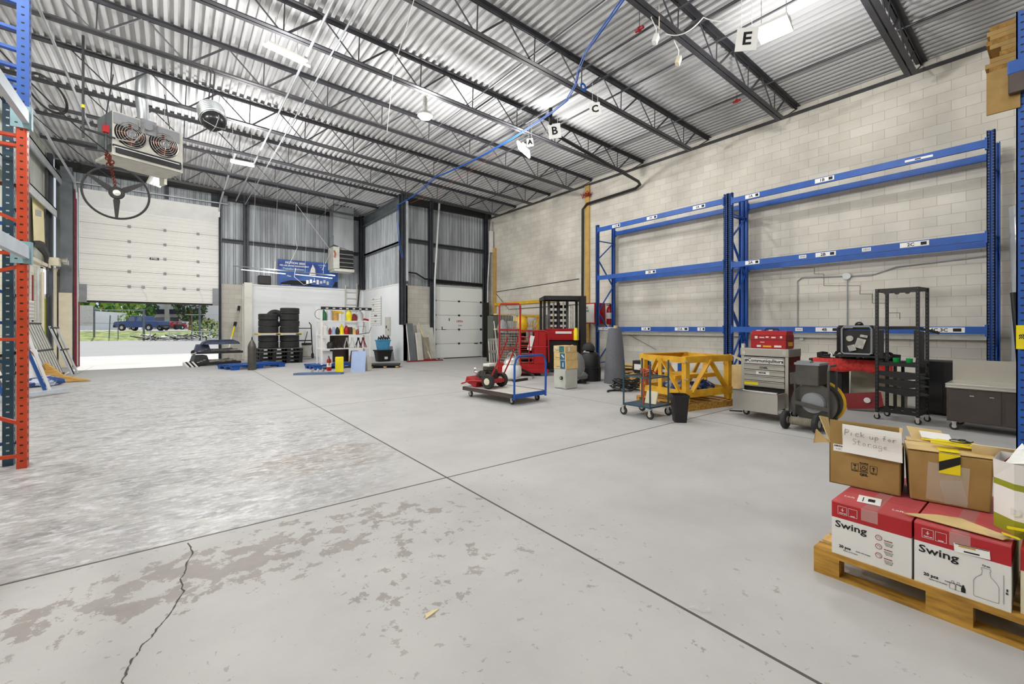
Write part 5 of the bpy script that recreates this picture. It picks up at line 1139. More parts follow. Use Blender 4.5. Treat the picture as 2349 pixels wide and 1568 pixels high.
t = thing('support_board', 'black board raised over the table carrying the generator', 'board', (8.95, 1.75, .90)); MB().box(0, .5, 0, .75, 0, .03).build('board', 'black', t); MB().box(.38, .43, .1, .15, -.10, 0).box(.38, .43, .6, .65, -.10, 0).build('foot', 'black', t)
t = thing('portable_generator', 'black and grey portable generator on the raised board', 'generator', (9.0, 1.98, .93))
W2 = .46; HH = .5
MB().tube([(0, 0, .03), (0, 0, HH-.06), (0, .03, HH-.02), (0, W2-.09, HH-.02), (0, W2-.06, HH-.06), (0, W2-.06, .05), (0, W2-.09, .02), (0, .03, .02), (0, 0, .05)], .016, 8).build('frame', 'plastic_grey', t, True)
MB().box(0, .38, -.02, W2, HH-.07, HH).box(0, .38, W2-.05, W2+.02, .06, HH-.03).box(0, .38, -.06, 0, .04, HH-.06).build('shell', 'blackgloss', t, bevel=.015)
MB().box(.02, .36, .01, W2-.06, .02, HH-.08).build('core', 'black', t); m = MB().obox((.01, .15, .2), (.04, .12, .16), (.3, 0, 0)).lathe([(.001, -.02), (.05, -.02), (.05, 0)], 12, (.01, .29, .28), 'x').obox((0, .1, .32), (.03, .1, .04), (.2, 0, 0)).obox((0, .26, .12), (.03, .1, .1), (-.3, 0, 0)); m.build('motor', 'silver', t)
MB().torus((.15, .2, HH), .05, .012, 'x', 12, 6, 0, PI).lathe([(.001, 0), (.04, 0), (.04, .03), (.001, .03)], 14, (.15, .2, HH)).build('handle', 'black', t, True)
MB().box(-.003, 0, .25, .38, HH-.045, HH-.01).build('decal', 'silver', t)
t = thing('black_frame_stand', 'black arched stand of a second machine behind the open rack', 'stand', (9.05, 1.42, .93)); MB().bar((0, .5, .46), (0, .02, .46), .1, .05).bar((0, .02, .46), (.05, -.22, .38), .1, .04).box(-.03, .03, .0, .05, 0, .42).box(-.03, .03, .42, .47, -.1, .42).box(.0, .05, -.06, .02, -.12, .4).build('frame', 'black', t)
t = thing('red_case', 'dark red box with round white badge leaning under the table', 'box', (9.1, 1.85, -.045), .1); m = MB(); m.obox((0, .25, .22), (.06, .48, .26), (-.15, .2, .1)); m.build('case', 'reddark', t); MB().lathe([(.001, -.04), (.045, -.04), (.045, -.03)], 18, (-.03, .2, .24), 'x').build('badge', 'paper', t)
t = thing('plastic_tub', 'black tub under the left end of the table', 'tub', (9.3, 2.55, .35)); MB().box(0, .4, -.1, .3, -.35, .3).build('tub', 'black', t, bevel=.02)
t = thing('leaning_board', 'plain white panel leaning on the wall under the table', 'panel', (9.95, 1.6, 0)); MB().obox((0, .5, .32), (.02, .8, .62), (0, .1, 0)).build('panel', 'cream', t)
t = thing('metal_strips', 'pale metal strips lying on the floor under the table', 'metal strips', (9.5, 2.3, 0)); m = MB()
for k in range(6): m.obox((random.uniform(-.08, .12), .05, .02+.03*k), (.06, .8, .02), (0, 0, random.uniform(-.2, .2)))
m.build('strips', 'silver', t)
# ---- open black server rack ----
t = thing('open_rack', 'tall open black steel frame rack with brackets on casters', 'rack', (8.63, 1.54, 0), -.1)
a_, b_, H = .2, .235, 1.98
for x in (-a_, a_):
    for y in (-b_, b_):
        m = MB('black', 'plastic_grey').box(x-.02, x+.02, y-.004, y+.004, .1, H).box(x-.004, x+.004, y-.02, y+.02, .1, H).box(x-.02, x-.012, y-.02, y+.02, .1, H).use(1)
        for k in range(34): m.box(x-.021, x-.02, y-.003, y+.003, .14+k*.055, .148+k*.055)
        m.build('post', None, t); caster(t, x, y, .04, 'black')
for z in (.12, H-.05, .82):
    m = MB()
    for y in (-b_, b_): m.box(-a_, a_, y-.006, y+.006, z, z+.05)
    for x in (-a_, a_): m.box(x-.006, x+.006, -b_, b_, z, z+.05)
    if z != .82:
        for q in (-.12, .0, .12): m.prism([(q-.04, z-.03 if z > 1 else z+.05), (q+.04, z-.03 if z > 1 else z+.05), (q, z if z > 1 else z+.09)], 'x', -a_-.006, -a_+.006) if False else m.prism([(q-.05, z), (q+.05, z), (q+.015, z-.045), (q-.015, z-.045)] if z > 1 else [(q-.05, z+.05), (q+.05, z+.05), (q+.015, z+.1), (q-.015, z+.1)], 'x', -a_-.006, -a_+.006)
    m.build('rail', 'black', t)
MB().box(-a_, a_, -b_, b_, H-.01, H).build('top_rim', 'black', t) if False else None
for z in (.44, .56, .68):
    MB().prism([(-b_-.12, z-.01), (-b_+.12, z-.05), (b_, z-.0), (b_, z+.06), (-b_+.1, z+.06), (-b_-.12, z)], 'x', -a_-.01, -a_+.02).build('bracket', 'black', t)
    MB().box(-a_, a_, -b_, b_, z, z+.03).build('shelf', 'black', t)
for (dy, lab) in ((.05, 'left of two small green glass pots on the open rack'), (-.1, 'right of two small green glass pots on the open rack')):
    o = MB().lathe([(.001, 0), (.035, 0), (.04, .06), (.035, .065), (.03, .01)], 14, cap=False).build('green_pot', 'greenglass', None, True); tag(o, lab, 'pot', None, (8.6, 1.55+dy, .872))
# ---- black cabinet, prep table, foils ----
t = thing('black_cabinet', 'black two-compartment cabinet standing behind the open rack', 'cabinet', (9.55, .92, 0), .0); MB().box(0, .45, 0, .62, .03, .86).build('body', 'black', t, bevel=.01); MB().box(-.01, 0, .3, .61, .55, .85).box(-.01, 0, .3, .61, .06, .53).build('door', 'blackgloss', t); MB().box(-.014, -.01, .06, .16, .78, .81).build('badge', 'silver', t); MB().lathe([(.001, -.03), (.012, -.03), (.012, -.01)], 10, (0, .56, .5), 'x').build('knob', 'paper', t)
t = thing('prep_table', 'stainless worktop cooler with dark doors and backsplash on casters', 'counter', (8.35, 1.03, 0), 0)
MB().box(.02, .65, -1.5, 0, .12, .60).build('body', 'stainlessdark', t)
M('darkdoor', '#4d4644', .35, .4, .1, 4)
for k, (y0, y1) in enumerate(((-.5, -.02), (-1.0, -.54), (-1.48, -1.04))):
    d_ = MB().box(0, .02, y0, y1, .14, .56).build('door', 'darkdoor', t); MB().box(-.004, 0, y0+.06, y0+.1, .48, .49).box(-.004, 0, y1-.24, y1-.2, .48, .49).build('catch', 'chrome', d_)
MB().box(-.02, .66, -1.52, .01, .60, .635).box(-.02, -.0, -1.52, .01, .575, .60).build('worktop', 'stainless', t, bevel=.005)
MB().box(.62, .65, -1.52, .01, .635, .93).build('backsplash', 'stainless', t)
for x, y in ((.06, -.07), (.58, -.07), (.06, -1.4), (.58, -1.4)): caster(t, x, y, .05)
M('film', '#dfe5ea', .15, .1, .05, 3, alpha=.55)
t = thing('plastic_film_roll', 'tall clear plastic film roll leaning behind the last rack frame', 'film', (11.0, .3, 0)); MB().tube([(0, .1, 0), (.2, .12, 2.0), (.35, .2, 3.45)], [.2, .18, .14], 12).build('roll', 'film', t, True)
t = thing('plastic_film_roll', 'second tall white film roll at the right upright', 'film', (10.75, -.1, 0)); MB().tube([(0, .1, 0), (.2, .05, 2.0), (.35, .12, 3.5)], [.22, .2, .12], 12).build('roll', 'white', t, True)
t = thing('black_pipe', 'slim black pipe leaning between film roll and last rack frame', 'pipe', (10.4, .42, 0)); MB().tube([(0, 0, 0), (.1, .12, 1.95)], .035, 10).build('pipe', 'black', t, True)
t = thing('dark_board', 'dark brown board leaning behind the right blue upright', 'board', (9.9, .12, 0)); MB().obox((0, 0, .9), (.04, .12, 1.8), (.05, 0, 0)).build('board', 'darkwood', t); MB().box(-.1, .1, -.1, .15, 1.75, 1.9).build('end_block', 'wooddark', t)
# ================= left rack =================
t = thing('pallet_rack', 'orange and blue used pallet rack at the left edge of the photo', 'pallet rack', (0, 0, 0))
LX, LY = -1.19, 6.45
upright(LX, LY, 3.72, .1, .09, 1, 'orange', 1, .078).build('upright', None, t) if False else None
def lup(x, y, z0, h, mat, nm, hole='ink', w=.115):
    mb = MB(mat, hole); mb.box(x-w, x, y-.085, y-.075, z0, z0+h).box(x-.01, x, y-.08, y, z0, z0+h).box(x-w, x-w+.01, y-.08, y, z0, z0+h); mb.use(1); z = z0+.07
    while z < z0+h-.04: mb.box(x-w*.5-.011, x-w*.5+.011, y-.087, y-.083, z, z+.013).box(x-.003, x+.0015, y-.055, y-.04, z, z+.03); z += .078
    return mb.build(nm, None, t)
lup(LX+.03, LY, 0, 3.6, 'orange', 'upright', w=.072); lup(LX+.045, LY+.003, 3.56, 1.16, 'blue', 'upright', w=.085)
lup(LX-.1, LY+.2, 0, 3.9, 'teal', 'upright', 'lightsteel', .075)
lup(LX-1.0, LY, 0, 3.9, 'orange', 'upright')
lup(LX-1.0, LY+.2, 0, 3.9, 'teal', 'upright', 'lightsteel', .12)
def lbrace(y, z0, z1, mat, w=.05): MB().bar((LX-.04, y, z0), (LX-1.05, y, z1), w, .03).build('brace', mat, t)
for z0, z1, mt in ((.12, .12, 'orange'), (.45, .95, 'orange'), (1.28, 1.28, 'orange'), (2.13, 2.13, 'orange'), (2.0, 1.6, 'orange'), (2.45, 2.95, 'orange'), (3.3, 3.3, 'orange'), (3.2, 3.2, 'orange')): lbrace(LY-.03, z0, z1, mt)
for z0, z1 in ((4.62, 4.72), (4.35, 4.45), (4.15, 4.25), (3.98, 4.08), (3.85, 3.95), (3.78, 3.6)): lbrace(LY-.03, z0, z1, 'blue', .06)
for z0, z1, mt in ((.22, .2, 'bluedark'), (.95, .6, 'teal'), (1.0, 1.35, 'bluedark'), (1.45, 1.42, 'blue'), (1.7, 2.1, 'blue'), (2.45, 2.47, 'blue'), (2.6, 2.58, 'bluedark'), (3.3, 3.0, 'teal'), (1.15, .9, 'black'), (2.85, 2.88, 'rust')): lbrace(LY+.19, z0, z1, mt)
for z in (3.56, 2.22):
    MB('palegrey').prism([(LX, z-.14), (LX+.05, z-.14), (LX+.05, z-.02), (LX+.03, z-.02), (LX+.03, z), (LX, z)], 'y', 3.0, LY-.09).build('beam', None, t)
    MB('paleteal', 'ink').box(LX+.02, LX+.062, LY-.092, LY-.02, z-.19, z+.03).box(LX-.08, LX+.06, LY-.096, LY-.088, z-.19, z+.03).use(1).box(LX-.05, LX-.03, LY-.098, LY-.096, z-.15, z-.14).box(LX-.05, LX-.03, LY-.098, LY-.096, z-.05, z-.04).build('beam_end', None, t)
    MB('palegrey').prism([(LX-1.05, z-.14), (LX-1.0, z-.14), (LX-1.0, z), (LX-1.05, z)], 'y', 3.0, LY-.09).build('beam', None, t)
for x in (LX+.02, LX-1.0): MB('orange').box(x-.1, x, 2.92, 3.0, 0, 3.7).build('upright', None, t)
# scraps under the rack
o = MB(); 
for k in range(6): o.obox((random.uniform(-.1, .1), random.uniform(-.12, .12), .02+.015*k), (.22, .1, .02), (0, 0, random.uniform(0, 3)))
tag(o.build('wood_scraps', 'darkwood'), 'dark scraps of wood on the floor behind the orange upright', 'scraps', None, (-1.62, 6.75, 0))
# ================= left wall things =================
y, z = PX(80, 768, XL+.1); t = extinguisher('fire_extinguisher', 'red fire extinguisher with white label hanging on the left wall', (XL+.12, 17.8, .95), 1.0)
MB().box(-.12, -.1, -.06, .06, .2, .6).build('bracket', 'silver', t)
# leaning slatted panels
t = thing('slatted_shutter', 'grey weathered slatted wooden panel leaning against the left wall', 'panel', (-2.62, 17.0, 0), -.1)
m = MB('limestone', 'black'); m.T = TM((0, 0, 0), (0, -.32, 0))
for k in range(9): m.box(.0, .03, -.75+k*.18, -.75+k*.18+.155, .0, 1.62)
m.use(1)
for z in (.05, .78, 1.55): m.box(.03, .05, -.8, .85, z, z+.04)
for k in range(9): m.box(.028, .034, -.66+k*.18, -.635+k*.18, .0, 1.6)
m.build('slats', None, t)
t = thing('slatted_shutter', 'second slatted panel with open frame standing nearer the overhead door', 'panel', (-2.35, 18.3, 0), -.1)
m = MB('lightsteel', 'black'); m.T = TM((0, 0, 0), (0, -.32, 0)); m.box(.0, .03, -.4, -.3, 0, 1.5).box(.0, .03, .1, .2, 0, 1.5).use(1).box(.03, .05, -.42, .25, .75, .79).box(.03, .05, -.42, .25, 1.42, 1.46).box(0, .04, -.25, -.22, 0, 1.5); m.build('slats', None, t)
t = thing('push_broom', 'brown broom with curved straw head on the floor by the slatted panel', 'broom', (-2.45, 15.6, 0)); MB().tube([(0, 0, .2), (-.6, -.4, 1.45)], .014, 7).build('handle', 'wooddark', t, True)
m = MB(); m.prism([(-.1, .0), (.75, .02), (.5, .1), (.25, .18), (.05, .4), (-.08, .55), (-.12, .3)], 'y', -.06, .06); m.build('bristles', 'wood', t, bevel=.02)
t = thing('plastic_barrel', 'white plastic barrel behind the broom at the left wall', 'barrel', (-2.95, 15.7, 0)); MB().lathe([(.001, .02), (.26, .02), (.28, .3), (.28, .75), (.25, .85), (.001, .86)], 20).build('barrel', 'whitewall', t, True)
t = thing('plastic_bundle', 'grey and black wrapped bundle lying at the foot of the white barrel', 'bundle', (-2.35, 14.9, 0)); MB().tube([(-.4, -.2, .1), (0, 0, .12), (.2, .25, .08)], [.1, .14, .06], 8).build('bundle', 'bluebag', t, True)
t = thing('steel_trestle', 'pale metal leg frame lying on the floor behind the orange upright', 'frame', (-2.2, 12.6, 0), .0)
MB('palegrey').bar((-1.6, -2.0, .08), (.42, .55, .08), .1, .06).build('rail', None, t); MB('bluedark').bar((.1, .3, .1), (-.2, .2, 1.2), .08, .05).bar((-.35, -.25, .1), (-.75, -.4, 1.5), .08, .05).build('leg', None, t); MB('boxwhite').bar((.16, .35, .1), (-.13, .25, 1.25), .03, .05).bar((-.28, -.2, .1), (-.68, -.35, 1.5), .03, .05).build('edge', None, t)
# pipes, meter, poster, cables on the left wall
for k, (yy, z0, z1, mt, r, lab) in enumerate(((18.9, .9, 3.2, 'lightsteel', .03, 'pale pipe on the left wall right of the window'), (18.3, 1.0, 2.9, 'oxide', .02, 'reddish pipe on the left wall by the window'), (20.1, .3, 6.6, 'joist', .03, 'dark full height conduit on the left wall by the corner column'), (19.5, 1.0, 3.1, 'cream', .04, 'cream pipe on the left wall between window and column'), (19.8, .8, 2.3, 'olive', .025, 'olive green hose hanging on the left wall near the column'))):
    tag(MB().tube([(XL+.08, yy, z0), (XL+.08, yy, z1)], r, 7).build('wall_pipe', mt, None, True), lab, 'pipe')
t = thing('electric_meter', 'small grey meter on the pale wall pipe', 'meter', (XL+.12, 18.3, 1.0)); MB().lathe([(.001, 0), (.09, 0), (.1, .05), (.07, .1), (.001, .11)], 14, (0, 0, 0), 'x').build('dial', 'plastic_grey', t, True)
t = thing('louvre_box', 'white louvred box on the left wall above the fire extinguisher', 'box', (XL+.005, 17.5, 1.6)); MB().box(0, .1, -.5, .8, .0, .55).build('box', 'white', t); m = MB()
for k in range(5): m.box(.1, .12, -.5, .8, .05+k*.1, .09+k*.1)
m.build('slats', 'limestone', t)
t = thing('wall_poster', 'cream poster hanging loose high on the left wall', 'poster', (XL+.08, 19.0, 3.85)); MB('ceramic', 'silver').obox((0, 0, .7), (.01, 1.3, 1.5), (.15, 0, 0)).use(1).obox((.012, -.1, .95), (.006, .7, .18), (.15, 0, 0)).build('sheet', None, t)
t = thing('black_cloth', 'black cloth bundle hanging on the left wall ledge below the poster', 'cloth', (XL+.15, 18.6, 3.5)); MB().tube([(0, -.8, .25), (.05, -.2, .3), (.1, .3, .1), (.05, .6, -.1)], [.07, .12, .08, .04], 8).build('cloth', 'black', t, True)
t = thing('security_lamp', 'white twin-head lamp box on top of the left wall ledge', 'lamp', (XL+.15, 20.5, 3.42)); MB().box(-.1, .15, -.2, .2, 0, .25).build('box', 'cream', t); MB().lathe([(.001, 0), (.07, 0), (.09, .12), (.001, .13)], 12, (.2, .25, .15), 'x').lathe([(.001, 0), (.07, 0), (.09, .12), (.001, .13)], 12, (.2, .0, .2), 'x').build('lamp_head', 'silver', t, True)
tag(MB().tube([(XL+.3, 16.5, 6.6), (XL+.25, 17.0, 5.3), (XL+.2, 17.3, 4.2), (XL+.15, 17.4, 1.4)], .012, 6).build('hanging_cable', 'joist', None, True), 'thin dark cable hanging down the left wall panels', 'cable')
# coil of black hose on the ceiling, drop pipe, curved duct
def ceiling_coil():
    m = MB(); 
    for k in range(4): m.torus((0, 0, 0), .30+.012*k, .006, 'y', 30, 6)
    return m
o = ceiling_coil().build('hose_coil', 'black', None, True); tag(o, 'black hose coil hanging under the joists beside the blue upright', 'hose coil', None, (-1.75, 10.9, 5.45), -.5); o.rotation_euler = (.75, .3, -.6)
tag(MB().tube(catenary((-2.3, 10.2, 5.9), (-1.1, 12.3, 5.05), .1), .012, 7).tube(catenary((-2.5, 9.8, 5.5), (-1.0, 13.5, 4.7), .1), .009, 7).build('cable', 'black', None, True), 'black cables sagging from the hose coil towards the heater', 'cable')
t = thing('drop_pipe', 'dark vertical pipe with yellow tape hanging left of the twin-fan heater', 'pipe', (-1.45, 12.15, 5.2)); MB().tube([(0, 0, 0), (0, 0, 2.05)], .022, 8).build('pipe', 'joist', t, True); MB().tube([(0, 0, .6), (0, 0, .66)], .027, 8).build('tape', 'yellowbright', t, True)
# ================= unit heater =================
t = thing('unit_heater', 'ceiling unit heater with two fans and a round flue pipe', 'heater', (-.48, 12.83, 5.1), .39)
w, d, h = 1.25, .8, .95
MB('steelgrey').box(-w/2, w/2, 0, d, .25, h).build('cabinet', None, t)
MB().box(-w/2, w/2, -.01, .02, .0, .3).box(-w/2-.005, w/2+.005, 0, d+.1, .0, .06).build('lower_hood', 'limestone', t); m = MB(); m.prism([(0, .0), (d, .0), (d, -.15), (d+.25, -.15), (d+.3, h), (0, h)], 'x', w/2, w/2+.06); m.build('side_duct', 'limestone', t)
MB().box(-w/2+.02, -.18, -.03, 0, h-.27, h-.03).build('top_cover', 'plastic_grey', t); MB().box(.1, w/2-.02, -.03, 0, h-.27, h-.03).build('top_cover', 'plastic_grey', t)
MB().box(-w/2, w/2, -.005, 0, .2, h).build('back_plate', 'limestone', t)
for cx_ in (-.31, .3):
    g = MB()
    for k in range(6): g.torus((cx_, -.06-.01*(5-k), .53), .05+.043*k, .006, 'y', 24, 4)
    for k in range(8): a = k*PI/4; g.tube([(cx_+.05*math.cos(a), -.1, .53+.05*math.sin(a)), (cx_+.26*math.cos(a), -.03, .53+.26*math.sin(a))], .005, 4)
    g = g.build('fan_guard', 'silver', t, True)
    MB().lathe([(.001, -.08), (.09, -.08), (.1, .0), (.001, 0)], 16, (cx_, 0, .53), 'y').build('motor', 'plastic_grey', g, True)
    m = MB()
    for k in range(4): a = k*PI/2; m.obox((cx_+.14*math.cos(a), -.03, .53+.14*math.sin(a)), (.18, .01, .11), (.4, -a, 0))
    m.build('fan_blades', 'rust', g); MB().lathe([(.001, -.008), (.26, -.008), (.275, -.02), (.285, -.006)], 28, (cx_, 0, .53), 'y', cap=False).build('fan_throat', 'black', t, True)
MB().box(-w/2, w/2, -.06, -.0, .19, .22).box(-w/2+.05, w/2, -.08, -.02, .06, .18).build('louvre', 'black', t)
MB().box(-w/2, w/2-.05, -.1, -.06, .15, .17).build('bottom_rail', 'lightsteel', t)
MB().tube([(.02, .3, h-.1), (.02, .3, h+.25), (-.02, .25, h+.5), (-.06, .2, h+.62), (-.06, .15, 2.05)], [.11, .11, .12, .11, .11], 14).build('flue_pipe', 'galv', t, True); MB().box(-.14, .14, -.06, .2, h-.3, h+.02).lathe([(.001, -.14), (.09, -.14), (.1, -.05)], 14, (-.04, 0, h-.14), 'y').build('vent_box', 'plastic_grey', t)
MB().tube([(-.1, -.1, h-.2), (-.15, -.16, .6), (-.3, -.14, .35), (-.6, -.1, .32)], .014, 7).build('gas_hose', 'silver', t, True)
MB().tube([(-w/2-.1, .0, .55), (-w/2-.1, 0, .0), (-w/2-.1, .0, -.0)], .025, 7).tube([(-w/2-.5, .0, .38), (-w/2+.05, 0, .36)], .025, 7).tube([(-w/2-.4, .1, .0), (-w/2-.1, 0, .02)], .02, 6).build('gas_pipe', 'joist', t, True)
MB().box(-w/2-.16, -w/2-.06, -.06, .04, .42, .58).build('valve', 'red', t, bevel=.01)
for x in (-.6, .6): MB().tube([(x, .4, h), (x*.8, .4, 1.9)], .012, 6).build('hanger_rod', 'joist', t)
# ---- steering wheel on a chain ----
t = thing('steering_wheel', 'big three-spoke steering wheel hanging on a rusty chain below the heater', 'steering wheel', (-.95, 12.14, 4.18), .55)
t.rotation_euler = (.05, 0, .1)
R_ = .52
m = MB(); n = 48
m.torus((0, 0, 0), R_, .021, 'y', 48, 8); m.build('rim', 'reddark' if False else 'rubber', t, True)
m = MB()
for a in (PI*.81, PI*.19, -PI*.5):
    c, s = math.cos(a), math.sin(a); p, q = -s, c
    m.prism([(c*R_*.98+p*.022, s*R_*.98+q*.022), (c*.15+p*.055, s*.15+q*.055), (0, 0), (c*.15-p*.055, s*.15-q*.055), (c*R_*.98-p*.022, s*R_*.98-q*.022)], 'y', -.02, .02)
m.lathe([(.001, -.04), (.11, -.04), (.13, -.02), (.11, .03), (.001, .03)], 24, (0, 0, 0), 'y'); m.build('spokes', 'rubber', t, True)
MB().lathe([(.001, -.055), (.06, -.05), (.065, -.04)], 20, (0, 0, .0), 'y').build('horn_button', 'silver', t, True)
# chain in world space
m = MB(); P0, P1 = Vector((-.95, 12.2, 4.2)), Vector((-1.12, 12.52, 5.09))
for k in range(26):
    p = P0.lerp(P1, k/25); m.torus(tuple(p), .022, .009, 'x' if k % 2 else 'y', 8, 4)
for k in range(10):
    p = P0.lerp(P1, .62+.04*k); m.torus((p.x+.03*math.sin(k*2), p.y, p.z), .04, .014, 'x' if k % 2 else 'y', 8, 4)
o = m.build('chain', 'rust'); tag(o, 'rusty chain carrying the steering wheel from the heater gas pipe', 'chain')
# ---- round ribbed duct ----
t = thing('duct_fan', 'silver ribbed round duct fan hanging tilted from the joist', 'duct', (.62, 10.85, 5.72), 0)
T = TM((0, 0, 0), (-.6, -.15, 0)) @ Matrix.Scale(.72, 4); m = MB(); m.T = T; pr = []
for k in range(9): z = -.08+k*.075; r = .3+(.02 if k < 6 else -.05*(k-5)); pr += [(r, z), (r+.025, z+.03), (r, z+.055)]
pr.append((.001, .62)); m.lathe(pr, 24, cap=False); m.build('shell', 'galv', t, True)
m = MB(); m.T = T; m.lathe([(.3, -.08), (.31, -.2), (.24, -.32), (.1, -.38), (.001, -.39)], 20, cap=False); m.build('dark_dome', 'blackgloss', t, True)
m = MB(); m.T = T; m.torus((0, 0, -.1), .3, .015, 'z', 24, 5)
for k in range(4): a = k*PI/2+.4; m.tube([(.3*math.cos(a), .3*math.sin(a), -.1), (.27*math.cos(a), .27*math.sin(a), -.32), (0, 0, -.41)], .01, 5)
m.build('guard', 'galv', t, True)
MB().tube([(-.06, .22, .36), (-.04, -.2, .85)], .012, 6).tube([(.0, .22, .36), (.02, -.2, .85)], .012, 6).build('chain', 'joist', t)
# ---- duct heater above the partition ----
x0, _ = PY(760, 560, 20.9); x1, _ = PY(805, 560, 20.9)
t = thing('duct_heater', 'silver rectangular duct with louvred heater hanging over the partition', 'heater', (x0, 20.5, 3.95)); w = x1-x0
MB().box(-.02, w, .0, .6, 1.6, 2.985).build('duct', 'galv', t); MB().prism([(.0, 1.6), (w, 1.6), (w, .95), (0, 1.2)], 'y', 0, .6).prism([(.25, 2.2), (w-.05, 1.05), (.2, 1.1)], 'y', -.02, 0).build('transition', 'galv', t)
MB().box(-.05, w-.0, .1, .75, .1, 1.1).box(-.05, .22, -.1, .1, .1, 1.1).box(-.0, w, -.1, .7, .0, .12).build('cabinet', 'plastic_grey' if False else 'limestone', t)
MB('black').box(.22, w-.02, .0, .1, .15, 1.0).build('opening', None, t)
for k in range(4): MB().obox((.22+(w-.24)/2, .0, .25+k*.19), (w-.26, .14, .02), (.5, 0, 0)).build('louvre', 'silver', t)
MB().tube([(-.02, -.12, .9), (.02, -.16, .75), (.0, -.12, .6)], .03, 7).build('copper_fitting', 'copper', t, True)
# banner, black box, ladder rails
bx0, bz1 = PY(638, 593, YB-.05); bx1 = PY(775, 608, YB-.05)[0]; bw = bx1-bx0; bh = 1.17
t = thing('banner', 'blue printed banner standing on the partition ledge', 'banner', (bx0, YB-.06, 3.28))
M('bannerblue', '#1d3f8f', .5, 0, .5, 1.6, hex2='#3f6cb5')
MB('bannerblue').box(0, bw, 0, .02, 0, bh).build('sheet', None, t)
m = MB('boxwhite', 'ink', 'silver', 'binblue')
m.text('MOTION 2025', .13, face_mx((bw*.27, -.004, bh-.13), '-y'), .006).text('MID-AIR BRAKE MANAGEMENT', .088, face_mx((bw*.26, -.004, bh-.26), '-y'), .004).text('Transformations', .13, face_mx((bw*.24, -.004, bh-.4), '-y'), .001).text('Max', .1, face_mx((bw*.17, -.004, bh*.38), '-y'), .003).text('www.service.ca', .06, face_mx((bw*.12, -.004, .04), '-y')).text('technology', .08, face_mx((bw*.72, -.004, bh-.13), '-y')).text('parts', .05, face_mx((bw*.7, -.004, bh-.22), '-y'))
m.use(1).prism([(.1, .12), (bw*.2, .26), (bw*.45, .25), (bw*.55, .1), (bw*.95, .04), (.1, .04)], 'y', -.003, -.001).prism([(bw*.9, .05), (bw*.95, .3), (bw-.02, .3), (bw-.02, .05)], 'y', -.004, -.001)
m.use(2).prism([(bw*.5, .55), (bw*.53, .85), (bw*.56, 1.05), (bw*.6, .85), (bw*.61, .55)], 'y', -.004, -.002)
for k in range(7): m.box(bw*.45+k*.15, bw*.45+k*.15+.1, -.005, -.003, .14+.04*(k % 3), .3+.05*(k % 2))
m.use(3)
for k in range(16): m.box(.15+k*.07, .15+k*.07+.02, -.004, -.002, bh-.5, bh-.38)
m.build('print', None, t)
x0, _ = PY(592, 655, YB-.1); x1, _ = PY(621, 655, YB-.1); tag(MB().box(x0, x1, YB-.2, YB-.05, 3.275, 3.66).build('black_flat_box', 'black', None, bevel=.03), 'black flat box standing on the partition ledge left of the banner', 'box')
t = thing('access_ladder', 'pale wall ladder at the right end of the partition', 'ladder', (6.55, YB-.15, 0)); MB().box(0, .05, 0, .05, 1.4, 3.45).box(.55, .6, 0, .05, 1.4, 3.55).build('rail', 'limestone', t)
for k in range(6): MB().box(.05, .55, .01, .04, 1.6+k*.3, 1.63+k*.3).build('rung', 'limestone', t)
tag(MB().tube([(7.2, YB-.2, 3.5), (7.22, YB-.2, 3.3), (7.15, YB-.2, 2.4)], .04, 7).build('black_cable', 'black', None, True), 'thick black cable over the partition end beside the ladder', 'cable')
tag(MB().tube([(3.9, 19.3, 6.4), (3.85, 19.2, 5.0), (3.9, 19.1, 4.6), (3.6, 19.05, 3.9)], .006, 6).tube([(3.9, 19.3, 6.4), (5.5, 20.2, 4.8), (4.9, 19.3, 3.8)], .006, 6).build('lamp_cable', 'white', None, True), 'white and orange cables hanging down to the strip lamps', 'cable')
tag(MB().tube([(3.8, 18.9, 3.75), (3.75, 18.9, 3.4), (4.1, 18.9, 3.1), (4.5, 18.9, 3.25), (4.5, 18.9, 3.4)], .008, 6).build('cord_loop', 'white', None, True), 'white cord loop dangling from the right strip lamp', 'cord')
# list sheet and grey switch boxes on the return wall
y0, zt = PX(850, 683, XA); y1, zb = PX(876, 745, XA)
t = thing('notice_sheet', 'white ruled notice sheet on the return wall beside the shelving', 'notice', (XA-.02, y1, zb)); hh = zt-zb; ww = y0-y1
MB('paper').box(0, .01, 0, ww, 0, hh).build('sheet', None, t); m = MB('ink')
for k in range(11): m.box(-.003, 0, .05, ww-.05, hh*(.06+.085*k), hh*(.06+.085*k)+.008)
for k in range(5): m.text(['K 2', '2 2 2', 'H 1', 'HIKAZE', 'B 4 7'][k], .1, face_mx((-.004, ww*(.7 if k < 3 else .5), hh*(.93-.2*k)), '-x'), .004)
m.box(-.004, 0, .02, .05, 0, hh).build('lines', None, t)
t = thing('switch_box', 'grey switch panel on the return wall under the notice sheet', 'box', (XA-.06, 18.3, 1.05)); MB().box(0, .05, 0, .5, 0, .8).build('box', 'limestone', t); MB().box(-.01, 0, .3, .38, .3, .42).box(-.01, 0, .1, .14, .2, .26).build('switch', 'ink', t)
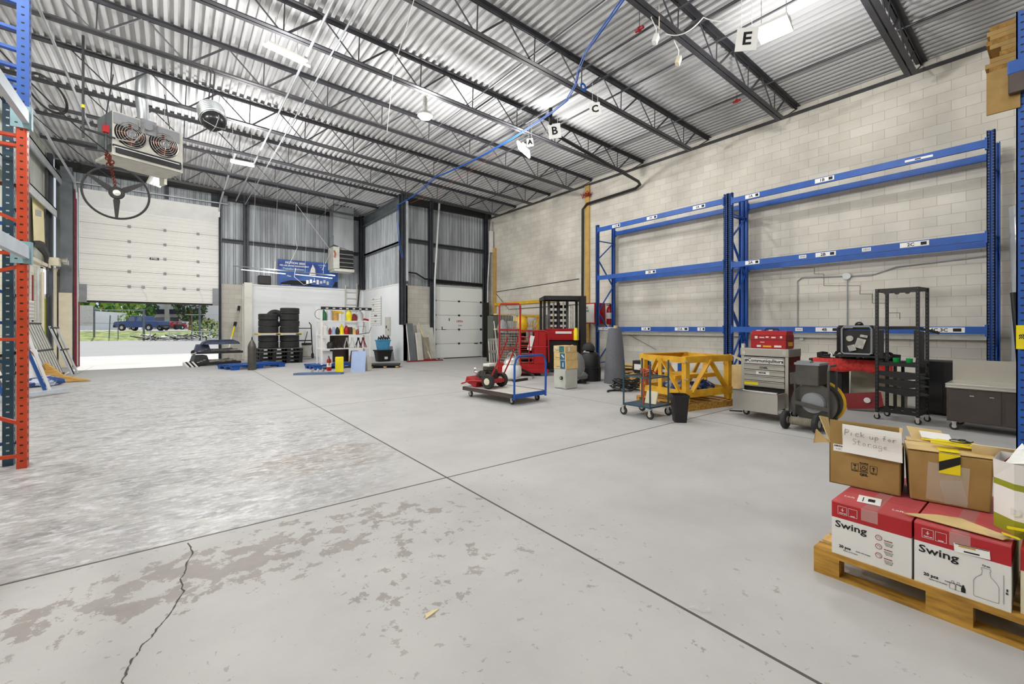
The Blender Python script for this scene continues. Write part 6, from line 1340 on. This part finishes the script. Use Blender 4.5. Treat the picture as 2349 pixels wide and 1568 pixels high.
# ================= floor things along the back =================
# tyres on pallets
def tyre_mesh():
    m = MB(); R, w = .35, .245
    pr = [(.2, .02), (.24, .0), (.32, .0), (.35, .02), (R, .05), (R, .09), (R-.006, .095), (R-.006, .105), (R, .11), (R, w-.09), (R-.006, w-.085), (R-.006, w-.075), (R, w-.07), (R, w-.05), (.35, w-.02), (.32, w), (.24, w), (.2, w-.02), (.21, w-.05), (.3, w/2), (.21, .05), (.2, .02)]
    m.lathe(pr, 28, cap=False); return m
tx, ty = 2.84, 19.2
def dark_pallet(z, lab, k):
    t = thing('plastic_pallet', lab, 'pallet', (tx+.42, ty, z), .02*k)
    m = MB().box(-.75, .75, -.5, .5, .12, .145).box(-.75, .75, -.5, .5, 0, .02)
    m.build('deck', 'greygreen' if k == 3 else 'black', t)
    for x in (-.69, -.25, .25, .69):
        for y in (-.44, 0, .44): MB().cb(x, y, .02, .12, .12, .10).build('block', 'black', t)
for k, nm in enumerate(('lowest', 'second', 'third', 'topmost')): dark_pallet(.147*k, 'black plastic pallet under the tyres, %s of its stack of four' % nm, k)
zb_ = .147*4-.0
ty0 = tyre_mesh().build('tyre', 'rubber', None, True)
tag(ty0, 'black car tyre under the wooden pallet, lower left', 'tyre', 'stacked tyres', (tx+.05, ty, zb_))
def ty_copy(x, y, z, lab, rot=None):
    o = ty0.copy(); COL.objects.link(o); o.location = (x, y, z); o['label'] = lab
    if rot: o.rotation_euler = rot
ty_copy(tx+.05, ty+.02, zb_+.247, 'black car tyre under the wooden pallet, upper left'); ty_copy(tx+.8, ty, zb_, 'black car tyre under the wooden pallet, lower right'); ty_copy(tx+.8, ty+.02, zb_+.247, 'black car tyre under the wooden pallet, upper right')
zw = zb_+.247*2+.004
t = thing('wooden_pallet', 'pale wooden pallet between the lower and upper tyres', 'pallet', (tx+.43, ty, zw))
MB().box(-.8, .78, -.5, -.4, .07, .09).box(-.8, .78, -.05, .05, .07, .09).box(-.8, .78, .4, .5, .07, .09).build('deck_board', 'timber', t)
for x in (-.76, 0, .74): MB().box(x-.04, x+.04, -.5, .5, 0, .07).build('stringer', 'timber', t)
zu = zw+.092
for k, nm in enumerate(('bottom', 'middle', 'top')): ty_copy(tx+.05, ty, zu+.247*k, 'black car tyre, %s of the left column of three' % nm)
for k, nm in enumerate(('bottom', 'second', 'third', 'top')): ty_copy(tx+.79+.015*(k % 2), ty, zu+.247*k, 'black car tyre, %s of the right column of four' % nm)
ty_copy(tx+.35, ty+.62, zu+.247*2+.05, 'black car tyre leaning behind both tyre columns', (1.35, 0, .1))
# hand truck with bucket
t = thing('hand_truck', 'dark two-rail hand truck standing against the partition', 'hand truck', (4.62, 20.9, 0)); MB().tube([(-.28, 0, .1), (-.28, .3, 1.5), (-.2, .32, 1.62)], .025, 8).tube([(.28, 0, .1), (.28, .3, 1.5), (.2, .32, 1.62)], .025, 8).tube([(-.28, .25, 1.35), (.28, .25, 1.35)], .02, 6).tube([(-.28, .15, .8), (.28, .15, .8)], .03, 6).box(-.3, .3, -.25, 0, .08, .1).build('frame', 'black', t, True)
for x in (-.3, .3): wheel(MB(), (x, .1, .12), .12, .07).build('wheel', 'rubber', t, True)
t = thing('white_bucket', 'white grey bucket with black rim on the hand truck', 'bucket', (4.6, 20.65, .11)); MB().lathe([(.001, 0), (.17, 0), (.21, .52), (.001, .52)], 18).build('bucket', 'limestone', t, True); MB().lathe([(.215, .5), (.22, .56), (.2, .6)], 18).build('rim', 'black', t, True); MB().tube([(-.1, 0, .58), (0, 0, .95), (.02, 0, 1.1)], .015, 6).build('handle', 'black', t, True)
# blue pallet
def nestable(name, lab, x, y, rz, L1, W1, mat='blue', h=.15):
    t = thing(name, lab, 'pallet', (x, y, 0), rz)
    m = MB()
    for k in range(5): m.box(-L1/2, L1/2, -W1/2+k*(W1-.16)/4, -W1/2+k*(W1-.16)/4+.16, h-.025, h)
    m.box(-L1/2, L1/2, -W1/2, -W1/2+.03, h-.05, h).box(-L1/2, -L1/2+.03, -W1/2, W1/2, h-.05, h).box(L1/2-.03, L1/2, -W1/2, W1/2, h-.05, h); m.build('deck', mat, t)
    for i in (-1, 0, 1):
        for j in (-1, 0, 1): MB().taper((i*(L1/2-.13), j*(W1/2-.11), 0), (.2, .16), (.24, .2), h-.02).build('foot', mat, t)
    return t
nestable('plastic_pallet', 'blue plastic pallet on the floor behind the dark gas cylinder', 2.12, 17.35, .32, 1.75, 1.1)
nestable('plastic_pallet', 'blue plastic pallet beneath the white shelving unit', 4.4, 15.6, .1, 1.75, 1.0)
t = thing('gas_cylinder', 'dark grey gas cylinder standing upright on the floor by the blue pallet', 'gas cylinder', (2.0, 16.45, 0)); MB().lathe([(.001, 0), (.115, 0), (.125, .02), (.125, .74), (.11, .83), (.06, .93), (.03, .98), (.001, .99)], 20).build('bottle', 'stainlessdark' if False else 'cartgrey', t, True); MB().torus((0, 0, 1.04), .04, .012, 'x', 12, 6).tube([(0, 0, .97), (0, 0, 1.03)], .018, 7).build('valve', 'black', t, True)
M('navy', '#2c3650', .5, 0, .3, 12)
# jacks
for k, (x, y, z, rz, lab) in enumerate(((1.25, 19.6, 0, .2, 'bottom one of the dark pallet jacks heaped by the door'), (1.35, 19.7, .385, .05, 'top one of the dark pallet jacks heaped by the door'))):
    t = thing('pallet_jack', lab, 'jack', (x, y, z), rz); MB().box(-.75, .7, -.35, -.15, .04, .12).box(-.75, .7, .15, .35, .04, .12).build('fork', 'black', t, bevel=.01)
    MB().taper((-.55, 0, .1), (.5, .6), (.35, .5), .28).build('body', 'navy' if k else 'black', t, bevel=.02); m = MB()
    for q in range(5): m.tube([(-.9+.1*q, -.3, .05+.04*q), (.2+.1*q, -.2+.1*q, .12+.05*(q % 3))], .02, 6)
    m.build('rod', 'silver', t, True); wheel(MB(), (-.8, 0, .09), .09, .1, 'y').build('wheel', 'rubber', t, True)
t = thing('folded_tarp', 'dark blue folded tarp lying on the heaped pallet jacks', 'tarp', (1.35, 19.5, .77), .1); m = MB(); loft(m, [rrect(1.2, .7, 0, .1), rrect(1.1, .65, .08, .1), rrect(.8, .5, .16, .1)], True, True); m.build('tarp', 'navy', t, True)
t = thing('striped_ramp', 'black and white striped ramp end at the left of the jacks', 'ramp', (.5, 19.0, 0), .5); t.scale = (.7, .7, .7); m = MB('boxwhite', 'black')
for k in range(6): m.use(k % 2).prism([(-.2, 0), (.2, 0), (.2, .25)], 'x', -.35+k*.1, -.25+k*.1)
m.build('ramp', None, t)
t = thing('snow_brush', 'yellow and grey long brush pole leaning on the white post', 'brush', (1.72, 20.9, 0)); MB().tube([(0, 0, .45), (.22, .45, 1.35)], .025, 7).build('lower_pole', 'pvc', t, True); MB().tube([(.14, .28, 1.0), (.24, .48, 1.4)], .035, 7).build('grip', 'yellowbright', t, True); MB().tube([(.24, .48, 1.4), (.42, .8, 2.1)], .03, 7).build('upper_pole', 'silver', t, True); MB().tube([(.26, .5, 1.45), (.3, .6, 1.6)], .06, 8).tube([(.42, .8, 2.1), (.45, .84, 2.3)], .05, 8).build('head', 'black', t, True)
# ---- white shelving unit ----
sx0, sx1, sy0, sy1, SH = 3.84, 5.45, 15.2, 15.8, 2.08
t = thing('shelving_unit', 'white wire frame shelving unit with four shelves of workshop bottles', 'shelving', (0, 0, 0))
for x in (sx0, sx1):
    for y in (sy0, sy1): MB().box(x-.025, x+.025, y-.02, y+.02, .15, SH).build('post', 'white', t)
SZ = (.68, 1.15, 1.62)
for z in SZ: MB().box(sx0, sx1, sy0, sy1, z-.03, z).build('shelf', 'white', t)
MB().box(sx0-.03, sx1+.05, sy0-.05, sy0-.02, SH-.09, SH).build('power_strip', 'black', t)
for k in range(7): MB().box(sx0+.12+.22*k, sx0+.2+.22*k, sy0-.056, sy0-.05, SH-.065, SH-.03).build('socket', 'boxwhite', t)
MB().torus((sx0-.05, sy0, SH-.25), .16, .008, 'y', 16, 5, PI*.4, PI*1.5).tube([(sx1+.05, sy0, 1.4), (sx1-.05, sy0-.05, 1.2), (sx1-.5, sy0-.05, 1.15)], .01, 5).build('cord', 'black', t, True)
for x in (sx0+.3, ): MB().box(sx0+.42, sx0+1.05, sy1-.04, sy1, .18, 1.12).build('back_panel', 'stainlessdark', t)
def bottle(x, z, mat, r, h, lab, nm='bottle', y=None, shape=0):
    y = sy0+.12 if y is None else y; r *= 1.2; h *= 1.15
    if shape == 0: pr = [(.001, 0), (r, 0), (r, h*.68), (r*.6, h*.82), (r*.32, h*.88), (r*.32, h), (.001, h)]
    elif shape == 1: pr = [(.001, 0), (r, 0), (r, h*.9), (r*.9, h), (.001, h)]
    else: pr = [(.001, 0), (r*.8, 0), (r, h*.5), (r*.7, h*.8), (r*.3, h), (.001, h)]
    o = MB().lathe(pr, 14).build(nm, mat, None, True); tag(o, lab, nm.replace('_', ' '), 'bottles and cans on the white shelving', (x, y, z)); return o
z = SZ[2]
bottle(sx0+.10, z, 'greenglass' if False else M('greenplastic', '#1d6b40', .4, 0, .1), .07, .32, 'dark green bottle at the left end of the top shelf')
bottle(sx0+.28, z, 'plastic_grey' if False else 'lightsteel', .09, .3, 'pale grey canister second on the top shelf', 'canister', None, 1)
bottle(sx0+.47, z, 'wood', .09, .24, 'brown jar under the orange gloves on the top shelf', 'jar', None, 1)
bottle(sx0+.62, z, 'boxwhite', .06, .22, 'white can under the orange gloves on the top shelf', 'can', None, 1)
bottle(sx0+.93, z, 'yellowbright', .09, .32, 'yellow spray bottle in the middle of the top shelf', 'spray_bottle', None, 2)
bottle(sx0+1.1, z, 'oxide', .09, .22, 'dark red bag of parts right of the yellow spray bottle', 'parts_bag', None, 2)
bottle(sx0+1.3, z, 'lightsteel', .1, .32, 'pale rounded canister near the right of the top shelf', 'canister', None, 0)
o = MB().obox((0, 0, .05), (.36, .14, .08), (.1, .1, 0)); tag(o.build('work_gloves', 'yellow', None, False, .02), 'orange yellow work gloves lying over jars on the top shelf', 'gloves', None, (sx0+.55, sy0+.12, z+.24))
o = MB().tube([(-.15, 0, .03), (0, 0, .06), (.15, 0, .02)], .035, 7); tag(o.build('red_strap', 'red', None, True), 'red rolled strap at the right end of the top shelf', 'strap', None, (sx0+1.5-.02, sy0+.12, z))
z = SZ[1]
for k, (dx, mt, r, h, lab, sh) in enumerate(((.12, 'boxwhite', .1, .33, 'white jug at the left of the second shelf', 0), (.3, 'oxide', .045, .2, 'slim purple bottle beside the white jug', 2), (.42, 'lightblue', .05, .23, 'pale violet bottle on the second shelf', 2), (.54, 'black', .06, .22, 'black bottle on the second shelf left of the yellow one', 2), (.68, 'yellowbright', .06, .31, 'yellow bottle in the middle of the second shelf', 0), (.84, 'red', .075, .26, 'red bottle right of the yellow one on the second shelf', 2), (.97, 'darkwood', .06, .22, 'dark speckled bottle on the second shelf', 1), (1.1, 'cardlight', .06, .2, 'tan bottle on the second shelf', 2), (1.22, 'copper', .05, .16, 'small copper brown bottle on the second shelf', 2))): bottle(sx0+dx, z, mt, r, h, lab, 'bottle', None, sh)
t2 = thing('wire_stand', 'small wire frame stand at the right of the second shelf', 'stand', (sx0+1.4, sy0+.15, z)); MB().tube([(-.12, 0, 0), (-.14, 0, .28), (.12, 0, .28), (.12, 0, 0)], .008, 5).tube([(0, 0, .05), (.05, 0, .35)], .006, 5).build('frame', 'black', t2)
z = SZ[0]
for k, (dx, mt, lab) in enumerate(((.62, 'black', 'black axle stand, leftmost on the third shelf'), (.85, 'silver', 'silver axle stand beside the black one on the third shelf'), (1.05, 'pvc', 'white axle stand in the middle of the third shelf'), (1.25, 'black', 'black axle stand right of the white one'), (1.42, 'reddark', 'dark red axle stand at the right of the third shelf'))):
    m = MB()
    for s in (-1, 1): m.bar((s*.1, 0, 0), (s*.02, .08, .28), .02, .02).bar((s*.1, .16, 0), (s*.02, .08, .28), .02, .02)
    m.box(-.03, .03, .05, .11, .26, .36); tag(m.build('axle_stand', mt), lab, 'axle stand', 'axle stands', (sx0+dx, sy0+.05, z))
t2 = thing('black_case', 'black rounded case at the left of the third shelf', 'case', (sx0+.33, sy0+.15, z)); MB().lathe([(.001, 0), (.12, 0), (.13, .15), (.08, .22), (.001, .23)], 14).build('case', 'black', t2, True)
tag(MB().box(0, .16, 0, .3, 0, .33).build('white_carton', 'boxwhite'), 'white carton at the left end of the third shelf', 'carton', None, (sx0+.03, sy0+.2, z))
tag(MB().taper((0, 0, 0), (.3, .25), (.2, .2), .42).build('brown_bag', 'wooddark'), 'brown and orange bag standing under the lowest shelf at right', 'bag', None, (sx0+1.15, sy0+.2, .155))
tag(MB().box(-.06, .06, -.06, .06, 0, .4).build('orange_can', 'yellow'), 'orange can in front of the brown bag under the lowest shelf', 'can', None, (sx0+1.17, sy0-.02, .155))
tag(MB().box(0, .35, 0, .3, 0, .42).build('white_crate', 'boxwhite'), 'white crate under the lowest shelf at left', 'crate', None, (sx0+.05, sy0+.2, .155))
# in front of the shelving
o = MB(); o.prism([(-.0, 0), (1.3, .15), (1.35, .3), (1.0, .42), (.1, .25)], 'z', .0, .06); tag(o.build('blue_plank', 'bluedark' if False else M('slateblue', '#5b7396', .5, 0, .1)), 'long slate blue board lying on the floor in front of the shelving', 'board', None, (2.72, 13.85, 0), -.6)
extinguisher('fire_extinguisher', 'red fire extinguisher standing on the floor in front of the shelving', (3.74, 13.95, 0.062), .85, 'boxwhite')
tag(MB().prism([(-.12, -.08), (.12, -.08), (.12, .08), (-.12, .08)], 'z', 0, .49).build('yellow_container', 'yellowbright', None, False, .02), 'bright yellow upright container on the floor in front of the shelving', 'container', None, (3.99, 13.75, 0), -.3)
t = thing('foam_sheet', 'pale blue sheet leaning at the front right corner of the shelving', 'sheet', (4.55, 13.75, 0), -.55); m = MB(); m.T = TM((0, 0, 0), (-.25, 0, 0)); m.box(-.22, .22, 0, .03, 0, .66); m.build('sheet', 'lightblue', t)
tag(MB().taper((0, 0, 0), (.16, .14), (.2, .12), .45).build('cement_bag', 'limestone', None, False, .02), 'pale speckled bag standing right of the pale blue sheet', 'bag', None, (4.95, 13.95, 0), .4)
m = MB('black', 'wood'); m.box(-.5, .5, -.35, .35, .06, .12).box(-.5, .5, -.35, .35, 0, .02); m.use(1)
for x in (-.45, 0, .4): m.box(x, x+.1, -.36, -.2, .02, .06)
tag(m.build('flat_pallet'), 'black flat pallet with wooden blocks on the floor right of the shelving', 'pallet', None, (5.8, 14.7, 0), -.5)
for k in range(3):
    tag(MB().obox((0, 0, .06), (.06, .05, .12), (.3, .2, k)).build('metal_part', 'silver'), ['small metal part at the left foot of the shelving', 'small metal part in the middle before the left shelving foot', 'small metal part right of the left shelving foot'][k], 'part', None, (3.35+.12*k, 14.3-.12*k, .0))
t = thing('storage_tub', 'black lidded tub on the floor beside the return wall', 'tub', (6.75, 17.3, 0)); m = MB(); loft(m, [rrect(.5, .4, 0, .06), rrect(.62, .5, .42, .06), rrect(.68, .56, .43, .06), rrect(.68, .56, .47, .06)], True, True); m.build('tub', 'black', t, True); MB().box(-.03, .1, -.262, -.24, .1, .2).build('label', 'boxwhite', t)
t = thing('blue_tub', 'light blue tub full of gear on top of the black tub', 'tub', (6.75, 17.3, .475)); m = MB(); loft(m, [rrect(.42, .36, 0, .08), rrect(.52, .44, .36, .08), rrect(.56, .48, .37, .08), rrect(.56, .48, .41, .08)], True, True); m.build('tub', 'binblue', t, True); m = MB()
for k in range(5): m.tube([(-.2+.1*k, 0, .4), (-.18+.1*k, 0, .52+.04*(k % 3)), (-.1+.1*k, .05, .44)], .03, 6)
m.build('gear', 'black', t, True)
tag(MB().obox((0, 0, .3), (.3, .04, .6), (-.2, 0, 0)).build('grey_board', 'plastic_grey'), 'grey board leaning behind the tubs at the return wall', 'board', None, (7.15, 17.5, 0), .3)
# leaning panels at the outer corner
for k, (xa, xb, h, mt, lab) in enumerate(((7.55, 7.85, 1.6, 'steelgrey', 'grey tall panel, leftmost leaning at the recess corner'), (7.9, 8.15, 1.2, 'boxwhite', 'panel with white edge leaning second from the left at the recess corner'), (8.05, 8.8, 1.55, 'limestone', 'wide stained board leaning left of the small overhead door'), (8.2, 8.45, 1.0, 'gripper', 'low grey panel leaning before the wide stained board'))):
    t = thing('leaning_sheet', lab, 'panel', (xa, YA-.5+.03*k-.22*(k == 3)-.1*(k == 1), 0)); m = MB('limestone' if mt == 'boxwhite' else mt, 'boxwhite'); m.T = TM((0, 0, 0), (-.22, 0, 0)); m.box(.03, xb-xa, 0, .03, 0, h); m.use(1 if k < 2 else 0).box(0, .03, 0, .03, 0, h); m.build('board', None, t)
t = thing('timber_batten', 'long thin wooden batten leaning across the boards at the recess corner', 'batten', (8.5, YA-.62, 0)); MB().bar((0, 0, 0), (-.42, .38, 1.6), .04, .03).build('batten', 'timber', t)
t = thing('floor_squeegee', 'dark red floor squeegee lying before the leaning boards', 'squeegee', (8.1, YA-.75, 0), -.08); MB().box(-.75, .8, -.06, .06, 0, .05).build('blade', 'oxide', t); MB().box(.0, .5, -.0, .12, .05, .09).build('pad', 'red', t); MB().tube([(.3, 0, .05), (.2, .3, .5)], .012, 6).build('handle', 'silver', t, True)
for k in range(2): tag(MB().obox((0, 0, .02), (.16, .08, .04), (0, 0, .3*k)).build('paper_scrap', 'paper'), ['white paper scrap at the left foot of the small overhead door', 'second white scrap right of the first at the small door'][k], 'scrap', None, (8.85+.28*k, YA-.32, 0))
# white conduits beside the small door
tag(MB().tube([(SX0-.1, YA-.25, .0), (SX0-.1, YA-.25, 3.4), (SX0+.12, YA-.25, 6.75)], .045, 8).build('wall_conduit', 'lightsteel', None, True), 'pale conduit left of the small overhead door reaching the roof', 'conduit')
tag(MB().tube([(SX1+.12, YA-.3, 1.5), (SX1+.14, YA-.3, 3.4), (SX1+.34, YA-.3, 6.4)], .035, 8).build('wall_conduit', 'lightsteel', None, True), 'pale conduit right of the small overhead door', 'conduit')
tag(MB().tube([(XA-.2, YA-.4, 3.2), (XA-.15, YA-.35, 6.4)], .03, 8).build('wall_conduit', 'lightsteel', None, True), 'white pipe beside the dark recess corner column', 'pipe') if False else None
tag(MB().box(XA+.03, XA+.12, YA-.26, YA-.2, 3.3, 6.6).build('white_pipe', 'lightsteel'), 'pale strip beside the dark recess corner column', 'pipe')
tag(MB().tube([(XA+.1, YA-.05, 3.7), (XA+.5, YA-.2, 3.65), (XA+.9, YA-.2, 3.45), (SX1-.1, YA-.2, 3.4)], .035, 6).build('black_pipe', 'black', None, True), 'black pipe running above the small overhead door', 'pipe')
tag(MB().box(11.62, 11.8, YA-.4, YA-.3, 4.9, 5.9).build('white_box', 'boxwhite', None), 'tall white box high in the recess corner beside the block wall', 'box')
tag(MB().tube([(XR-.03, YA-.5, 3.0), (XR-.03, 15.5, 2.2), (XR-.03, 11.2, 2.25)], .012, 5).tube([(XR-.03, YA-.5, 3.05), (XR-.03, 11.2, 3.2)], .012, 5).build('wall_cable', 'joist', None, True), 'dark wires along the block wall above the yellow rail', 'cable')
# ================= outside =================
M('asphalt', '#9c9b9a', .8, 0, .06, .5, world=True, stretch=(.3, 3, 1)); M('apron', '#c6c4c0', .8, 0, .04, .7, world=True)
M('grass', '#5f7a34', .9, 0, .35, 1.5, hex2='#a9b06a', world=True); M('gravel', '#bdb7ae', .9, 0, .12, 2, world=True)
struct(MB().box(-40, 60, YB, 29, -.2, -.012).build('trim_40', 'apron'))
struct(MB().box(-90, 110, 29, 62, -.25, -.03).build('trim_41', 'asphalt'))
gm = MB(); gm.add([(-90, 62, -.03), (110, 62, -.03), (110, 66.5, .55), (-90, 66.5, .55), (110, 68.5, .95), (-90, 68.5, .95)], [(0, 1, 2, 3), (3, 2, 4, 5)]); tag(gm.build('grass_verge', 'grass'), 'green grass verge beyond the road outside the door', 'grass', None, None, None, 'stuff')
struct(MB().box(-120, 140, 68.5, 200, .4, .95).build('trim_42', 'gravel'))
def leafy(name, lab, x, y, z, rx, rz_, cols, trunk=True, n=420, seed=1):
    r = random.Random(seed); t = thing(name, lab, 'tree' if trunk else 'bush', (x, y, z))
    m = MB(*cols)
    for k in range(n):
        a, b = r.uniform(0, 2*PI), math.acos(r.uniform(-1, 1)); q = r.uniform(.45, 1)**.5
        c = Vector((rx*q*math.sin(b)*math.cos(a), rx*q*math.sin(b)*math.sin(a), rz_*q*math.cos(b)))
        s = r.uniform(.5, 1)*max(rx, rz_)*.13
        m.use(r.randrange(len(cols)))
        R = Euler((r.uniform(0, 3), r.uniform(0, 3), r.uniform(0, 3))).to_matrix()
        m.add([c+R@Vector(p)*s for p in ((-1, 0, 0), (0, -.6, .1), (1, 0, 0), (0, .6, .1))], [(0, 1, 2, 3)])
    m.T = None; o = m.build('foliage', None, t); o.location = (0, 0, rz_*1.05+(1.0 if trunk else 0))
    if trunk: MB().tube([(0, 0, 0), (.1, 0, rz_*1.2)], [.3, .12], 8).build('trunk', 'wooddark', t, True)
    return t
M('leaf1', '#6f9a3a', .7, 0, 0); M('leaf2', '#42692a', .7, 0, 0); M('leaf3', '#a4c05a', .7, 0, 0); M('leaf4', '#2f4a2c', .7, 0, 0); M('straw', '#b8b07e', .8, 0, 0)
def OD(u, dep): d = ray(u, 750); return d[0]*dep, d[1]*dep
x, y = OD(235, 74); leafy('tree', 'bright green tree behind the grey curved wall at left outside', x, y, .95, 6, 4.6, ['leaf1', 'leaf2', 'leaf3'], True, 900, 1)
x, y = OD(300, 88); leafy('tree', 'dark and light green tree above the parked pickup truck', x, y, .95, 4.5, 3.8, ['leaf1', 'leaf2', 'leaf4'], True, 800, 2)
x, y = OD(300, 68); leafy('bush', 'small yellow green bush behind the pickup hood', x, y, .95, 1.6, 1.5, ['leaf3', 'leaf1'], False, 260, 3)
x, y = OD(437, 66); leafy('tree', 'dark tall evergreen right of the pickup outside', x, y, .95, 2.2, 2.8, ['leaf4', 'leaf2', 'darkwood'], True, 800, 4)
x, y = OD(478, 50); leafy('bush', 'straw coloured bush at the right of the door opening outside', x, y, .5, 1.8, .9, ['straw', 'leaf3', 'leaf4'], False, 420, 5)
# grey storage wall
x0, y0 = OD(193, 66); x1, y1 = OD(288, 70)
tag(MB().bar((x0-6, y0-3, 2.6), (x0, y0, 2.6), .3, 3.3).bar((x0, y0, 2.5), (x1, y1, 2.25), .3, 2.9).build('storage_wall', 'plastic_grey' if False else 'whitewall'), 'long pale grey storage wall outside at left', 'wall')
x0, y0 = OD(170, 60); tag(MB().bar((x0-3, y0, 3.0), (OD(212, 60)[0], OD(212, 60)[1], 3.0), .2, 2.8).build('trailer_wall', 'limestone'), 'taller grey ribbed trailer side at the far left outside', 'trailer')
# building with dark canopy
x0, y0 = OD(335, 95); x1, y1 = OD(520, 95); dv = Vector((x1-x0, y1-y0, 0)).normalized(); L_ = Vector((x1-x0, y1-y0, 0)).length
ang = math.atan2(dv.y, dv.x)
t = thing('shop_building', 'white low commercial building with dark canopy across the road', 'building', (x0, y0, .95), ang)
MB().box(-1, L_+6, 0, 12, 0, 9).build('walls', 'boxwhite', t); M('glassdark', '#6b7480', .15, .2, 0)
for a in (2.0, 5.0, 8.2, 11): MB().box(a, a+2.2, -.05, 0, .3, 2.6).build('window', 'glassdark', t)
MB().box(-.5, L_*.66, -1.6, 0, 3.3, 4.3).build('canopy', M('canopy', '#2c2f45', .6, 0, .1), t); MB().box(L_*.31, L_*.36, -1.8, -1.4, 0, 9).build('column', 'limestone', t)
# vehicles
def car_body(lab, name, x, y, z, rz, L, H, W, mat, pickup=False, scale=1):
    t = thing(name, lab, 'truck' if pickup else 'car', (x, y, z), rz)
    hw = W/2
    if pickup: pr = [(-L/2, .45), (-L/2, .95), (-L*.47, 1.12), (-L*.23, 1.22), (-L*.12, H), (L*.13, H), (L*.19, 1.2), (L*.49, 1.2), (L/2, 1.15), (L/2, .5), (L*.42, .42), (L*.36, .42), (-L*.38, .42)]
    else: pr = [(-L/2, .4), (-L/2, .75), (-L*.25, .95), (-L*.1, H), (L*.25, H), (L*.42, .95), (L/2, .9), (L/2, .4)]
    MB().prism(pr, 'y', -hw, hw).build('body', mat, t, bevel=.06)
    xs = ((-L*.19, -L*.02), (L*.0, L*.14)) if pickup else ((-L*.12, L*.05), (L*.07, L*.28))
    for a, b in xs: MB().prism([(a+.1, 1.2 if pickup else .98), (b, 1.2 if pickup else .98), (b, H-.1), (a+.35, H-.1)], 'y', -hw-.02, hw+.02).build('window', 'glassdark', t)
    for a in (-L*.31, L*.29):
        for s in (-1, 1):
            w_ = wheel(MB(), (a, s*(hw-.1), .38), .38, .26, 'y', 20).build('wheel', 'rubber', t, True); MB().lathe([(.001, -.14), (.2, -.14), (.22, -.12), (.22, .12), (.2, .14), (.001, .14)], 16, (a, s*(hw-.1), .38), 'y').build('rim', 'silver', w_, True)
            MB().lathe([(.44, -.02), (.46, 0), (.44, .02)], 20, (a, s*hw, .42), 'y').build('wheel_arch', 'black', t, True)
    if pickup: MB().box(-L/2-.05, -L*.44, -hw, hw, .4, .72).box(L/2-.1, L/2+.12, -hw*.9, hw*.9, .5, .7).build('bumper', 'black', t, bevel=.04); MB().box(-L/2-.02, -L*.46, -hw*.95, -hw*.6, .85, 1.02).box(-L/2-.02, -L*.46, hw*.6, hw*.95, .85, 1.02).build('headlight', 'boxwhite', t)
    return t
M('carblue', '#3e5480', .3, .3, .05)
x, y = OD(326, 55); car_body('slate blue crew cab pickup truck parked beyond the fence', 'pickup_truck', x, y, .95, ang+.0, 5.6, 1.85, 1.9, 'carblue', True)
x, y = OD(394, 78); car_body('small red car parked by the building far outside', 'car', x, y, .95, ang+1.2, 4.2, 1.45, 1.7, 'red')
x, y = OD(430, 86); car_body('white car parked right of the red car far outside', 'car', x, y, .95, ang+.2, 4.6, 1.5, 1.8, 'boxwhite')
# fence
x0, y0 = OD(150, 47); x1, y1 = OD(520, 47)
t = thing('mesh_fence', 'tall steel fence with thin posts along the road outside', 'fence', (0, 0, 0))
def fpt(u): return OD(u, 47)
for u, h_, w_ in ((216, 3.6, .09), (250, 2.7, .05), (271, 2.7, .04), (330, 3.3, .1), (440, 2.7, .06), (458, 4.0, .1)):
    a = fpt(u); MB().tube([(a[0], a[1], -.03), (a[0]+.1*(u == 250), a[1], h_)], w_, 7).build('post', 'steelgrey', t, True)
a, b = fpt(150), fpt(330); MB().tube([(a[0], a[1], 3.3), (b[0], b[1], 3.25)], .035, 6).build('rail', 'lightsteel', t); a, b = fpt(425), fpt(520); MB().tube([(a[0], a[1], 2.75), (b[0], b[1], 2.75)], .035, 6).build('rail', 'lightsteel', t)
a, b = fpt(190), fpt(285); MB().tube([(a[0], a[1], 1.85), (b[0], b[1], 1.8)], .02, 6).build('rail', 'steelgrey', t)
# heap of poles and guard rail
r4 = random.Random(8); m = MB('silver', 'black', 'boxwhite')
for k in range(90):
    u = r4.uniform(335, 505); a = OD(u, 46); b = (a[0]+r4.uniform(-1.4, 1.4), a[1]+r4.uniform(-.8, .8)); h0 = r4.uniform(0, .5)
    m.use(r4.randrange(3)).tube([(a[0], a[1], h0), (b[0], b[1], r4.uniform(0, .75))], .05, 5)
tag(m.build('scrap_heap'), 'heap of grey poles and branches along the road outside', 'heap', None, None, None, 'stuff')
t = thing('guard_rail', 'low rail with posts in front of the pole heap outside', 'rail', (0, 0, 0)); a, b = OD(340, 45), OD(520, 45); MB().tube([(a[0], a[1], 1.0), (b[0], b[1], .9)], .05, 6).build('rail', 'lightsteel', t)
for u in (345, 388, 462, 480): a = OD(u, 45); MB().tube([(a[0], a[1], -.03), (a[0], a[1], 1.0)], .05, 6).build('post', 'lightsteel', t)
t = thing('black_trailer', 'dark trailer frame behind the pickup truck outside', 'trailer', OD(388, 60)+(.95,), ang); MB().box(-2, 1.2, -.6, .6, .4, .5).bar((-2, -.6, .5), (-.5, -.6, 1.2), .1, .1).bar((-1.5, -.6, 1.3), (0, -.6, .5), .1, .1).box(1, 1.4, -.5, .5, .2, .8).build('frame', 'black', t)
wheel(MB(), (0, -.5, .3), .3, .2, 'y').build('wheel', 'rubber', t, True)
